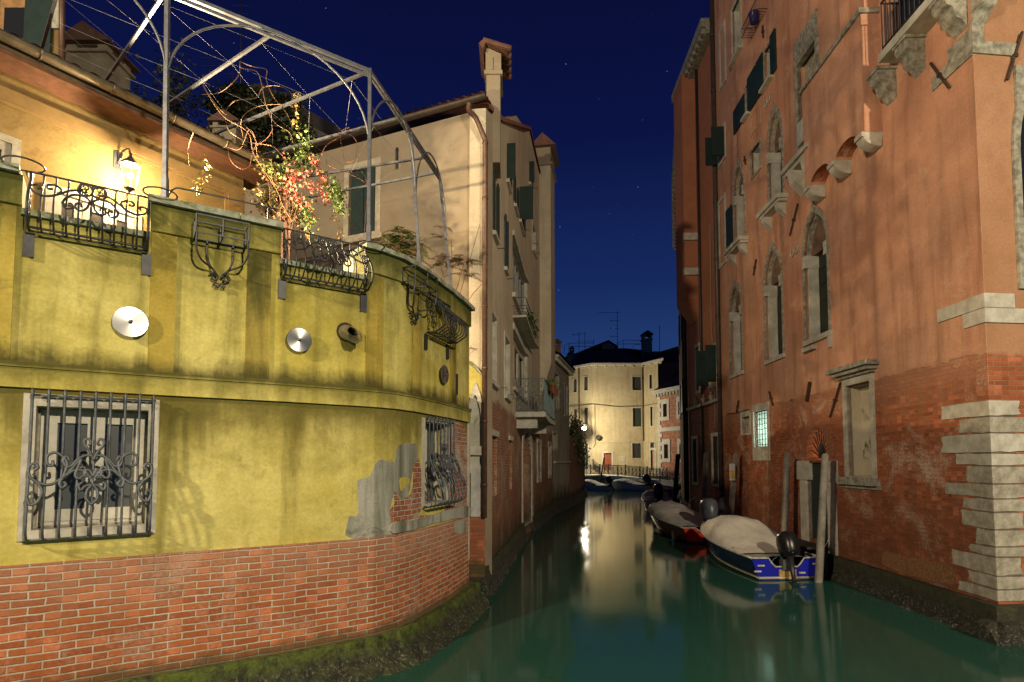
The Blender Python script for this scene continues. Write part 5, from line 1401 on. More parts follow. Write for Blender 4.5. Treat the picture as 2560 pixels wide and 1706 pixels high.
so = ogee(sw0 - .12, sw0 + 1.42, swz0 - .15, swz1 - .6, swz1 + 1.1); b = MB(SW); b.prism(so, -.4, .05, holes=[ogee(sw0, sw0 + 1.3, swz0, swz1 - .6, swz1 + .8)]); b.build('frame', STONED, gn)
b = MB(); b.hull8([(7.5, 9.2, ZT), (16.4, 10.1, ZT), (16.4, 21, ZT), (7.9, 21, ZT), (7.5, 9.2, ZT + .3), (16.4, 10.1, ZT + .3), (16.4, 21, ZT + .3), (7.9, 21, ZT + .3)]); b.build('roof', TILED, PH)
def shutterdoor(u0, u1, z0, z1, d, mat, n=2, parent=None, name='shutter'):
    b = MB(PA); w_ = (u1 - u0) / n
    for i in range(n):
        a = u0 + w_ * i + .01; c = u0 + w_ * (i + 1) - .01; b.box(a, c, z0, z1, d, d + .035)
        for zz in range(int((z1 - z0) / .42)): b.box(a + .05, c - .05, z0 + .1 + .42 * zz, z0 + .12 + .42 * zz + .28, d + .035, d + .05)
    return b.build(name, mat, parent)
tracery = simple('tracery_panel', (.20, .12, .075), .85, scale=5, c2=(.10, .06, .04), bump=.4)
shutmat = simple('dark_green_boards', (.022, .030, .022), .75, scale=3, c2=(.012, .016, .012))
for i, g in enumerate(G):
    u0, u1, z0, zs, za = g['u0'], g['u1'], g['z0'], g['zs'], g['za']
    fr = .05
    b = MB(PA); rn2 = random.Random(i)
    out_ = ogee(u0 - fr, u1 + fr, z0 - .0, zs, za + .22)
    b.prism(out_, -.06, .045, holes=[ogee(u0, u1, z0 + .001, zs, za)]); f = b.build('window', STONED, PH)
    b = MB(PA)   # stone jamb columns with capitals
    for ue in (u0 + .0, u1 - .11):
        b.box(ue, ue + .11, z0, zs - .02, -.30, -.061)
        b.box(ue - .015, ue + .12, zs - .30, zs - .22, -.31, .06); b.box(ue - .01, ue + .12, zs - .1, zs + .02, -.31, .062)
        b.box(ue - .015, ue + .12, zs - .219, zs - .101, -.31, .05)
    b.build('jamb', STONE, f)
    lining(None, -.30, -.061, STONED, f, poly=(ogee(u0 + .001, u1 - .001, z0 + .002, zs, za - .002), ogee(u0 + .025, u1 - .025, z0 + .03, zs, za - .05)))
    b = MB(PA); b.prism(ogee(u0 + .0, u1 - .0, zs + .02, zs + .05, za - .02), -.28, -.17); b.build('tracery', tracery, f)
    shutterdoor(u0 + .15, u1 - .15, z0 + .02, zs, -.33, shutmat, 2, f)
    b = MB(PA)
    if i in (3, 4):
        b.box(u0 - .25, u1 + .25, z0 - .13, z0 - .001, -.3, .32); b.box(u0 - .2, u1 + .2, z0 - .2, z0 - .131, -.3, .25)
        for ue in (u0 - .1, u1 - .1):
            b.add([(ue, z0 - .2, 0), (ue + .2, z0 - .2, 0), (ue, z0 - .2, .24), (ue + .2, z0 - .2, .24), (ue, z0 - .55, 0), (ue + .2, z0 - .55, 0), (ue, z0 - .36, .20), (ue + .2, z0 - .36, .20)],
                  [(0, 1, 3, 2), (2, 3, 7, 6), (6, 7, 5, 4), (0, 2, 6, 4), (1, 5, 7, 3)])
    elif i == 0:
        b.box(u0 - .1, u1 + .1, z0 - .13, z0 - .001, -.3, .07); b.box(u0 - .08, u0 + .05, z0 - .4, z0 - .13, -.1, .06); b.box(u1 - .5, u1 + .05, z0 - .3, z0 - .2, -.1, .12)
    else: b.box(u0 - .08, u1 + .08, z0 - .12, z0 - .001, -.3, .06)
    b.build('sill', STONE, f)
# open green shutter beside the left upper gothic window
b = MB(PA); ua = u_(kK, 536, 1450); g = G[4]; b.box(g['u1'] + .02, g['u1'] + .62, g['z0'] - .0, g['zs'] - .2, .05, .09); b.build('open_shutter', WOODG, PH)
# tall framed window near the jetty
u0, u1, z0, z1 = R6
b = MB(PA); b.prism(rect(u0 - .12, u1 + .1, z0, z1 + .3), -.1, .05, holes=[rect(u0, u1, z0 + .001, z1 - .4)]); f = b.build('window', STONED, PH)
b = MB(PA); b.box(u1 - .3, u1 - .02, z0, 11.6, -.4, -.101); b.box(u1 - .34, u1, 11.0, 11.6, -.42, .06); b.build('jamb_column', STONE, f)
b = MB(PA); b.prism(rect(u0, u1, 12.0, z1), -.4, -.2, holes=[ogee(u0 + .2, u1 - .2, 12.001, 12.3, 13.1)]); b.build('tracery', STONED, f)
shutterdoor(u0 + .02, u1 - .3, z0, 11.7, -.42, simple('olive_shutter', (.08, .08, .045), .7), 2, f)
b = MB(PA); b.box(u0 - .2, u1 + .2, z0 - .12, z0 - .001, -.4, .42); b.box(u0 - .15, u1 + .15, z0 - .22, z0 - .121, -.4, .34)
for ue in (u0, u1 - .3): b.add([(ue, z0 - .22, 0), (ue + .3, z0 - .22, 0), (ue, z0 - .22, .34), (ue + .3, z0 - .22, .34), (ue, z0 - .8, 0), (ue + .3, z0 - .8, 0), (ue, z0 - .5, .28), (ue + .3, z0 - .5, .28)], [(0, 1, 3, 2), (2, 3, 7, 6), (6, 7, 5, 4), (0, 2, 6, 4), (1, 5, 7, 3)])
b.build('sill', STONE, f)
def plainwin(q, mat=STONE, fr=.1, shut=None, pane=GLASS, sill=True, dep=-.3):
    u0, u1, z0, z1 = q
    b = MB(PA); b.prism(rect(u0 - fr, u1 + fr, z0 - fr, z1 + fr), -.06, .035, holes=[rect(u0, u1, z0, z1)]); f = b.build('window', mat, PH)
    b = MB(PA); b.box(u0 - .02, u1 + .02, z0 - .02, z1 + .02, dep - .03, dep); b.build('pane', pane, f); lining(q, dep, -.062, STONE, f)
    if sill: b = MB(PA); b.box(u0 - .15, u1 + .15, z0 - fr - .08, z0 - fr - .001, -.1, .16); b.build('sill', STONE, f)
    return f
plainwin(R1); plainwin(Rs, STONED, .06, sill=False)
def openshut(q, f):
    b = MB(PA); w_ = (q[1] - q[0]); b.box(q[0] - .06, q[0] - .02, q[2], q[3], .04, .04 + .5); b.build('shutter', WOODG, f)
    b = MB(PA); b.box(q[1] + .02, q[1] + .06, q[2], q[3], .04, .54); b.build('shutter', WOODG, f)
for q in (S1, S2):
    f = plainwin(q, STONED, .05)
    for (xl_, xr_, yt_, yb2) in (((458, 546, 735, 930), (569, 635, 510, 800)) if q is S1 else ((640, 690, 410, 715), (748, 788, 222, 550))):
        e_ = rw(kK, xl_, xr_, yt_, yb2); b = MB(PA); b.box(e_[0], e_[1], e_[2], e_[3], .03, .07); b.build('shutter', WOODG, f)
b = MB(PA)
x0, x1, y0, y1 = u_(kK, 662, 810), u_(kK, 583, 900), z_(kK, 662, 970), z_(kK, 662, 800)
b.prism(rect(x0, x1, y0, y1), -.02, .02, holes=[rect(x0 + .04, x1 - .04, y0 + .04, y1 - .04)]); b.build('plaster_outline', simple('pale_salmon', (.58, .36, .24), .85), PH)
STONEQ0 = simple('pale_worn_stone', (.50, .48, .41), .85, scale=4, c2=(.30, .28, .22), bump=.6)
# blind ground floor window with cornice
u0, u1, z0, z1 = RG
b = MB(PA); b.prism(rect(u0 - .11, u1 + .11, z0 - .02, z1 + .16), -.1, .045, holes=[rect(u0, u1, z0, z1)]); f = b.build('window', STONEQ0, PH)
b = MB(PA); b.box(u0 - .32, u1 + .32, z1 + .30, z1 + .40, -.1, .30); b.box(u0 - .24, u1 + .24, z1 + .22, z1 + .299, -.1, .22); b.box(u0 - .18, u1 + .18, z1 + .161, z1 + .219, -.1, .12); b.build('cornice', STONED, f)
blind = wallmat('stained_lime_panel', pl=((.52, .48, .38), (.44, .38, .27)), mottled=((.05, .05, .035), .56, .95), seed=31)
b = MB(PA); b.box(u0 - .02, u1 + .02, z0 - .02, z1 + .02, -.54, -.30); b.build('blind_panel', blind, f); lining(RG, -.30, -.102, blind, f)
b = MB(PA); zq = PA.uz(*kM(1300, 622))[1]; b.box(u0, u1, zq - .03, zq + .02, -.36, -.32)
b.build('rail', STONE, f)
b = MB(PA); b.box(u0 - .2, u1 + .25, z0 - .18, z0 - .021, -.3, .16); b.box(u0 - .24, u1 + .3, z0 - .26, z0 - .181, -.1, .05); b.build('sill', STONED, f)
# lit barred window
u0, u1, z0, z1 = RL
b = MB(PA); b.prism([(u0 - .12, z0 - .42), (u1 + .12, z0 - .42), (u1 + .12, z1 + .22), (u0 - .12, z1 + .22)], -.1, .03, holes=[rect(u0, u1, z0, z1)]); f = b.build('window', STONEB, PH)
lining(RL, -.44, -.102, STONEB, f); b = MB(PA); b.box(u0 + .0, u1, z0, z1, -.5, -.44); lm = NM('lit_window'); lv = lm.uv()
lm.b.inputs['Emission Strength'].default_value = 1.6; lc = lm.mix(lm.rng(lm.noise(lv, 6, 3, .6, .5), .35, .65), (.15, .65, .62), (.85, 1.0, .92)); lm.l(lc, lm.b.inputs['Emission Color']); lm.col((.3, .5, .5))
b.build('lit_pane', lm.m, f)
b = MB(PA)
for k in range(5): uu = u0 + (u1 - u0) * (k + .5) / 5; b.tube([(uu, z0, -.12), (uu, z1, -.12)], .012, 4)
for k in range(7): zz = z0 + (z1 - z0) * (k + .5) / 7; b.tube([(u0, zz, -.12), (u1, zz, -.12)], .010, 4)
b.build('grille', IRON, f)
ll = lamp('lit_window_light', tuple(PA((u0 + u1) / 2, (z0 + z1) / 2, -.38)), 9, (.65, 1.0, .95), .08)
u0, u1, z0, z1 = RM
b = MB(PA); b.prism(rect(u0 - .08, u1 + .1, z0 - .06, z1 + .18), -.08, .03, holes=[rect(u0, u1, z0, z1)]); f = b.build('window', STONE, PH); b = MB(PA); b.box(u0, u1, z0, z1, -.3, -.12); b.build('blind_panel', blind, f)
b = MB(PA); b.box(RV[0], RV[1], RV[2], RV[3], -.3, -.2); b.build('vent', IRON, PH)
# water door
wb = wallmat('lit_porch_brick', br=((.50, .17, .07), (.38, .11, .05), (.4, .28, .18)), seed=33, bump=.5)
b = MB(PA); b.box(DU0 - .4, DU1 + 1.2, DZ1 - .05, DAP + .5, -1.9, -1.8); b.box(DU1 + .9, DU1 + 1.0, DZ1 - .05, DAP + .5, -1.8, -.56); b.build('porch_inner_wall', wb, PH)
b = MB(PA); n = 12; cu, cz = (DU0 + DU1) / 2, DZ1 + .06
for k in range(n + 1):
    a = math.pi * k / n; b.tube([(cu, cz, -.12), (cu + (DU1 - DU0) / 2 * math.cos(a), cz + (DAP - cz) * math.sin(a), -.12)], .014, 4)
b.tube([(cu + .12 * math.cos(a), cz + .12 * math.sin(a), -.12) for a in [math.pi * k / 8 for k in range(9)]], .03, 4)
fl = b.build('fanlight', IRON, PH)
lamp('porch_light', tuple(PA(DU0 + .35, DZ1 + .45, -1.0)), 16, (1.0, .62, .28), .05)
b = MB(PA); nA = 16   # brick arch ring
ring_o = [(cu + (DU1 - DU0) * (.5 + .26) * math.cos(math.pi * k / nA), DZ1 + .1 + (DAP - DZ1 - .1 + .34) * math.sin(math.pi * k / nA)) for k in range(nA + 1)]
ring_i = [(cu + (DU1 - DU0) * .5 * math.cos(math.pi * k / nA), DZ1 + .1 + (DAP - DZ1 - .1) * math.sin(math.pi * k / nA)) for k in range(nA + 1)]
for k in range(nA * 2):
    t0, t1 = k / (nA * 2), (k + .86) / (nA * 2)
    f_ = lambda t, L: tuple(Vector(L[min(nA - 1, int(t * nA))]).lerp(Vector(L[min(nA, int(t * nA) + 1)]), t * nA - min(nA - 1, int(t * nA))))
    p = [f_(t0, ring_i), f_(t1, ring_i), f_(t1, ring_o), f_(t0, ring_o)]
    b.add([(*q, .018) for q in p] + [(*q, -.02) for q in p], [(0, 1, 2, 3), (0, 1, 5, 4), (1, 2, 6, 5), (2, 3, 7, 6), (3, 0, 4, 7)])
b.build('brick_arch', simple('arch_brick', (.36, .15, .075), .85, scale=14, c2=(.24, .085, .045), bump=.4), PH)
b = MB(PA); jw = .34
for a, c in ((DU0 - jw, DU0), (DU1, DU1 + jw)):
    b.box(a, c, .1, DZ1 - .5, -.3, .05); b.box(a - .1, c + .1, DZ1 - .5, DZ1 - .01, -.3, .08)
b.build('door_jamb', STONEB, PH)
b = MB(PA); b.box(DU0, DU1, DZ1 - .06, DZ1, -.4, .0); b.box(DU0, DU1, DZ0, DZ1 - .06, -.14, -.09)
dh_ = (DZ1 - .08 - DZ0) / 6
for k in range(6): b.box(DU0 + .02, DU1 - .02, DZ0 + .01 + k * dh_, DZ0 - .01 + (k + 1) * dh_, -.09, -.075)
dr = b.build('water_door', simple('dark_teal_boards', (.02, .032, .03), .7, scale=5), PH)
b = MB(PA); b.tube([(DU0 + .2 + .05 * math.cos(a), 2.0 + .05 * math.sin(a), -.06) for a in [2 * math.pi * k / 12 for k in range(12)]], .008, 4, closed=True); b.build('handle', IRON, dr)
STONEQ = simple('worn_corner_stone', (.46, .43, .35), .85, scale=6, c2=(.25, .23, .17), bump=.8, dist=.03)
# stone corner: quoins and beam blocks wrapping the edge
zq = [3.66, 3.30, 2.92, 2.62, 2.35, 2.10, 1.84, 1.55, 1.28, 1.05, .86, .52]
zpx = [1001, 1042, 1083, 1133, 1165, 1210, 1247, 1280, 1323, 1365, 1390, 1437, 1470, 1500]
zq = [PA.uz(2462 + i * 1.2, y)[1] for i, y in enumerate(zpx)]
lw = [1.0, .62, 1.02, .72, .52, .98, .6, .66, .35, .5, .9, .55, .78]; rwid = [.52, .72, .58, .58, .76, .66, .9, .48, 1.3, 1.2, .42, .8, .72]
b = MB(PA); b.box(0, .36, zq[-1], zq[0] - .02, -.005, .005); b.build('corner_mortar', simple('old_mortar', (.16, .13, .10), .95), PH)
b = MB(SW); b.box(-.003, .42, zq[-1], zq[0] - .02, -.005, .005); b.build('corner_mortar', simple('old_mortar', (.16, .13, .10), .95), PH)
for i in range(13):
    b = MB(PA); za_, zb2 = zq[i], zq[i + 1]; rq = random.Random(i)
    e = .008 + rq.uniform(0, .014)
    m_ = STONEB if i in (0, 2, 3) else STONEQ
    # L-shaped block, chipped edges
    N = 5
    out2 = [(0, zb2 + .012), (lw[i] + rq.uniform(-.03, .03), zb2 + .012 + rq.uniform(0, .02)), (lw[i] + rq.uniform(-.02, .02), (za_ + zb2) / 2), (lw[i] + rq.uniform(-.02, .02), za_ - .006 - rq.uniform(0, .012)), (lw[i] * .5, za_ - .006 - rq.uniform(0, .012)), (0, za_ - .012)]
    out2 = [out2[0]] + [(x + rq.uniform(-.012, .012), z + rq.uniform(-.010, .010)) for x, z in [Vector(out2[a_]).lerp(Vector(out2[a_ + 1]), t_) for a_ in range(0, 4) for t_ in (.25, .5, .75, 1.0)]] + [out2[-1]]
    b.prism(out2, -.005, e)
    n1 = PA.sn[0]; 
    q = b.build('corner_stone', m_, PH)
    b = MB(SW); out3 = [(-e * 1.0, zb2 + .012), (rwid[i], zb2 + .012 + rq.uniform(0, .02)), (rwid[i] + rq.uniform(-.04, .04), (za_ + zb2) / 2), (rwid[i] - rq.uniform(0, .04), za_ - .012), (-e * 1.0, za_ - .012)]
    out3 = [out3[0]] + [(x + rq.uniform(-.012, .012), z + rq.uniform(-.010, .010)) for x, z in [Vector(out3[a_]).lerp(Vector(out3[a_ + 1]), t_) for a_ in range(0, 3) for t_ in (.25, .5, .75, 1.0)]] + [out3[-1]]; b.prism(out3, -.005, e); o2 = b.build('corner_stone_return', m_, q)
za1, zb1_, zc1 = PA.uz(2443, 740)[1], PA.uz(2443, 776)[1], PA.uz(2446, 812)[1]
for (zt_, zb_2, l1, l2) in ((za1, zb1_ + .005, 1.0, .5), (zb1_ - .005, zc1, .42, 2.6)):
    b = MB(PA); b.box(0, l1, zb_2, zt_, -.005, .03); q = b.build('corner_beam', STONEB, PH); b = MB(SW); b.box(-.03, l2, zb_2, zt_, -.005, .03); b.build('corner_beam_return', STONEB, q)
zt3, zt4 = PA.uz(2414, 120)[1], PA.uz(2414, 152)[1]
b = MB(PA); b.box(0, .9, zt4 - .02, zt3, -.05, .03); b.box(0, .5, zt3 + .002, zt3 + .22, -.005, .03); q = b.build('corner_beam', STONED, PH); b = MB(SW); b.box(-.03, .75, zt4, zt3, -.005, .03); b.box(-.03, .18, zt3 + .002, zt3 + .3, -.005, .03); b.build('corner_beam_return', STONED, q)
# plinth ledge and shelly footing
b = MB(PA); b.box(-.12, PA.len, FND - .38, FND, -.2, .12); b.build('plinth', algae.m, PH)
b = MB(SW); b.box(.0, SW.len, FND - .38, FND + .003, -.2, .12); b.build('plinth', algae.m, PH)
footing(PA, -.3, PA.len, 'footing', PH, z1=.3, d1=.12, spread=.30, step=.12, seedv=5); footing(SW, -.3, SW.len, 'footing', PH, z1=.3, d1=.12, spread=.30, step=.12, seedv=6)
# exposed rubble strip over the plinth
b = MB(PA); ua, ub = PA.uz(*kQ(785, 960))[0], PA.uz(*kQ(340, 830))[0]
pp = [PA.uz(*kQ(x, y)) for x, y in ((345, 868), (345, 795), (380, 785), (455, 800), (470, 830), (560, 820), (700, 860), (765, 880), (785, 905), (790, 990), (600, 955), (440, 905))]
b.prism(jag(pp, random.Random(4), .02, .1), -.02, .006); b.build('rubble_strip', simple('orange_rubble', (.48, .24, .10), .9, scale=22, c2=(.22, .10, .04), bump=1.0, dist=.04), PH)
# jetty carried on three corbels with little arches
JU0 = u_(kN, 420, 940, .0) ; JU1 = u_(kK, 1085, 1260) - .1; jd = .36
JU0 = PA.uz(2208, 345)[0]; JU1 = JU0 + 2.6
zj = PA.uz(2205, 330)[1]; zjt = PA.uz(*kN(290, 62), jd)[1]
corb = [JU0 + .02, JU0 + 1.12, JU0 + 2.24]
b = MB(PA)
out_ = [(JU0, zjt), (JU0, zj)]
for k in range(2):
    a, c = corb[k] + .28, corb[k + 1]
    out_ += [(a, zj)] + [((a + c) / 2 - (c - a) / 2 * math.cos(math.pi * j / 10), zj + .0 + (c - a) / 2 * .5 * math.sin(math.pi * j / 10)) for j in range(1, 10)] + [(c, zj)]
out_ += [(corb[2] + .28, zj), (corb[2] + .28, zjt)]
b.prism(out_, 0.0, jd); jt = b.build('jetty', rosso, PH)
b = MB(PA); b.box(JU0 - .05, corb[2] + .35, zjt, zjt + .1, 0, jd + .06); b.build('ledge', STONED, jt)
b = MB(PA); b.box(JU0, JU0 + .9, zjt + .1, ZT, 0, jd * .8); b.build('flue', rosso, jt)
for c in corb:
    b = MB(PA); b.prism([(0, 0)], 0, 0) if 0 else None
    V = []; n = 7; zt_ = zj; zl_ = zj - .3
    prof_ = [(jd + .06, zt_), (jd + .06, zt_ - .09)] + [(jd * math.cos(math.pi / 2 * k / n) + .02, zt_ - .09 - (.21) * math.sin(math.pi / 2 * k / n)) for k in range(n + 1)] + [(0, zt_)]
    for uu in (c - .01, c + .25): V += [(uu, z, d) for d, z in prof_]
    m = len(prof_); b.add(V, [tuple(range(m)), tuple(range(m, 2 * m))[::-1]] + [(i, (i + 1) % m, (i + 1) % m + m, i + m) for i in range(m)]); b.build('corbel', STONEB, jt)
# corner balcony
BD = .40; ub_, bz_ = PA.uz(2196, 158, BD)
b = MB(PA); b.box(-BD - .05, ub_, bz_, bz_ + .16, 0, BD); b.box(-BD, ub_ - .05, bz_ + .161, bz_ + .2, 0, BD - .04); bl = b.build('corner_balcony', STONE, PH)
b = MB(SW); b.box(-BD, 4.0, bz_ + .002, bz_ + .163, -.0, BD); b.build('slab_return', STONE, bl)
def corbel2(S, uc, z, D, w_=.30):
    b = MB(S); n = 8
    prof_ = [(0, z), (D, z)] + bez([(D, z - .16), (D * .9, z - .23), (D * .66, z - .27), (D * .6, z - .36), (D * .5, z - .44), (D * .25, z - .5), (D * .1, z - .58), (0, z - .62)], 4)
    V = []; 
    for uu in (uc - w_ / 2, uc + w_ / 2): V += [(uu, zz, d) for d, zz in prof_]
    m = len(prof_); b.add(V, [tuple(range(m)), tuple(range(m, 2 * m))[::-1]] + [(i, (i + 1) % m, (i + 1) % m + m, i + m) for i in range(m)])
    b.box(uc - w_ / 2 - .04, uc + w_ / 2 + .04, z - .06, z - .001, 0, D + .02)
    b.build('corbel', STONED, bl)
for px, py in ((2275 - 12, 205), (2349, 120)): 
    pass
corbel2(PA, 2.02, bz_, BD * .9); corbel2(PA, 1.20, bz_, BD * .9); corbel2(PA, .22, bz_, BD * .9)
corbel2(SW, .12, bz_, BD * .9, .26); corbel2(SW, 1.3, bz_, BD * .9)
b = MB(PA); zr = bz_ + .2
b.tube([(ub_ - .05, zr + .95, 0), (ub_ - .05, zr + .95, BD - .06), (-BD + .02, zr + .95, BD - .06)], .022, 4)
b.tube([(ub_ - .05, zr + .06, 0), (ub_ - .05, zr + .06, BD - .06), (-BD + .02, zr + .06, BD - .06)], .014, 4)
for i in range(22): uu = ub_ - .05 - i * .13; b.tube([(uu, zr, BD - .06), (uu, zr + .95, BD - .06)], .010, 4)
for i in range(1, 6): b.tube([(ub_ - .05, zr, (BD - .06) * i / 6), (ub_ - .05, zr + .95, (BD - .06) * i / 6)], .010, 4)
b.build('balcony_railing', IRON, bl)
b = MB(PA); b.box(.9, 1.7, bz_ + .2, bz_ + 2.8, -.02, .03); b.build('balcony_door', GLASS, PH)
# anchor irons
def anchor(p0, p1, mat=RUST, r=.024, S=PA, hooked=False):
    a = S.uz(*p0); c = S.uz(*p1); b = MB(S); b.tube([(a[0], a[1], .05), (c[0], c[1], .05)], r, 4)
    m_ = ((a[0] + c[0]) / 2, (a[1] + c[1]) / 2); b.box(m_[0] - .028, m_[0] + .028, m_[1] - .03, m_[1] + .03, 0, .085)
    b.build('wall_anchor', mat, PH)
anchor(kN(780, 450), kN(912, 625)); anchor(kN(1390, 245), kN(1285, 585), S=SW)
anchor(kL(968, 185), kL(905, 438), r=.02); anchor(kL(640, 622), kL(617, 750)); anchor(kM(675, 225), kM(700, 325)); anchor(kM(968, 158), kM(945, 295), r=.045); anchor(kM(1187, 160), kM(1110, 410), r=.022)
anchor(kK(690, 200), kK(695, 295)); anchor(kK(545, 1225), kK(555, 1290)); anchor(kM(455, 290), kM(440, 375))
for K, x, y in ((kK, 732, 775), (kK, 708, 815), (kL, 950, 548), (kL, 917, 575)):
    uu, zz = PA.uz(*K(x, y)); b = MB(PA); b.tube([(uu + .09 * math.cos(a), zz + .09 * math.sin(a), .025) for a in [2 * math.pi * k / 14 for k in range(14)]], .018, 5, closed=True); b.build('stone_ring', STONEB, PH)
# window basket high on the wall
uu0, uu1 = u_(kK, 720, 20), u_(kK, 600, 180)
zb_3 = z_(kK, 700, 110)
t = thing('window_rack', 'small iron flower rack holding a blue pot high on the red wall', 'rack', tuple(PA(uu0, zb_3, .2)))
b = MB(PA)
for zz in (zb_3, zb_3 + .3): b.tube([(uu0, zz, .02), (uu0, zz, .35), (uu1, zz, .35), (uu1, zz, .02)], .012, 4)
for i in range(12): q = uu0 + (uu1 - uu0) * i / 11; b.tube([(q, zb_3 + .3, .35), (q, zb_3, .35), (q, zb_3, .02)], .008, 4)
b.build('rack', IRON, t); b = MB(); b.lathe(PA((uu0 + uu1) / 2, zb_3 + .02, .2), (0, 0, 1), [(.10, 0), (.15, .3), (.16, .32)], 12); b.build('blue_pot', simple('blue_glaze', (.03, .03, .25), .4), t)
# cable and downpipe between the houses
b = MB(PA); cb = [PA.uz(*kM(x, y)) for x, y in ((535, 370), (520, 352), (460, 375), (370, 385))]; b.tube([(u, z, .03) for u, z in cb], .012, 4); b.build('cable', IRON, PH)
b = MB(PA); b.tube([(PA.len - .08, .6, .10), (PA.len - .08, ZT, .10)], .085, 8)
for k in range(9): b.tube([(PA.len - .08, 1.5 + 2.2 * k, .10), (PA.len - .08, 1.56 + 2.2 * k, .10)], .1, 8)
b.build('downpipe', simple('dull_pipe', (.12, .09, .07), .5, .3), PH)

# ---------------- second and third houses on the right bank
PB = Surf([(7.84, 21.2), (8.0, 25.6)], flip=-1)
rosB = wallmat('brick_red_plaster', pl=((.40, .16, .085), (.46, .19, .10)), br=((.30, .10, .05), (.2, .07, .035), (.25, .18, .12)), zb=5.2, amp=.2, patch=((.4, .33, .25), .6, .5), bands=((.5, .9, .4, (.06, .035, .02), .8),), seed=41)
BHs = thing('narrow_red_house', 'narrow red house with barred ground floor windows and a stone cornice', 'house', (7.84, 21.2, 0))
bu = lambda K, x, y: PB.uz(*K(x, y))
def bq(K, xl, xr, yt, yb_): return (bu(K, xr, yt)[0], bu(K, xl, yt)[0], bu(K, xr, yb_)[1], bu(K, xr, yt)[1])
QB = [bq(kJ, 462, 498, 165, 545), bq(kJ, 632, 682, 140, 558), bq(kM, 142, 166, -100, 218), bq(kM, 236, 300, -105, 160), bq(kK, 335, 380, 1000, 1230), bq(kK, 345, 378, 200, 640), bq(kL, 340, 380, 140, 640)]
zBt = PB.uz(1780, 30, .3)[1]
b = MB(PB); b.prism(rect(0, PB.len, -.5, zBt), -.5, 0, holes=[rect(*q) for q in QB]); b.build('wall', rosB, BHs)
b = MB(); b.hull8([(8.0, 25.6, -.5), (12, 25.6, -.5), (12, 25.2, -.5), (8.0, 25.2, -.5), (8.0, 25.6, zBt), (12, 25.6, zBt), (12, 25.2, zBt), (8.0, 25.2, zBt)]); b.build('side_wall', rosB, BHs)
for i, q in enumerate(QB):
    b = MB(PB); b.prism(rect(q[0] - .12, q[1] + .12, q[2] - .12, q[3] + .14), -.05, .04, holes=[rect(*q)]); f = b.build('window', STONE, BHs)
    b = MB(PB); b.box(q[0], q[1], q[2], q[3], -.3, -.25); b.build('pane', GLASS, f)
    if i < 2:
        b = MB(PB)
        for k in range(7): uu = q[0] + (q[1] - q[0]) * (k + .5) / 7; b.tube([(uu, q[2], -.02), (uu, q[3], -.02)], .014, 4)
        for k in range(5): zz = q[2] + (q[3] - q[2]) * (k + .5) / 5; b.tube([(q[0], zz, -.02), (q[1], zz, -.02)], .01, 4)
        b.build('grille', IRON, f)
    elif i in (3, 4):
        b = MB(PB); b.box(q[1] + .02, q[1] + .07, q[2], q[3], .05, .5); b.build('shutter', WOODG, f); b = MB(PB); b.box(q[0] - .07, q[0] - .02, q[2], q[3], .05, .5); b.build('shutter', WOODG, f)
b = MB(PB); b.box(-.0, PB.len + .3, zBt, zBt + .35, -.5, .5); b.box(0, PB.len + .3, zBt - .25, zBt - .001, -.1, .3)
for k in range(12): b.box(.1 + k * .38, .3 + k * .38, zBt - .2, zBt - .002, .3, .46)
b.build('cornice', STONED, BHs)
b = MB(PB); zl5 = PB.uz(*kM(200, 320))[1]; b.box(0, PB.len, zl5 - .06, zl5 + .06, 0, .12); b.build('string_course', STONE, BHs)
for k in range(3):
    uu, zz = bu(kM, (262, 207, 153)[k], (295, 305, 335)[k]); c = PB(uu, zl5 + .06, .07)
    t = MB(); t.lathe(c, (0, 0, 1), [(.07, 0), (.05, .03), (.10, .14), (.07, .22), (.03, .26), (.07, .31), (.0, .36)], 10)
    tag(setmat(t.build('stone_finial', STONE), c), ('urn shaped finial nearest the dark downpipe on the string course', 'middle urn shaped finial on the string course', 'farthest urn shaped finial on the string course')[k], 'finial', 'finials on the string course')
# projecting flue of the second house
flx0, flx1 = PB.uz(1786, 500, 0)[0], PB.len
b = MB(PB); zfb = PB.uz(*kL(270, 930), .5)[1]
b.box(2.7, 4.1, zfb + .9, zBt, 0, .55); b.add([(2.7, zfb + .9, .55), (4.1, zfb + .9, .55), (4.1, zfb + .9, 0), (2.7, zfb + .9, 0), (3.0, zfb, .05), (3.8, zfb, .05), (3.8, zfb, 0), (3.0, zfb, 0)], [(0, 1, 5, 4), (1, 2, 6, 5), (3, 0, 4, 7), (4, 5, 6, 7)])
fl_ = b.build('flue', rosB, BHs)
for py in (155, 480): 
    zz = PB.uz(1775, 450 + py * .3188, .55)[1]; b = MB(PB); b.box(2.55, 2.69, zz - .15, zz + .15, 0, .6); b.build('stone_block', STONEB, fl_)
b = MB(PB); b.tube([(2.1, .8, .1), (2.1, zBt, .1)], .05, 6); b.build('downpipe', IRON, BHs)
b = MB(PB); b.tube([(.6, 4.0, .06), (.55, 6.5, .08), (.8, 8, .08), (.7, 12, .08)], .012, 4); b.build('cable', simple('pale_cable', (.4, .38, .3), .6), BHs)
footing(PB, 0, PB.len, 'footing', BHs, z1=.5, d1=.1, spread=.3, step=.2)
PC = Surf([(8.0, 25.6), (10.1, 34), (13.0, 44)], flip=-1)
rosC = wallmat('dark_red_plaster', pl=((.33, .13, .075), (.38, .16, .09)), streak=((.15, .07, .04), .48, .8), seed=44)
CHs = thing('far_red_house', 'shadowed red house with dentilled eave past the narrow house', 'house', (8.0, 25.6, 0))
zC = 19.5
b = MB(PC); b.box(0, PC.len, -.5, zC, -.5, -.03); b.build('wall', rosC, CHs)
b = MB(PC); b.box(0, PC.len, zC, zC + .3, -.5, .32)
k = .2
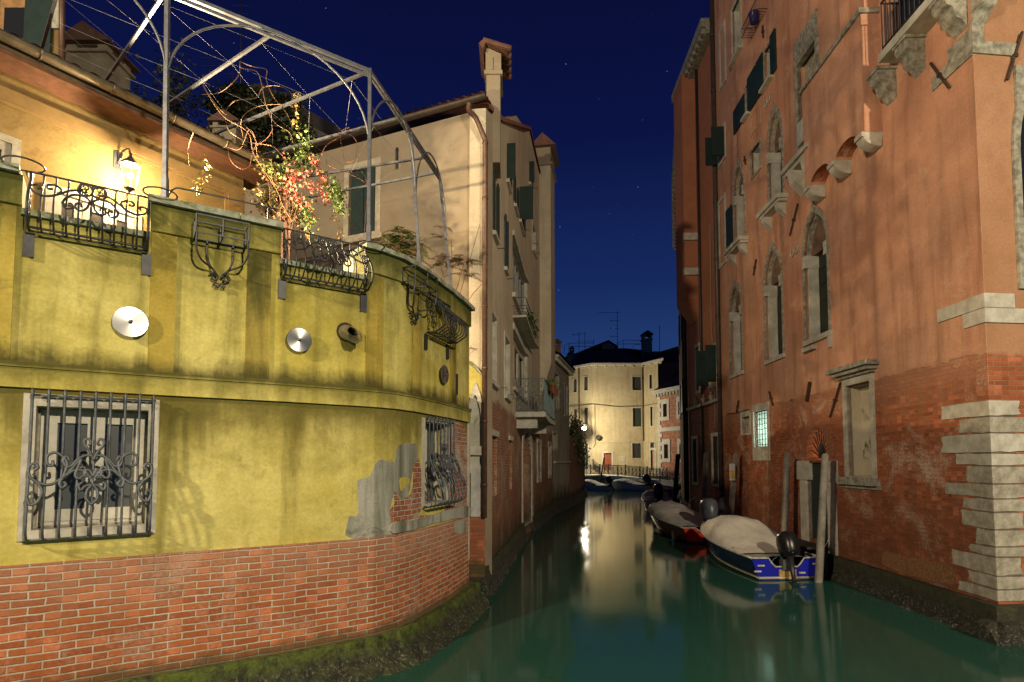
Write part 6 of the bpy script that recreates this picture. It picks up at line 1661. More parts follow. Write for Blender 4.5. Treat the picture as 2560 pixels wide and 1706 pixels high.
while k < PC.len: b.box(k, k + .25, zC - .28, zC - .002, 0, .26); k += .7
b.build('eave', STONED, CHs)
b = MB(PC)
for uu, r in ((.6, .07), (1.1, .05), (2.0, .08)): b.tube([(uu, .8, .1), (uu, zC, .1)], r, 6)
b.build('downpipe', simple('black_pipe', (.03, .03, .03), .6), CHs)
for k in range(4):
    b = MB(PC); uu = 3.2 + k * 2.4; b.box(uu, uu + .9, 9.5, 11.4, -.04, .04); b.build('shutter', WOODG, CHs)
    b = MB(PC); b.box(uu, uu + .9, 5.4, 7.2, -.04, .04); b.build('shutter', WOODG, CHs)
footing(PC, 0, PC.len, 'footing', CHs, z1=.5, d1=.1, spread=.3, step=.3)
# ================================================================== far end: square, bridge, yellow house
ZG = 1.25
b = MB(); b.add([(1, 57.5, ZG), (1, 120, ZG), (60, 120, ZG), (60, 46, ZG), (14.2, 46, ZG), (15.2, 55, ZG), (11, 58.5, ZG), (6.5, 57.5, ZG)] + [(1, 57.5, -2), (1, 120, -2), (60, 120, -2), (60, 46, -2), (14.2, 46, -2), (15.2, 55, -2), (11, 58.5, -2), (6.5, 57.5, -2)],
      [tuple(range(8))[::-1]] + [(i, (i + 1) % 8, (i + 1) % 8 + 8, i + 8) for i in range(8)])
struct(b.build('quay_pavement', wallmat('quay_stone', br=((.30, .28, .24), (.24, .22, .19), (.12, .11, .1)), brick_dims=(.9, .45, .02))))
FY = Surf([(6.9 - 2.0, 69), (6.9, 67.8), (9.23, 65), (15.08, 65), (16.2, 62.7), (16.9, 70)])
cre = wallmat('cream_yellow_plaster', pl=((.43, .355, .215), (.52, .44, .28)), streak=((.30, .24, .14), .50, .6), bump=.15, seed=51)
FH = thing('corner_house', 'cream yellow house of three storeys facing down the canal behind the bridge', 'house', (11, 65, ZG))
zE = FY.uz(1545, 914)[1]
fz = lambda x, y: FY.uz(*kI(x, y))
def fq(x0, x1, y0, y1):
    a = fz(x0, y0); c = fz(x1, y1); return (a[0], c[0], fz((x0 + x1) / 2, y1)[1], fz((x0 + x1) / 2, y0)[1])
FW = [fq(153, 180, 545, 642), fq(232, 260, 527, 628), fq(583, 647, 528, 627), fq(706, 735, 514, 616), fq(156, 181, 764, 893), fq(235, 262, 754, 878), fq(586, 649, 756, 891), fq(712, 738, 746, 886), fq(583, 646, 1012, 1120), fq(713, 743, 1006, 1045)]
FD = [fq(376, 434, 1083, 1210), fq(714, 744, 1062, 1210), fq(240, 262, 1012, 1200)]
b = MB(FY); b.prism(rect(0, FY.len, ZG - .1, zE), -.4, 0, holes=[rect(*q) for q in FW + FD]); b.build('wall', cre, FH)
for i, q in enumerate(FW):
    b = MB(FY); fw_ = .10; b.prism(rect(q[0] - fw_, q[1] + fw_, q[2] - .08, q[3] + .08), -.05, .04, holes=[rect(*q)]); f = b.build('window', simple('pale_surround', (.58, .55, .42), .8), FH)
    b = MB(FY); b.box(q[0], q[1], q[2], q[3], -.3, -.18); b.build('shutter' if i < 8 else 'pane', simple('night_shutter', (.035, .045, .03), .7) if i in (2, 6) else simple('umber_shutter', (.06, .045, .035), .7) if i < 8 else GLASSG, f)
    if i >= 8:
        b = MB(FY)
        for k in range(7): uu = q[0] + (q[1] - q[0]) * (k + .5) / 7; b.tube([(uu, q[2], -.03), (uu, q[3], -.03)], .018, 4)
        for k in range(4): zz = q[2] + (q[3] - q[2]) * (k + .5) / 4; b.tube([(q[0], zz, -.03), (q[1], zz, -.03)], .014, 4)
        b.build('grille', IRON, f)
for i, q in enumerate(FD):
    b = MB(FY); b.prism([(q[0] - .2, ZG), (q[0], ZG), (q[0], q[3]), (q[1], q[3]), (q[1], ZG), (q[1] + .2, ZG), (q[1] + .2, q[3] + .2), (q[0] - .2, q[3] + .2)], -.05, .05); dd_ = b.build('door', STONE, FH)
    b = MB(FY); n = 2; b.box(q[0], q[1], ZG, q[3], -.3, -.2)
    for k in range(2):
        a = q[0] + (q[1] - q[0]) * (k * .5 + .06); c = a + (q[1] - q[0]) * .38
        for (z0, z1) in ((ZG + .2, ZG + .9), (ZG + 1.1, q[3] - .2)): b.box(a, c, z0, z1, -.2, -.16)
    b.build('door_leaf', WOODR if i < 2 else IRON, dd_)
b = MB(FY); b.box(0, FY.len, zE, zE + .22, -.4, .42)
k = .2
while k < FY.len - .2: b.box(k, k + .16, zE - .22, zE - .002, 0, .34); k += 1.05
b.build('eave', STONEB, FH)
b = MB(FY); zl1, zl2 = FY.uz(*kI(450, 1004))[1], FY.uz(*kI(450, 735))[1]; b.box(2.4, FY.len - 7.2, zl1 - .05, zl1 + .05, 0, .06); b.build('string_course', simple('pale_trim_far', (.5, .45, .3), .8), FH)
b = MB(FY); b.tube([(1.5, zl2, .08), (FY.L[2], zl2 + .1, .1), (FY.L[2] + 3, zl2 - .2, .08), (FY.L[3], zl2 - .1, .08), (FY.len - 7.3, zl2, .08)], .035, 4); b.tube([(FY.L[2] + .3, zl2, .08), (FY.L[2] + .3, zl2 - 4.5, .08), (FY.L[2] + .1, zl2 - 4.9, .08)], .035, 4); b.build('cable', IRON, FH)
b = MB(FY)
for px in (1449, 1608.5): uu = FY.uz(px, 1000)[0]; b.tube([(uu, ZG + (0 if px < 1500 else 3.8), .1), (uu, zE, .1)], .07, 6)
b.build('downpipe', PIPEM, FH)
r = MB(); pts = [FY(u, zE + .23, .45) for u in (0, FY.L[1], FY.L[2], FY.L[3], FY.L[4])]
hi = [Vector((7.4, 76, zE + 3.2)), Vector((8.6, 75, zE + 3.4)), Vector((10.4, 73, zE + 3.6)), Vector((14.8, 73, zE + 3.6)), Vector((16.8, 73, zE + 3.4))]
r.add([tuple(p) for p in pts + hi], [(i, i + 1, i + 6, i + 5) for i in range(4)] + [(4, 9, 8)])
r.add([tuple(hi[0]), tuple(hi[1]), tuple(hi[2]), tuple(hi[3]), tuple(hi[4]), (17, 76, zE - 1), (5, 79, zE - 1)], [(0, 1, 2, 3, 4, 5, 6)])
rf = r.build('roof', TILED, FH)
# dormer and chimneys on the dark roof
def box_px(name, mat, parent, px0, px1, y0, y1, Y, dep, below=1.0):
    a, c = at(px0, y0, Y), at(px1, y1, Y); b = MB(); b.box(a.x, c.x, Y, Y + dep, c.z - below, a.z); return b.build(name, mat, parent), a, c
dm, a, c = box_px('dormer', simple('dormer_plaster', (.10, .085, .06), .9), rf, kI(225, 0)[0], kI(460, 0)[0], kI(0, 340)[1], kI(0, 400)[1], 70, 3, 1.5)
b = MB(); rp = [at(*kI(x, y), 69.8) for x, y in ((205, 345), (410, 262), (480, 305), (480, 318), (410, 280), (210, 358))]
b.add([tuple(p) for p in rp] + [(p.x, p.y + 3.5, p.z) for p in rp], [tuple(range(6))[::-1], tuple(range(6, 12))] + [(i, (i + 1) % 6, (i + 1) % 6 + 6, i + 6) for i in range(6)]); b.build('dormer_roof', TILED, rf)
wedge([kI(362, 330), kI(362, 300), kI(410, 275), kI(458, 300), kI(458, 330)], 69.9, .1, dimw, 'dormer_gable', rf)
chimney('', '', kI(660, 0)[0], kI(728, 0)[0], kI(0, 205)[1], kI(0, 400)[1], 68, z0=10, mat=simple('roof_chimney_plaster', (.28, .24, .17), .9), roofm=TILED, parent=FH)
chimney('', '', kI(112, 0)[0], kI(140, 0)[0], kI(0, 355)[1], kI(0, 450)[1], 69, z0=10, mat=dimw, roofm=TILED, parent=FH)
chimney('', '', kI(130, 0)[0], kI(160, 0)[0], kI(0, 315)[1], kI(0, 400)[1], 71, z0=10, mat=dimw, roofm=TILED, parent=FH)
b = MB(); 
for (pts_) in ([(90, 360), (90, 305), (122, 285), (300, 285)], [(122, 360), (122, 285)], [(120, 308), (300, 310)], [(475, 330), (475, 285), (520, 262), (655, 268)], [(520, 325), (520, 262)], [(593, 320), (593, 292), (655, 300)], [(475, 292), (655, 290)]):
    b.tube([at(*kI(x, y), 70.5) for x, y in pts_], .035, 4)
b.build('roof_rail', IRON, FH)
for i, (x, y0, y1, n) in enumerate(((473, 55, 340, 4), (238, 205, 330, 2), (196, 215, 335, 1), (780, 155, 380, 0), (302, 262, 330, 2))):
    b = MB(); p0, p1 = at(*kI(x, y1), 70), at(*kI(x, y0), 70); b.tube([p0 - Vector((0, 0, 1.2)), p1], .04, 4)
    for k in range(n): z = p1.z - .15 - k * 1.0; w_ = 1.5 if (k == 0 and n == 4) else .6; b.tube([(p1.x - w_ * 1.6, p1.y, z), (p1.x + w_ * .3, p1.y, z)], .025, 4); b.tube([(p1.x - w_ * 1.2, p1.y, z - .15), (p1.x - w_ * 1.2, p1.y, z + .15)], .02, 4)
    tag(setmat(b.build('antenna', IRON), p0), ('tallest aerial in the middle of the far roof', 'aerial with two arms left of the dormer', 'short aerial left of the two armed one', 'bare mast right of the far chimney', 'little aerial just left of the dormer ridge')[i], 'antenna', 'aerials on the far roof')
# dark house behind on the right
b = MB(); DRH = thing('shadowed_house', 'unlit house with sloping dark roof behind the cream house', 'house', (18, 72, 1))
wedge([(1650, 1200), (1650, 905), (1705, 905), (1760, 905), (1760, 1200)], 66, 5, simple('umber_plaster', (.10, .075, .05), .9), 'wall', DRH)
wedge([kI(725, 405), kI(730, 345), kI(790, 345), kI(930, 303), kI(1010, 330), kI(1010, 440)], 67, 6, TILED, 'roof', DRH)
b = MB(); b.tube([at(*kI(x, y), 65.8) for x, y in ((925, 440), (905, 500), (800, 610))], .07, 5); b.build('drain_pipe', simple('black_drain', (.02, .02, .02), .6), DRH)
# satellite dish, notice board, door sign
c = FY(FY.uz(*kI(345, 970))[0], FY.uz(*kI(345, 970))[1], .35); b = MB(); b.lathe(c, Vector((-.6, -.7, .25)), [(.02, 0), (.18, .03), (.30, .10)], 14); b.tube([c, FY(FY.uz(*kI(335, 985))[0], c.z - .35, 0)], .03, 5)
tag(setmat(b.build('satellite_dish', simple('dish_grey', (.03, .03, .03), .7)), c), 'grey satellite dish on the cream house wall', 'satellite dish')
q = fq(500, 532, 1105, 1138); b = MB(FY); b.box(*[q[0], q[1], q[2], q[3]], 0, .05); t = b.build('notice_board', STONEB); 
tag(setmat(t, FY(q[0], q[2], 0)), 'white notice board beside the red door', 'notice board')
# far street lamp
FL = thing('street_lamp', 'bright wall mounted street lamp at the corner of the cream house', 'street lamp', tuple(at(1490, 1070, 64.6)))
lp = at(1460, 1070, 61.3)
b = MB(); b.tube(bez([tuple(FY(FY.L[2], lp.z - .6, .0)), tuple(FY(FY.L[2], lp.z + .4, 1.0)), (lp.x + .1, lp.y, lp.z + .35)]), .03, 5); b.build('bracket', IRON, FL)
b = MB(); b.lathe(lp + Vector((0, 0, .12)), (0, 0, 1), [(.16, .14), (.15, .17), (.08, .24), (.03, .3)], 12); b.build('shade', IRON, FL)
b = MB(); b.lathe(lp + Vector((0, 0, -.2)), (0, 0, 1), [(.05, -.05), (.24, .06), (.25, .2), (.1, .31)], 12); b.build('globe', emis('street_lamp_glow', (1.0, .88, .6), 60), FL)
lamp('street_lamp_light', tuple(lp + Vector((-.1, -.8, .0))), 2000, (1.0, .86, .58), .12)

# red and white stone house
RS = Surf([(14.97, 58), (15.8, 52.8), (16.9, 47)], flip=-1)
RS = Surf([(14.97, 58), (15.85, 52.9)], flip=-1) if False else Surf([(14.97, 58.0), (16.6, 53.6), (18.0, 50)], flip=-1)
stones = wallmat('red_stone_blocks', br=((.42, .16, .09), (.34, .14, .085), (.40, .36, .28)), brick_dims=(.55, .38, .03), seed=61, bump=.5)
RW = thing('stone_house', 'red stone house with white quoins and cornice at the bridge', 'house', (15, 58, ZG))
RS.sn = [Vector((-abs(n.x), -abs(n.y), 0)) for n in RS.sn]; RS.vn = [Vector((-abs(n.x), -abs(n.y), 0)) for n in RS.vn]
zRW = RS.uz(*kI(790, 655))[1]
rz = lambda x, y: RS.uz(*kI(x, y))
def rq_(x0, x1, y0, y1): return (rz(x0, y0)[0], rz(x1, y0)[0], rz(x0, y1)[1], rz(x0, y0)[1])
RQ = [rq_(808, 836, 728, 822), rq_(918, 948, 710, 806), rq_(815, 845, 1020, 1122), rq_(926, 955, 1018, 1125)]
b = MB(RS); b.prism(rect(0, RS.len, ZG - 1, zRW), -.4, 0, holes=[rect(*q) for q in RQ]); b.build('wall', stones, RW)
b = MB(); e = RS(0, 0, 0); b.hull8([(e.x, e.y, 0), (e.x + 5, e.y + 3, 0), (e.x + 5, e.y + 2.6, 0), (e.x + .3, e.y - .3, 0), (e.x, e.y, zRW), (e.x + 5, e.y + 3, zRW), (e.x + 5, e.y + 2.6, zRW), (e.x + .3, e.y - .3, zRW)]); b.build('side_wall', stones, RW)
for q in RQ:
    b = MB(RS); b.prism(rect(q[0] - .32, q[1] + .32, q[2] - .35, q[3] + .5), -.05, .05, holes=[rect(*q)]); f = b.build('window', STONEB, RW)
    b = MB(RS); b.box(q[0], q[1], q[2], q[3], -.25, -.2); b.build('pane', GLASSG, f)
    b = MB(RS)
    for k in range(5): uu = q[0] + (q[1] - q[0]) * (k + .5) / 5; b.tube([(uu, q[2], -.02), (uu, q[3], -.02)], .015, 4)
    b.build('grille', IRON, f)
b = MB(RS); b.box(-.3, RS.len, zRW, zRW + .4, -.4, .55); zm = rz(790, 915)[1]; b.box(-.1, RS.len, zm - .2, zm + .2, -.1, .14)
k = 0.0
while k < RS.len: b.box(k, k + .22, zRW - .3, zRW - .002, 0, .45); k += .5
b.build('cornice', STONEB, RW)
b = MB(RS); z = ZG
i = 0
while z < zRW - .4: b.box(-.06, .62 if i % 2 else .38, z, z + .4, -.1, .06); z += .43; i += 1
b.build('quoin_course', STONEB, RW)
b = MB(); b.add([tuple(RS(-.3, zRW + .41, .5)), tuple(RS(RS.len, zRW + .41, .5)), tuple(RS(RS.len, zRW + 2.6, -4)), tuple(RS(-.3, zRW + 2.2, -3))], [(0, 1, 2, 3)]); b.build('roof', TILED, RW)

# bridge with iron railing
def deck(px, py, Y): return at(px, py, Y)
DK = [at(1455, 1188, 59.5), at(1500, 1188, 58), at(1545, 1190.5, 56), at(1600, 1196, 53), at(1650, 1203, 50), at(1690, 1210, 47)]
BR = thing('bridge', 'low stone canal bridge with a scrolled iron railing', 'bridge', tuple(DK[2]))
back = Vector((1.2, 2.2, 0))
b = MB(); n = len(DK)
V = []
for p in DK: V += [tuple(p), tuple(p + back), tuple(p + back - Vector((0, 0, .28))), tuple(p - Vector((0, 0, .28)))]
b.add(V, [(i * 4 + k, i * 4 + (k + 1) % 4, i * 4 + 4 + (k + 1) % 4, i * 4 + 4 + k) for i in range(n - 1) for k in range(4)] + [(0, 1, 2, 3), tuple((n - 1) * 4 + k for k in (3, 2, 1, 0))]); b.build('deck', STONE, BR)
b = MB(); V = []
for i, p in enumerate(DK):
    t = i / (n - 1); zb4 = -.3 if i in (0, n - 1) else p.z - .28 - .55 * (2 * t - 1) ** 2 - .1
    V += [(p.x + .08, p.y + .15, p.z - .281), (p.x + back.x - .08, p.y + back.y - .15, p.z - .281), (p.x + back.x - .08, p.y + back.y - .15, zb4), (p.x + .08, p.y + .15, zb4)]
b.add(V, [(i * 4 + k, i * 4 + (k + 1) % 4, i * 4 + 4 + (k + 1) % 4, i * 4 + 4 + k) for i in range(n - 1) for k in range(4)]); b.build('arch', simple('bridge_brick', (.20, .09, .05), .9, scale=6), BR)
def rail_line(P, parent, off=Vector((0, 0, 0)), H=1.0, name='railing'):
    for i in range(len(P) - 1):
        a, c = P[i] + off, P[i + 1] + off; L = (c - a).length; m = max(1, round(L / 1.0)); b = MB()
        up = Vector((0, 0, 1)); 
        b.tube([a + up * H, c + up * H], .03, 4); b.tube([a + up * .12, c + up * .12], .02, 4); b.tube([a + up * (H - .14), c + up * (H - .14)], .018, 4)
        dx = (c - a) / (m * 2)
        for k in range(m * 2):
            o = a + dx * k; w_ = dx
            b.tube([o + w_ * (.5 + .42 * math.cos(q)) + up * (.5 + .33 * math.sin(q)) for q in [2 * math.pi * j / 10 for j in range(10)]], .017, 4, closed=True)
            b.tube([o + up * .12, o + w_ + up * (H - .14)], .013, 4); b.tube([o + w_ + up * .12, o + up * (H - .14)], .013, 4)
            b.tube([o + up * .1, o + up * H], .014, 4)
        pr_ = b.build(name, IRON, parent)
        for q in (a, c) if i == len(P) - 2 else (a,):
            p = MB(); p.lathe(q, (0, 0, 1), [(.07, 0), (.06, .05), (.05, H), (.08, H + .04), (.05, H + .12)], 8); p.build('post', IRON, parent)
rail_line(DK, BR); rail_line(DK, BR, back)
QR = thing('quay_railing', 'scrolled iron railing on the pavement left of the bridge', 'railing', (6.5, 58.2, ZG))
rail_line([at(1462, 1176, 62), at(1483, 1176, 62)], QR, H=1.1)
rail_line([at(1483, 1176, 62), at(1500, 1190, 58.4)], QR, H=1.1)

# ================================================================== boats
def hull(parent, L, B, fb, bowh, matH, matT=None, mgun=None, strake=None, notch=None, flare=.82):
    """local frame: stern at x=0, bow at x=L; waterline z=0"""
    n = 18; b = MB(); st = []
    for i in range(n + 1):
        t = i / n; x = L * t
        w_ = B / 2 * (1 - max(0, (t - .35) / .65) ** 2.4) * (.94 + .06 * min(1, t * 4)); w_ = max(w_, .02)
        zs = fb + (bowh - fb) * t ** 1.7; ch = w_ * (flare - .42 * t ** 2)
        xo = .25 * t ** 4
        st.append([(x + xo, -w_, zs), (x + xo * .6, -(w_ * .6 + ch * .4) * (1 - .1 * t), zs * .45), (x, -ch, .04 + .10 * t * t), (x - .05 * t, -ch * .5, -.14 + .1 * t ** 3), (x - .1 * t, 0, -.22 + .18 * t ** 4)])
    V = []
    for s_ in st: V += s_ + [(x, -y, z) for x, y, z in s_[:-1][::-1]]
    q = 9; Fc = [(i * q + k, i * q + k + 1, (i + 1) * q + k + 1, (i + 1) * q + k) for i in range(n) for k in range(q - 1)]
    b.add(V, Fc, True); h = b.build('hull', matH, parent)
    # transom, with a motor notch
    w0 = st[0][0][1]; nt_ = notch or 0
    b = MB(); c0 = st[0][2][1]
    out_ = [(0, w0, fb), (0, c0, .04), (0, c0 * .5, -.14), (0, 0, -.22), (0, -c0 * .5, -.14), (0, -c0, .04), (0, -w0, fb)]
    if notch: out_ += [(0, .42, fb), (0, .34, fb - notch * .6), (0, .26, fb - notch), (0, -.26, fb - notch), (0, -.34, fb - notch * .6), (0, -.42, fb)]
    m = len(out_); b.add(out_ + [(x + .04, y, z) for x, y, z in out_], [(i, (i + 1) % m, (i + 1) % m + m, i + m) for i in range(m)])
    tl = tessellate_polygon([[Vector((y, z, 0)) for x, y, z in out_]]); b.add(out_, [tuple(t) for t in tl]); b.build('transom', matT or matH, parent)
    b = MB(); g_ = mgun
    for sg in (1, -1): b.tube([(s_[0][0], s_[0][1] * sg, s_[0][2]) for s_ in st], .028, 6)
    if notch: b.tube([(-.01, w0, fb), (-.01, -.42, fb), (-.01, -.34, fb - notch * .6), (-.01, -.26, fb - notch), (-.01, .26, fb - notch), (-.01, .34, fb - notch * .6), (-.01, .42, fb), (-.01, -w0, fb)], .020, 6)
    else: b.tube([(-.01, w0, fb), (-.01, -w0, fb)], .022, 6)
    b.build('gunwale', g_, parent)
    b = MB(); 
    for sg in (1, -1): b.tube([(s_[2][0], s_[2][1] * sg * 1.01, s_[2][2] + .02) for s_ in st], .02, 5)
    b.tube([(-.012, c0, .05), (-.012, -c0, .05)], .03, 5)
    b.build('waterline_stripe', strake or g_, parent)
    b = MB(); V = []
    for s_ in st: V += [(s_[0][0], s_[0][1] * .97, s_[0][2] - .04), (s_[0][0], 0, s_[0][2] - .0), (s_[0][0], -s_[0][1] * .97, s_[0][2] - .04)]
    b.add(V, [(i * 3 + k, i * 3 + k + 1, i * 3 + 4 + k, i * 3 + 3 + k) for i in range(1 if notch else 0, n) for k in range(2)]); b.build('deck', simple('boat_deck', (.40, .39, .36), .6), parent)
    return st
canvas = NM('boat_canvas'); cv_ = canvas.uv(obj=True); cn = canvas.noise(cv_, 1.6, 4, .6, .6)
canvas.col(canvas.mix(canvas.rng(cn, .3, .7), (.42, .39, .34), (.56, .53, .46))); canvas.rough(.8); canvas.bump(cn, .5, .08); CANV = canvas.m
def cover(parent, st, x0, x1, hp, xp, mat=CANV, sag=.0, front=.6, n=30, rear=.5):
    """canvas stretched over a hoop at xp, height hp over the gunwale"""
    b = MB(); V = []; m = 13; Lb = st[-1][0][0]
    def stn(x):
        N = len(st) - 1; f = max(0, min(N - 1e-6, x / Lb * N)); i = int(f); a, c = st[i][0], st[i + 1][0]; t = f - i
        return (-(a[1] + (c[1] - a[1]) * t), a[2] + (c[2] - a[2]) * t)
    for i in range(n + 1):
        x = x0 + (x1 - x0) * i / n; w_, zz = stn(x)
        xq = xp + (x1 - xp) * .30
        if x < xp: t = (xp - x) / (xp - x0); h = hp * (1 - t) ** 1.15 * (1 - .12 * math.sin(t * math.pi)) + .02
        elif x < xq: h = hp * (1 + .02 * math.sin((x - xp) / (xq - xp) * math.pi)) + .02
        else: t = (x - xq) / (x1 - xq); h = hp * math.cos(t * math.pi / 2) ** .8 + .02
        for k in range(m):
            a = math.pi * k / (m - 1); y = w_ * 1.01 * math.cos(a); e = .78
            fold = .034 * math.sin(k * 3.1 + x * 1.2) * math.sin(a) ** .5 + .012 * math.sin(x * 9 + k)
            V.append((x, y, zz + .01 + max(0, h * math.sin(a) ** e + fold * (h > .1))))
        
    b.add(V, [(i * m + k, i * m + k + 1, (i + 1) * m + k + 1, (i + 1) * m + k) for i in range(n) for k in range(m - 1)], True)
    return b.build('cover', mat, parent)
BLACKP = simple('black_cowling', (.012, .012, .014), .3, bump=.02); GREYP = simple('grey_cowling', (.10, .11, .14), .35, bump=.02)
def motor(parent, z0, mat=BLACKP, s=1.0, tilt=.35, y0=0.0, label=None):
    """outboard tilted up on the transom; cowl, leg, bracket, propeller"""
    c, t_ = math.cos(tilt), math.sin(tilt)
    def T(x, y, z): x, z = x * s, z * s; return (-.16 + x * c - z * t_ * -1 * 1.0, y0 + y * s, z0 + z * c - x * t_ * 1.0)
    prof = [(.03, 0), (.17, .03), (.20, .15), (.21, .32), (.20, .46), (.16, .56), (.08, .60), (.0, .61)]
    b = MB(T); n = 14; V = []
    for r, h in prof:
        for k in range(n):
            a = 2 * math.pi * k / n; cx = math.cos(a); sx = math.sin(a)
            V.append((abs(cx) ** .8 * (1 if cx > 0 else -1) * r * 1.35 - .06 + h * .05, abs(sx) ** .8 * (1 if sx > 0 else -1) * r, h + .12))
    b.add(V, [(i * n + k, i * n + (k + 1) % n, (i + 1) * n + (k + 1) % n, (i + 1) * n + k) for i in range(len(prof) - 1) for k in range(n)], True)
    root = b.build('outboard_motor', mat, parent)
    b = MB(T); b.tube([(-.05, 0, .14), (-.04, 0, -.25), (-.03, 0, -.62)], [.085 * s, .05 * s, .045 * s], 8); b.tube([(-.22, 0, -.62), (-.03, 0, -.64), (.16, 0, -.63)], [.02 * s, .06 * s, .03 * s], 8)
    b.box(-.16, .10, -.40, -.385, -.09, .09) if False else b.add([(-.18, -.09, -.42), (.1, -.07, -.42), (.1, .07, -.42), (-.18, .09, -.42), (-.18, -.09, -.4), (.1, -.07, -.4), (.1, .07, -.4), (-.18, .09, -.4)], [(0, 1, 2, 3), (4, 5, 6, 7), (0, 1, 5, 4), (2, 3, 7, 6), (1, 2, 6, 5), (3, 0, 4, 7)])
    b.add([(-.06, -.01, -.66), (.08, -.01, -.66), (.0, -.01, -.84), (-.06, .01, -.66), (.08, .01, -.66), (.0, .01, -.84)], [(0, 1, 2), (3, 4, 5), (0, 1, 4, 3), (1, 2, 5, 4), (2, 0, 3, 5)])
    b.build('motor_leg', simple('dark_leg', (.03, .03, .035), .4, .3), root)
    b = MB(T)
    for k in range(3):
        a = 2 * math.pi * k / 3; d = Vector((0, math.cos(a), math.sin(a))); e_ = Vector((.3, -math.sin(a), math.cos(a))).normalized(); p = Vector((-.24, 0, -.62))
        b.add([tuple(p), tuple(p + d * .05 + e_ * .045), tuple(p + d * .13 + e_ * .03), tuple(p + d * .13 - e_ * .03), tuple(p + d * .05 - e_ * .045)], [(0, 1, 2, 3, 4)])
    b.build('propeller', IRON2, root)
    b = MB(); b.box(-.10, .08, y0 - .13 * s, y0 + .13 * s, z0 - .18, z0 + .04); b.tube([(-.12, y0, z0 - .12), (-.12, y0, z0 + .16)], .05, 6); b.build('clamp', IRON2, root)
    return root
def place(t, sx, sy, bx, by):
    t.location = (sx, sy, 0); t.rotation_euler = (0, 0, math.atan2(by - sy, bx - sx))
def fender(parent_loc, label, r=.075, h=.42):
    c = Vector(parent_loc); t = thing('fender', label, 'fender', tuple(c), 'fenders hung from the red boat')
    b = MB(); b.lathe(c - Vector((0, 0, h)), (0, 0, 1), [(.02, 0), (r * .8, .03), (r, .08), (r, h - .08), (r * .7, h - .03), (.02, h)], 12); b.build('fender_body', simple('white_vinyl', (.55, .54, .48), .4, bump=.02), t)
    b = MB(); b.tube([c, c + Vector((0, 0, .25))], .008, 4); b.build('rope', IRON, t)
def gloss(name, c, r=.25):
    m = NM(name); m.col(c); m.rough(r); m.b.inputs['Coat Weight'].default_value = .4; return m.m
GUNW = simple('pale_gunwale', (.50, .48, .42), .4, bump=.02)
# blue boat
BB = thing('motorboat', 'blue motorboat under a cream canvas cover with a black outboard', 'boat', (0, 0, 0), 'boats moored along the palazzo', local=True)
st = hull(BB, 4.45, 1.72, .50, .80, gloss('navy_hull', (.006, .010, .045)), gloss('blue_transom', (.012, .016, .34)), GUNW, simple('cream_boot_top', (.5, .46, .3), .5), notch=.20)
cover(BB, st, .5, 3.85, .56, 2.1); motor(BB, .42, s=.96, tilt=.30)
b = MB()
for (y, z) in ((-.70, .36), (-.36, .16), (.60, .33), (.68, .20)): b.box(-.025, -.0, y - .08, y + .08, z - .018, z + .018)
b.build('transom_fitting', GUNW, BB)
b = MB(); b.box(-.030, -.004, -.22, .18, .02, .24); b.build('motor_board', simple('varnished_board', (.45, .30, .10), .5), BB)
b = MB(); 
for sg in (1, -1):
    for f in (4, 8, 13): s_ = st[f][0]; b.tube([(s_[0] - .08, s_[1] * sg * .93, s_[2] + .02), (s_[0] - .05, s_[1] * sg * .93, s_[2] + .07), (s_[0] + .05, s_[1] * sg * .93, s_[2] + .07), (s_[0] + .08, s_[1] * sg * .93, s_[2] + .02)], .012, 5)
b.build('cleat', IRON2, BB)
b = MB(); 
for k in range(2): b.tube([(.25, -.1 + .35 * k, .38), (.3, 0 + .35 * k, .5), (.35, .12 + .35 * k, .40), (.28, .2 + .35 * k, .34)], .015, 5)
b.build('fuel_line', simple('teal_hose', (.05, .3, .3), .5), BB)
place(BB, 6.27, 13.15, 6.0, 17.6)
# red boat
RB = thing('motorboat', 'red motorboat under a grey canvas cover with a grey outboard', 'boat', (0, 0, 0), 'boats moored along the palazzo', local=True)
st = hull(RB, 5.2, 1.75, .52, .85, gloss('maroon_hull', (.22, .02, .012)), gloss('red_transom', (.55, .04, .015)), GUNW, simple('dark_boot_top', (.03, .02, .02), .5), notch=.12)
cover(RB, st, .35, 4.7, .42, 3.0, simple('grey_canvas', (.52, .50, .46), .85, scale=2, bump=.3, dist=.04)); motor(RB, .58, GREYP, s=1.25, tilt=.12)
b = MB(); b.lathe((-.02, -.45, .38), (-1, 0, 0), [(.05, 0), (.05, .02), (.02, .03)], 10); b.build('drain_cap', GUNW, RB)
place(RB, 6.45, 18.9, 5.95, 24.0)
for i, (px, py, Y) in enumerate((((kJ(128, 850)[0]), kJ(0, 850)[1], 22.6), (kJ(190, 0)[0], kJ(0, 880)[1], 21.5), (kJ(300, 0)[0], kJ(0, 950)[1], 19.9))):
    c = at(px, py, Y); c.x = min(c.x, 5.62); fender(c, ('fender at the bow of the red boat', 'slanting fender between the other two on the red boat', 'white fender nearest the stern of the red boat')[i])
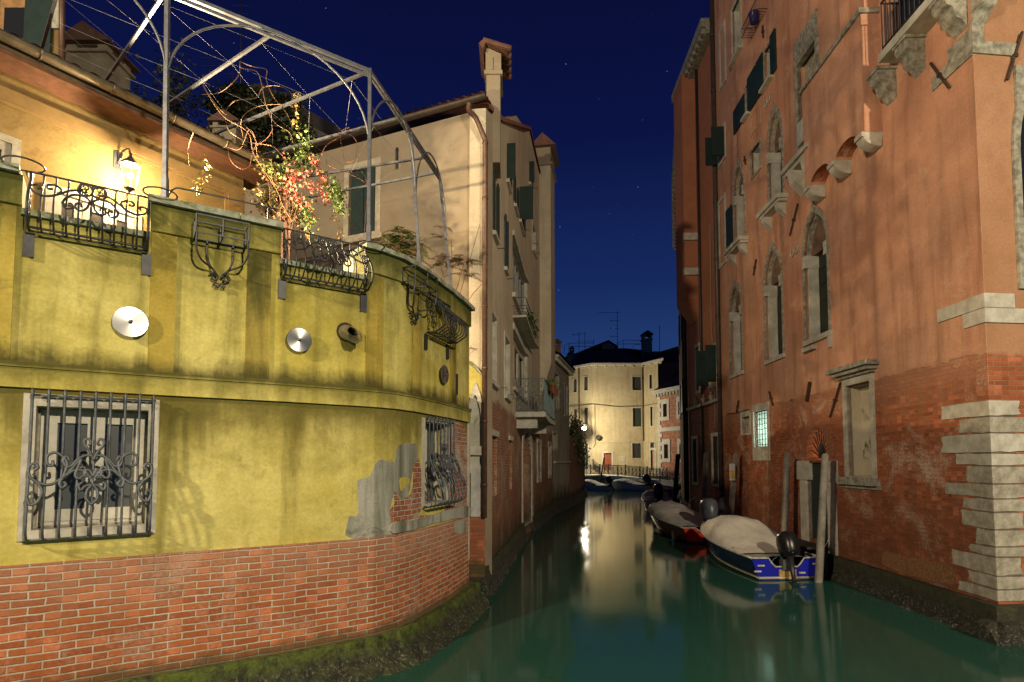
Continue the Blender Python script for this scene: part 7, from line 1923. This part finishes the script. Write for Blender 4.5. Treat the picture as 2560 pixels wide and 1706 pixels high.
# boats further away
def plainboat(label, sx, sy, bx, by, L, B, hm, cm=None, mm=None, fb=.5, group='boats moored along the palazzo', cvr=True, motor_s=1.0):
    t = thing('motorboat', label, 'boat', (0, 0, 0), group, local=True); st = hull(t, L, B, fb, fb + .25, hm, hm, GUNW, GUNW)
    if cvr: cover(t, st, .4, L * .88, .36, L * .5, cm or CANV)
    if mm: motor(t, fb + .05, mm, s=motor_s, tilt=.5)
    place(t, sx, sy, bx, by); return t
whiteh = gloss('white_hull', (.50, .50, .46)); greyh = gloss('grey_hull', (.22, .22, .23))
plainboat('white motorboat with a black outboard behind the red boat', 7.85, 30.6, 8.6, 34.8, 4.6, 1.6, whiteh, simple('grey_cover', (.40, .40, .38), .8), BLACKP, .55, motor_s=1.3)
plainboat('pale boat with a blue cover beyond the white motorboat', 9.9, 38.5, 11.6, 42.5, 4.2, 1.5, greyh, simple('blue_cover', (.12, .18, .30), .8), IRON, .5)
plainboat('white boat moored under the middle of the bridge', 12.2, 51.5, 9.3, 54.0, 4.0, 1.6, whiteh, simple('white_cover', (.5, .5, .46), .8), BLACKP, .6, 'boats under the bridge', motor_s=1.3)
plainboat('white boat under the left end of the bridge', 8.9, 52.3, 6.2, 54.2, 3.4, 1.5, whiteh, simple('white_cover_2', (.5, .5, .46), .8), BLACKP, .5, 'boats under the bridge', motor_s=1.2)
plainboat('dark covered boat in the shade beside the black pole', 9.0, 34.6, 10.6, 38.5, 3.6, 1.4, simple('dark_hull', (.03, .03, .035), .5), simple('dark_cover', (.03, .035, .045), .8), BLACKP, .5)

# ================================================================== mooring poles and landing stage
def pole(px0, y0, px1, y1, Y0, Y1, r0, r1, label, mat=WOODP, flat=False):
    T = at(px0, y0, Y0); Bm = at(px1, y1, Y1); d = (Bm - T).normalized(); E = Bm + d * ((-1.0 - Bm.z) / d.z)
    b = MB()
    if flat:
        s = Vector((1, .25, 0)).normalized() * r0 * 1.9; f = Vector((-.25, 1, 0)).normalized() * r0 * .6
        b.hull8([E - s - f, E + s - f, E + s + f, E - s + f, T - s * .8 - f - Vector((0, 0, .1)), T + s * .8 - f, T + s * .8 + f, T - s * .8 + f - Vector((0, 0, .1))])
    else:
        n = 9; pts = [T.lerp(E, k / n) for k in range(n + 1)]
        b.tube([T + Vector((0, 0, .04))] + pts, [r0 * .55] + [r0 + (r1 - r0) * k / n for k in range(n + 1)], 12)
    o = b.build('mooring_pole', mat); tag(setmat(o, (E.x, E.y, 0)), label, 'mooring pole', 'mooring poles on the right bank')
    return o
pole(*kM(1063, 680), *kM(1018, 1560), 12.9, 12.9, .078, .09, 'thick round mooring pole standing in front of the dark water door')
pole(*kM(795, 672), *kM(770, 1260), 14.8, 14.8, .078, .09, 'thick round mooring pole left of the water door')
pole(*kM(428, 655), *kM(388, 1110), 18.9, 18.8, .055, .16, 'flat grey mooring pole below the lit window', flat=True)
pole(*kM(215, 650), *kM(195, 1040), 22.3, 22.1, .062, .17, 'flat grey mooring pole between two barred windows', flat=True)
pole(*kI(914, 1095), *kI(890, 1430), 30.5, 30.5, .12, .13, 'black mooring pole in front of the stone house', mat=simple('tarred_pole', (.012, .012, .012), .8))
pole(*kI(378, 1115), *kI(352, 1290), 56, 56, .06, .07, 'thin leaning pole at the left end of the bridge', mat=simple('tarred_pole_thin', (.02, .02, .02), .8))
pole(*kM(1068, 1300), *kM(1065, 1560), 13.3, 13.3, .05, .05, 'thin stake beside the thick pole at the landing', mat=WOODD)
LSg = thing('landing_stage', 'small dark timber landing stage at the water door', 'landing stage', tuple(PA(DU0, 0, .3)))
b = MB(PA); b.box(DU0 - .1, DU1 + .35, .62, .68, .10, .75)
b.build('platform', WOODD, LSg)
for (uu, dd_) in ((DU0 - .05, .7), (DU1 + .3, .7), ((DU0 + DU1) / 2, .7), (DU1 + .3, .2)):
    b = MB(PA); b.box(uu - .05, uu + .05, -.8, .62, dd_ - .05, dd_ + .05); b.build('leg', WOODD, LSg)
b = MB(PA); b.tube([(DU0, .1, .72), (DU1 + .2, .6, .72)], .03, 4); b.build('brace', WOODD, LSg)
# small warning plate on the flat pole
p = at(*kM(400, 800), 18.6); b = MB(); b.box(p.x - .09, p.x + .09, p.y - .02, p.y, p.z - .27, p.z + .27); t = b.build('sign_plate', simple('white_enamel', (.5, .5, .45), .4), None)
tag(setmat(t, p), 'small upright sign plate on the flat pole under the lit window', 'sign')
b = MB(); b.box(p.x - .07, p.x + .07, p.y - .024, p.y - .0205, p.z - .2, p.z + .05); q = b.build('yellow_field', simple('yellow_enamel', (.5, .36, .05), .5)); q.data.transform(Matrix.Translation(-p)); q.parent = t
# coiled dark tarp and rope float near the second pole
c = at(*kJ(705, 810), 18.6); tp = thing('tied_tarpaulin', 'dark blue tied tarpaulin with an orange patch by the wall', 'tarpaulin', tuple(c)); b = MB(); b.lathe(c - Vector((0, 0, .7)), (.05, 0, 1), [(.25, 0), (.32, .3), (.26, .7), (.12, 1.05), (.04, 1.2)], 12); b.build('tarpaulin', simple('dark_blue_tarp', (.02, .022, .04), .7, bump=.5, dist=.05), tp)
b = MB(); b.lathe(c + Vector((-.02, -.29, -.1)), (0, -1, .1), [(.09, 0), (.07, .05), (.0, .07)], 10); b.build('orange_patch', simple('orange_float', (.5, .15, .07), .5), tp)
# mooring ropes
def rope(a, c, label, sag=.25):
    a, c = Vector(a), Vector(c); b = MB(); P = [a.lerp(c, k / 12) - Vector((0, 0, sag * math.sin(math.pi * k / 12))) for k in range(13)]
    b.tube(P, .012, 5); tag(setmat(b.build('mooring_rope', simple('hemp_rope', (.35, .32, .25), .9)), a), label, 'rope', 'mooring ropes')
rope((6.95, 13.3, .5), (7.15, 12.95, .95), 'short rope from the blue boat stern to the thick pole', .08)
rope((6.0, 17.3, .82), (6.95, 18.75, 1.3), 'slack rope from the blue boat bow to the flat pole', .25)
rope((6.1, 24.0, .88), (7.45, 22.3, 1.5), 'rope from the red boat bow to the far flat pole', .25)

# tidy helper properties
for o in bpy.data.objects:
    if '_o' in o: del o['_o']
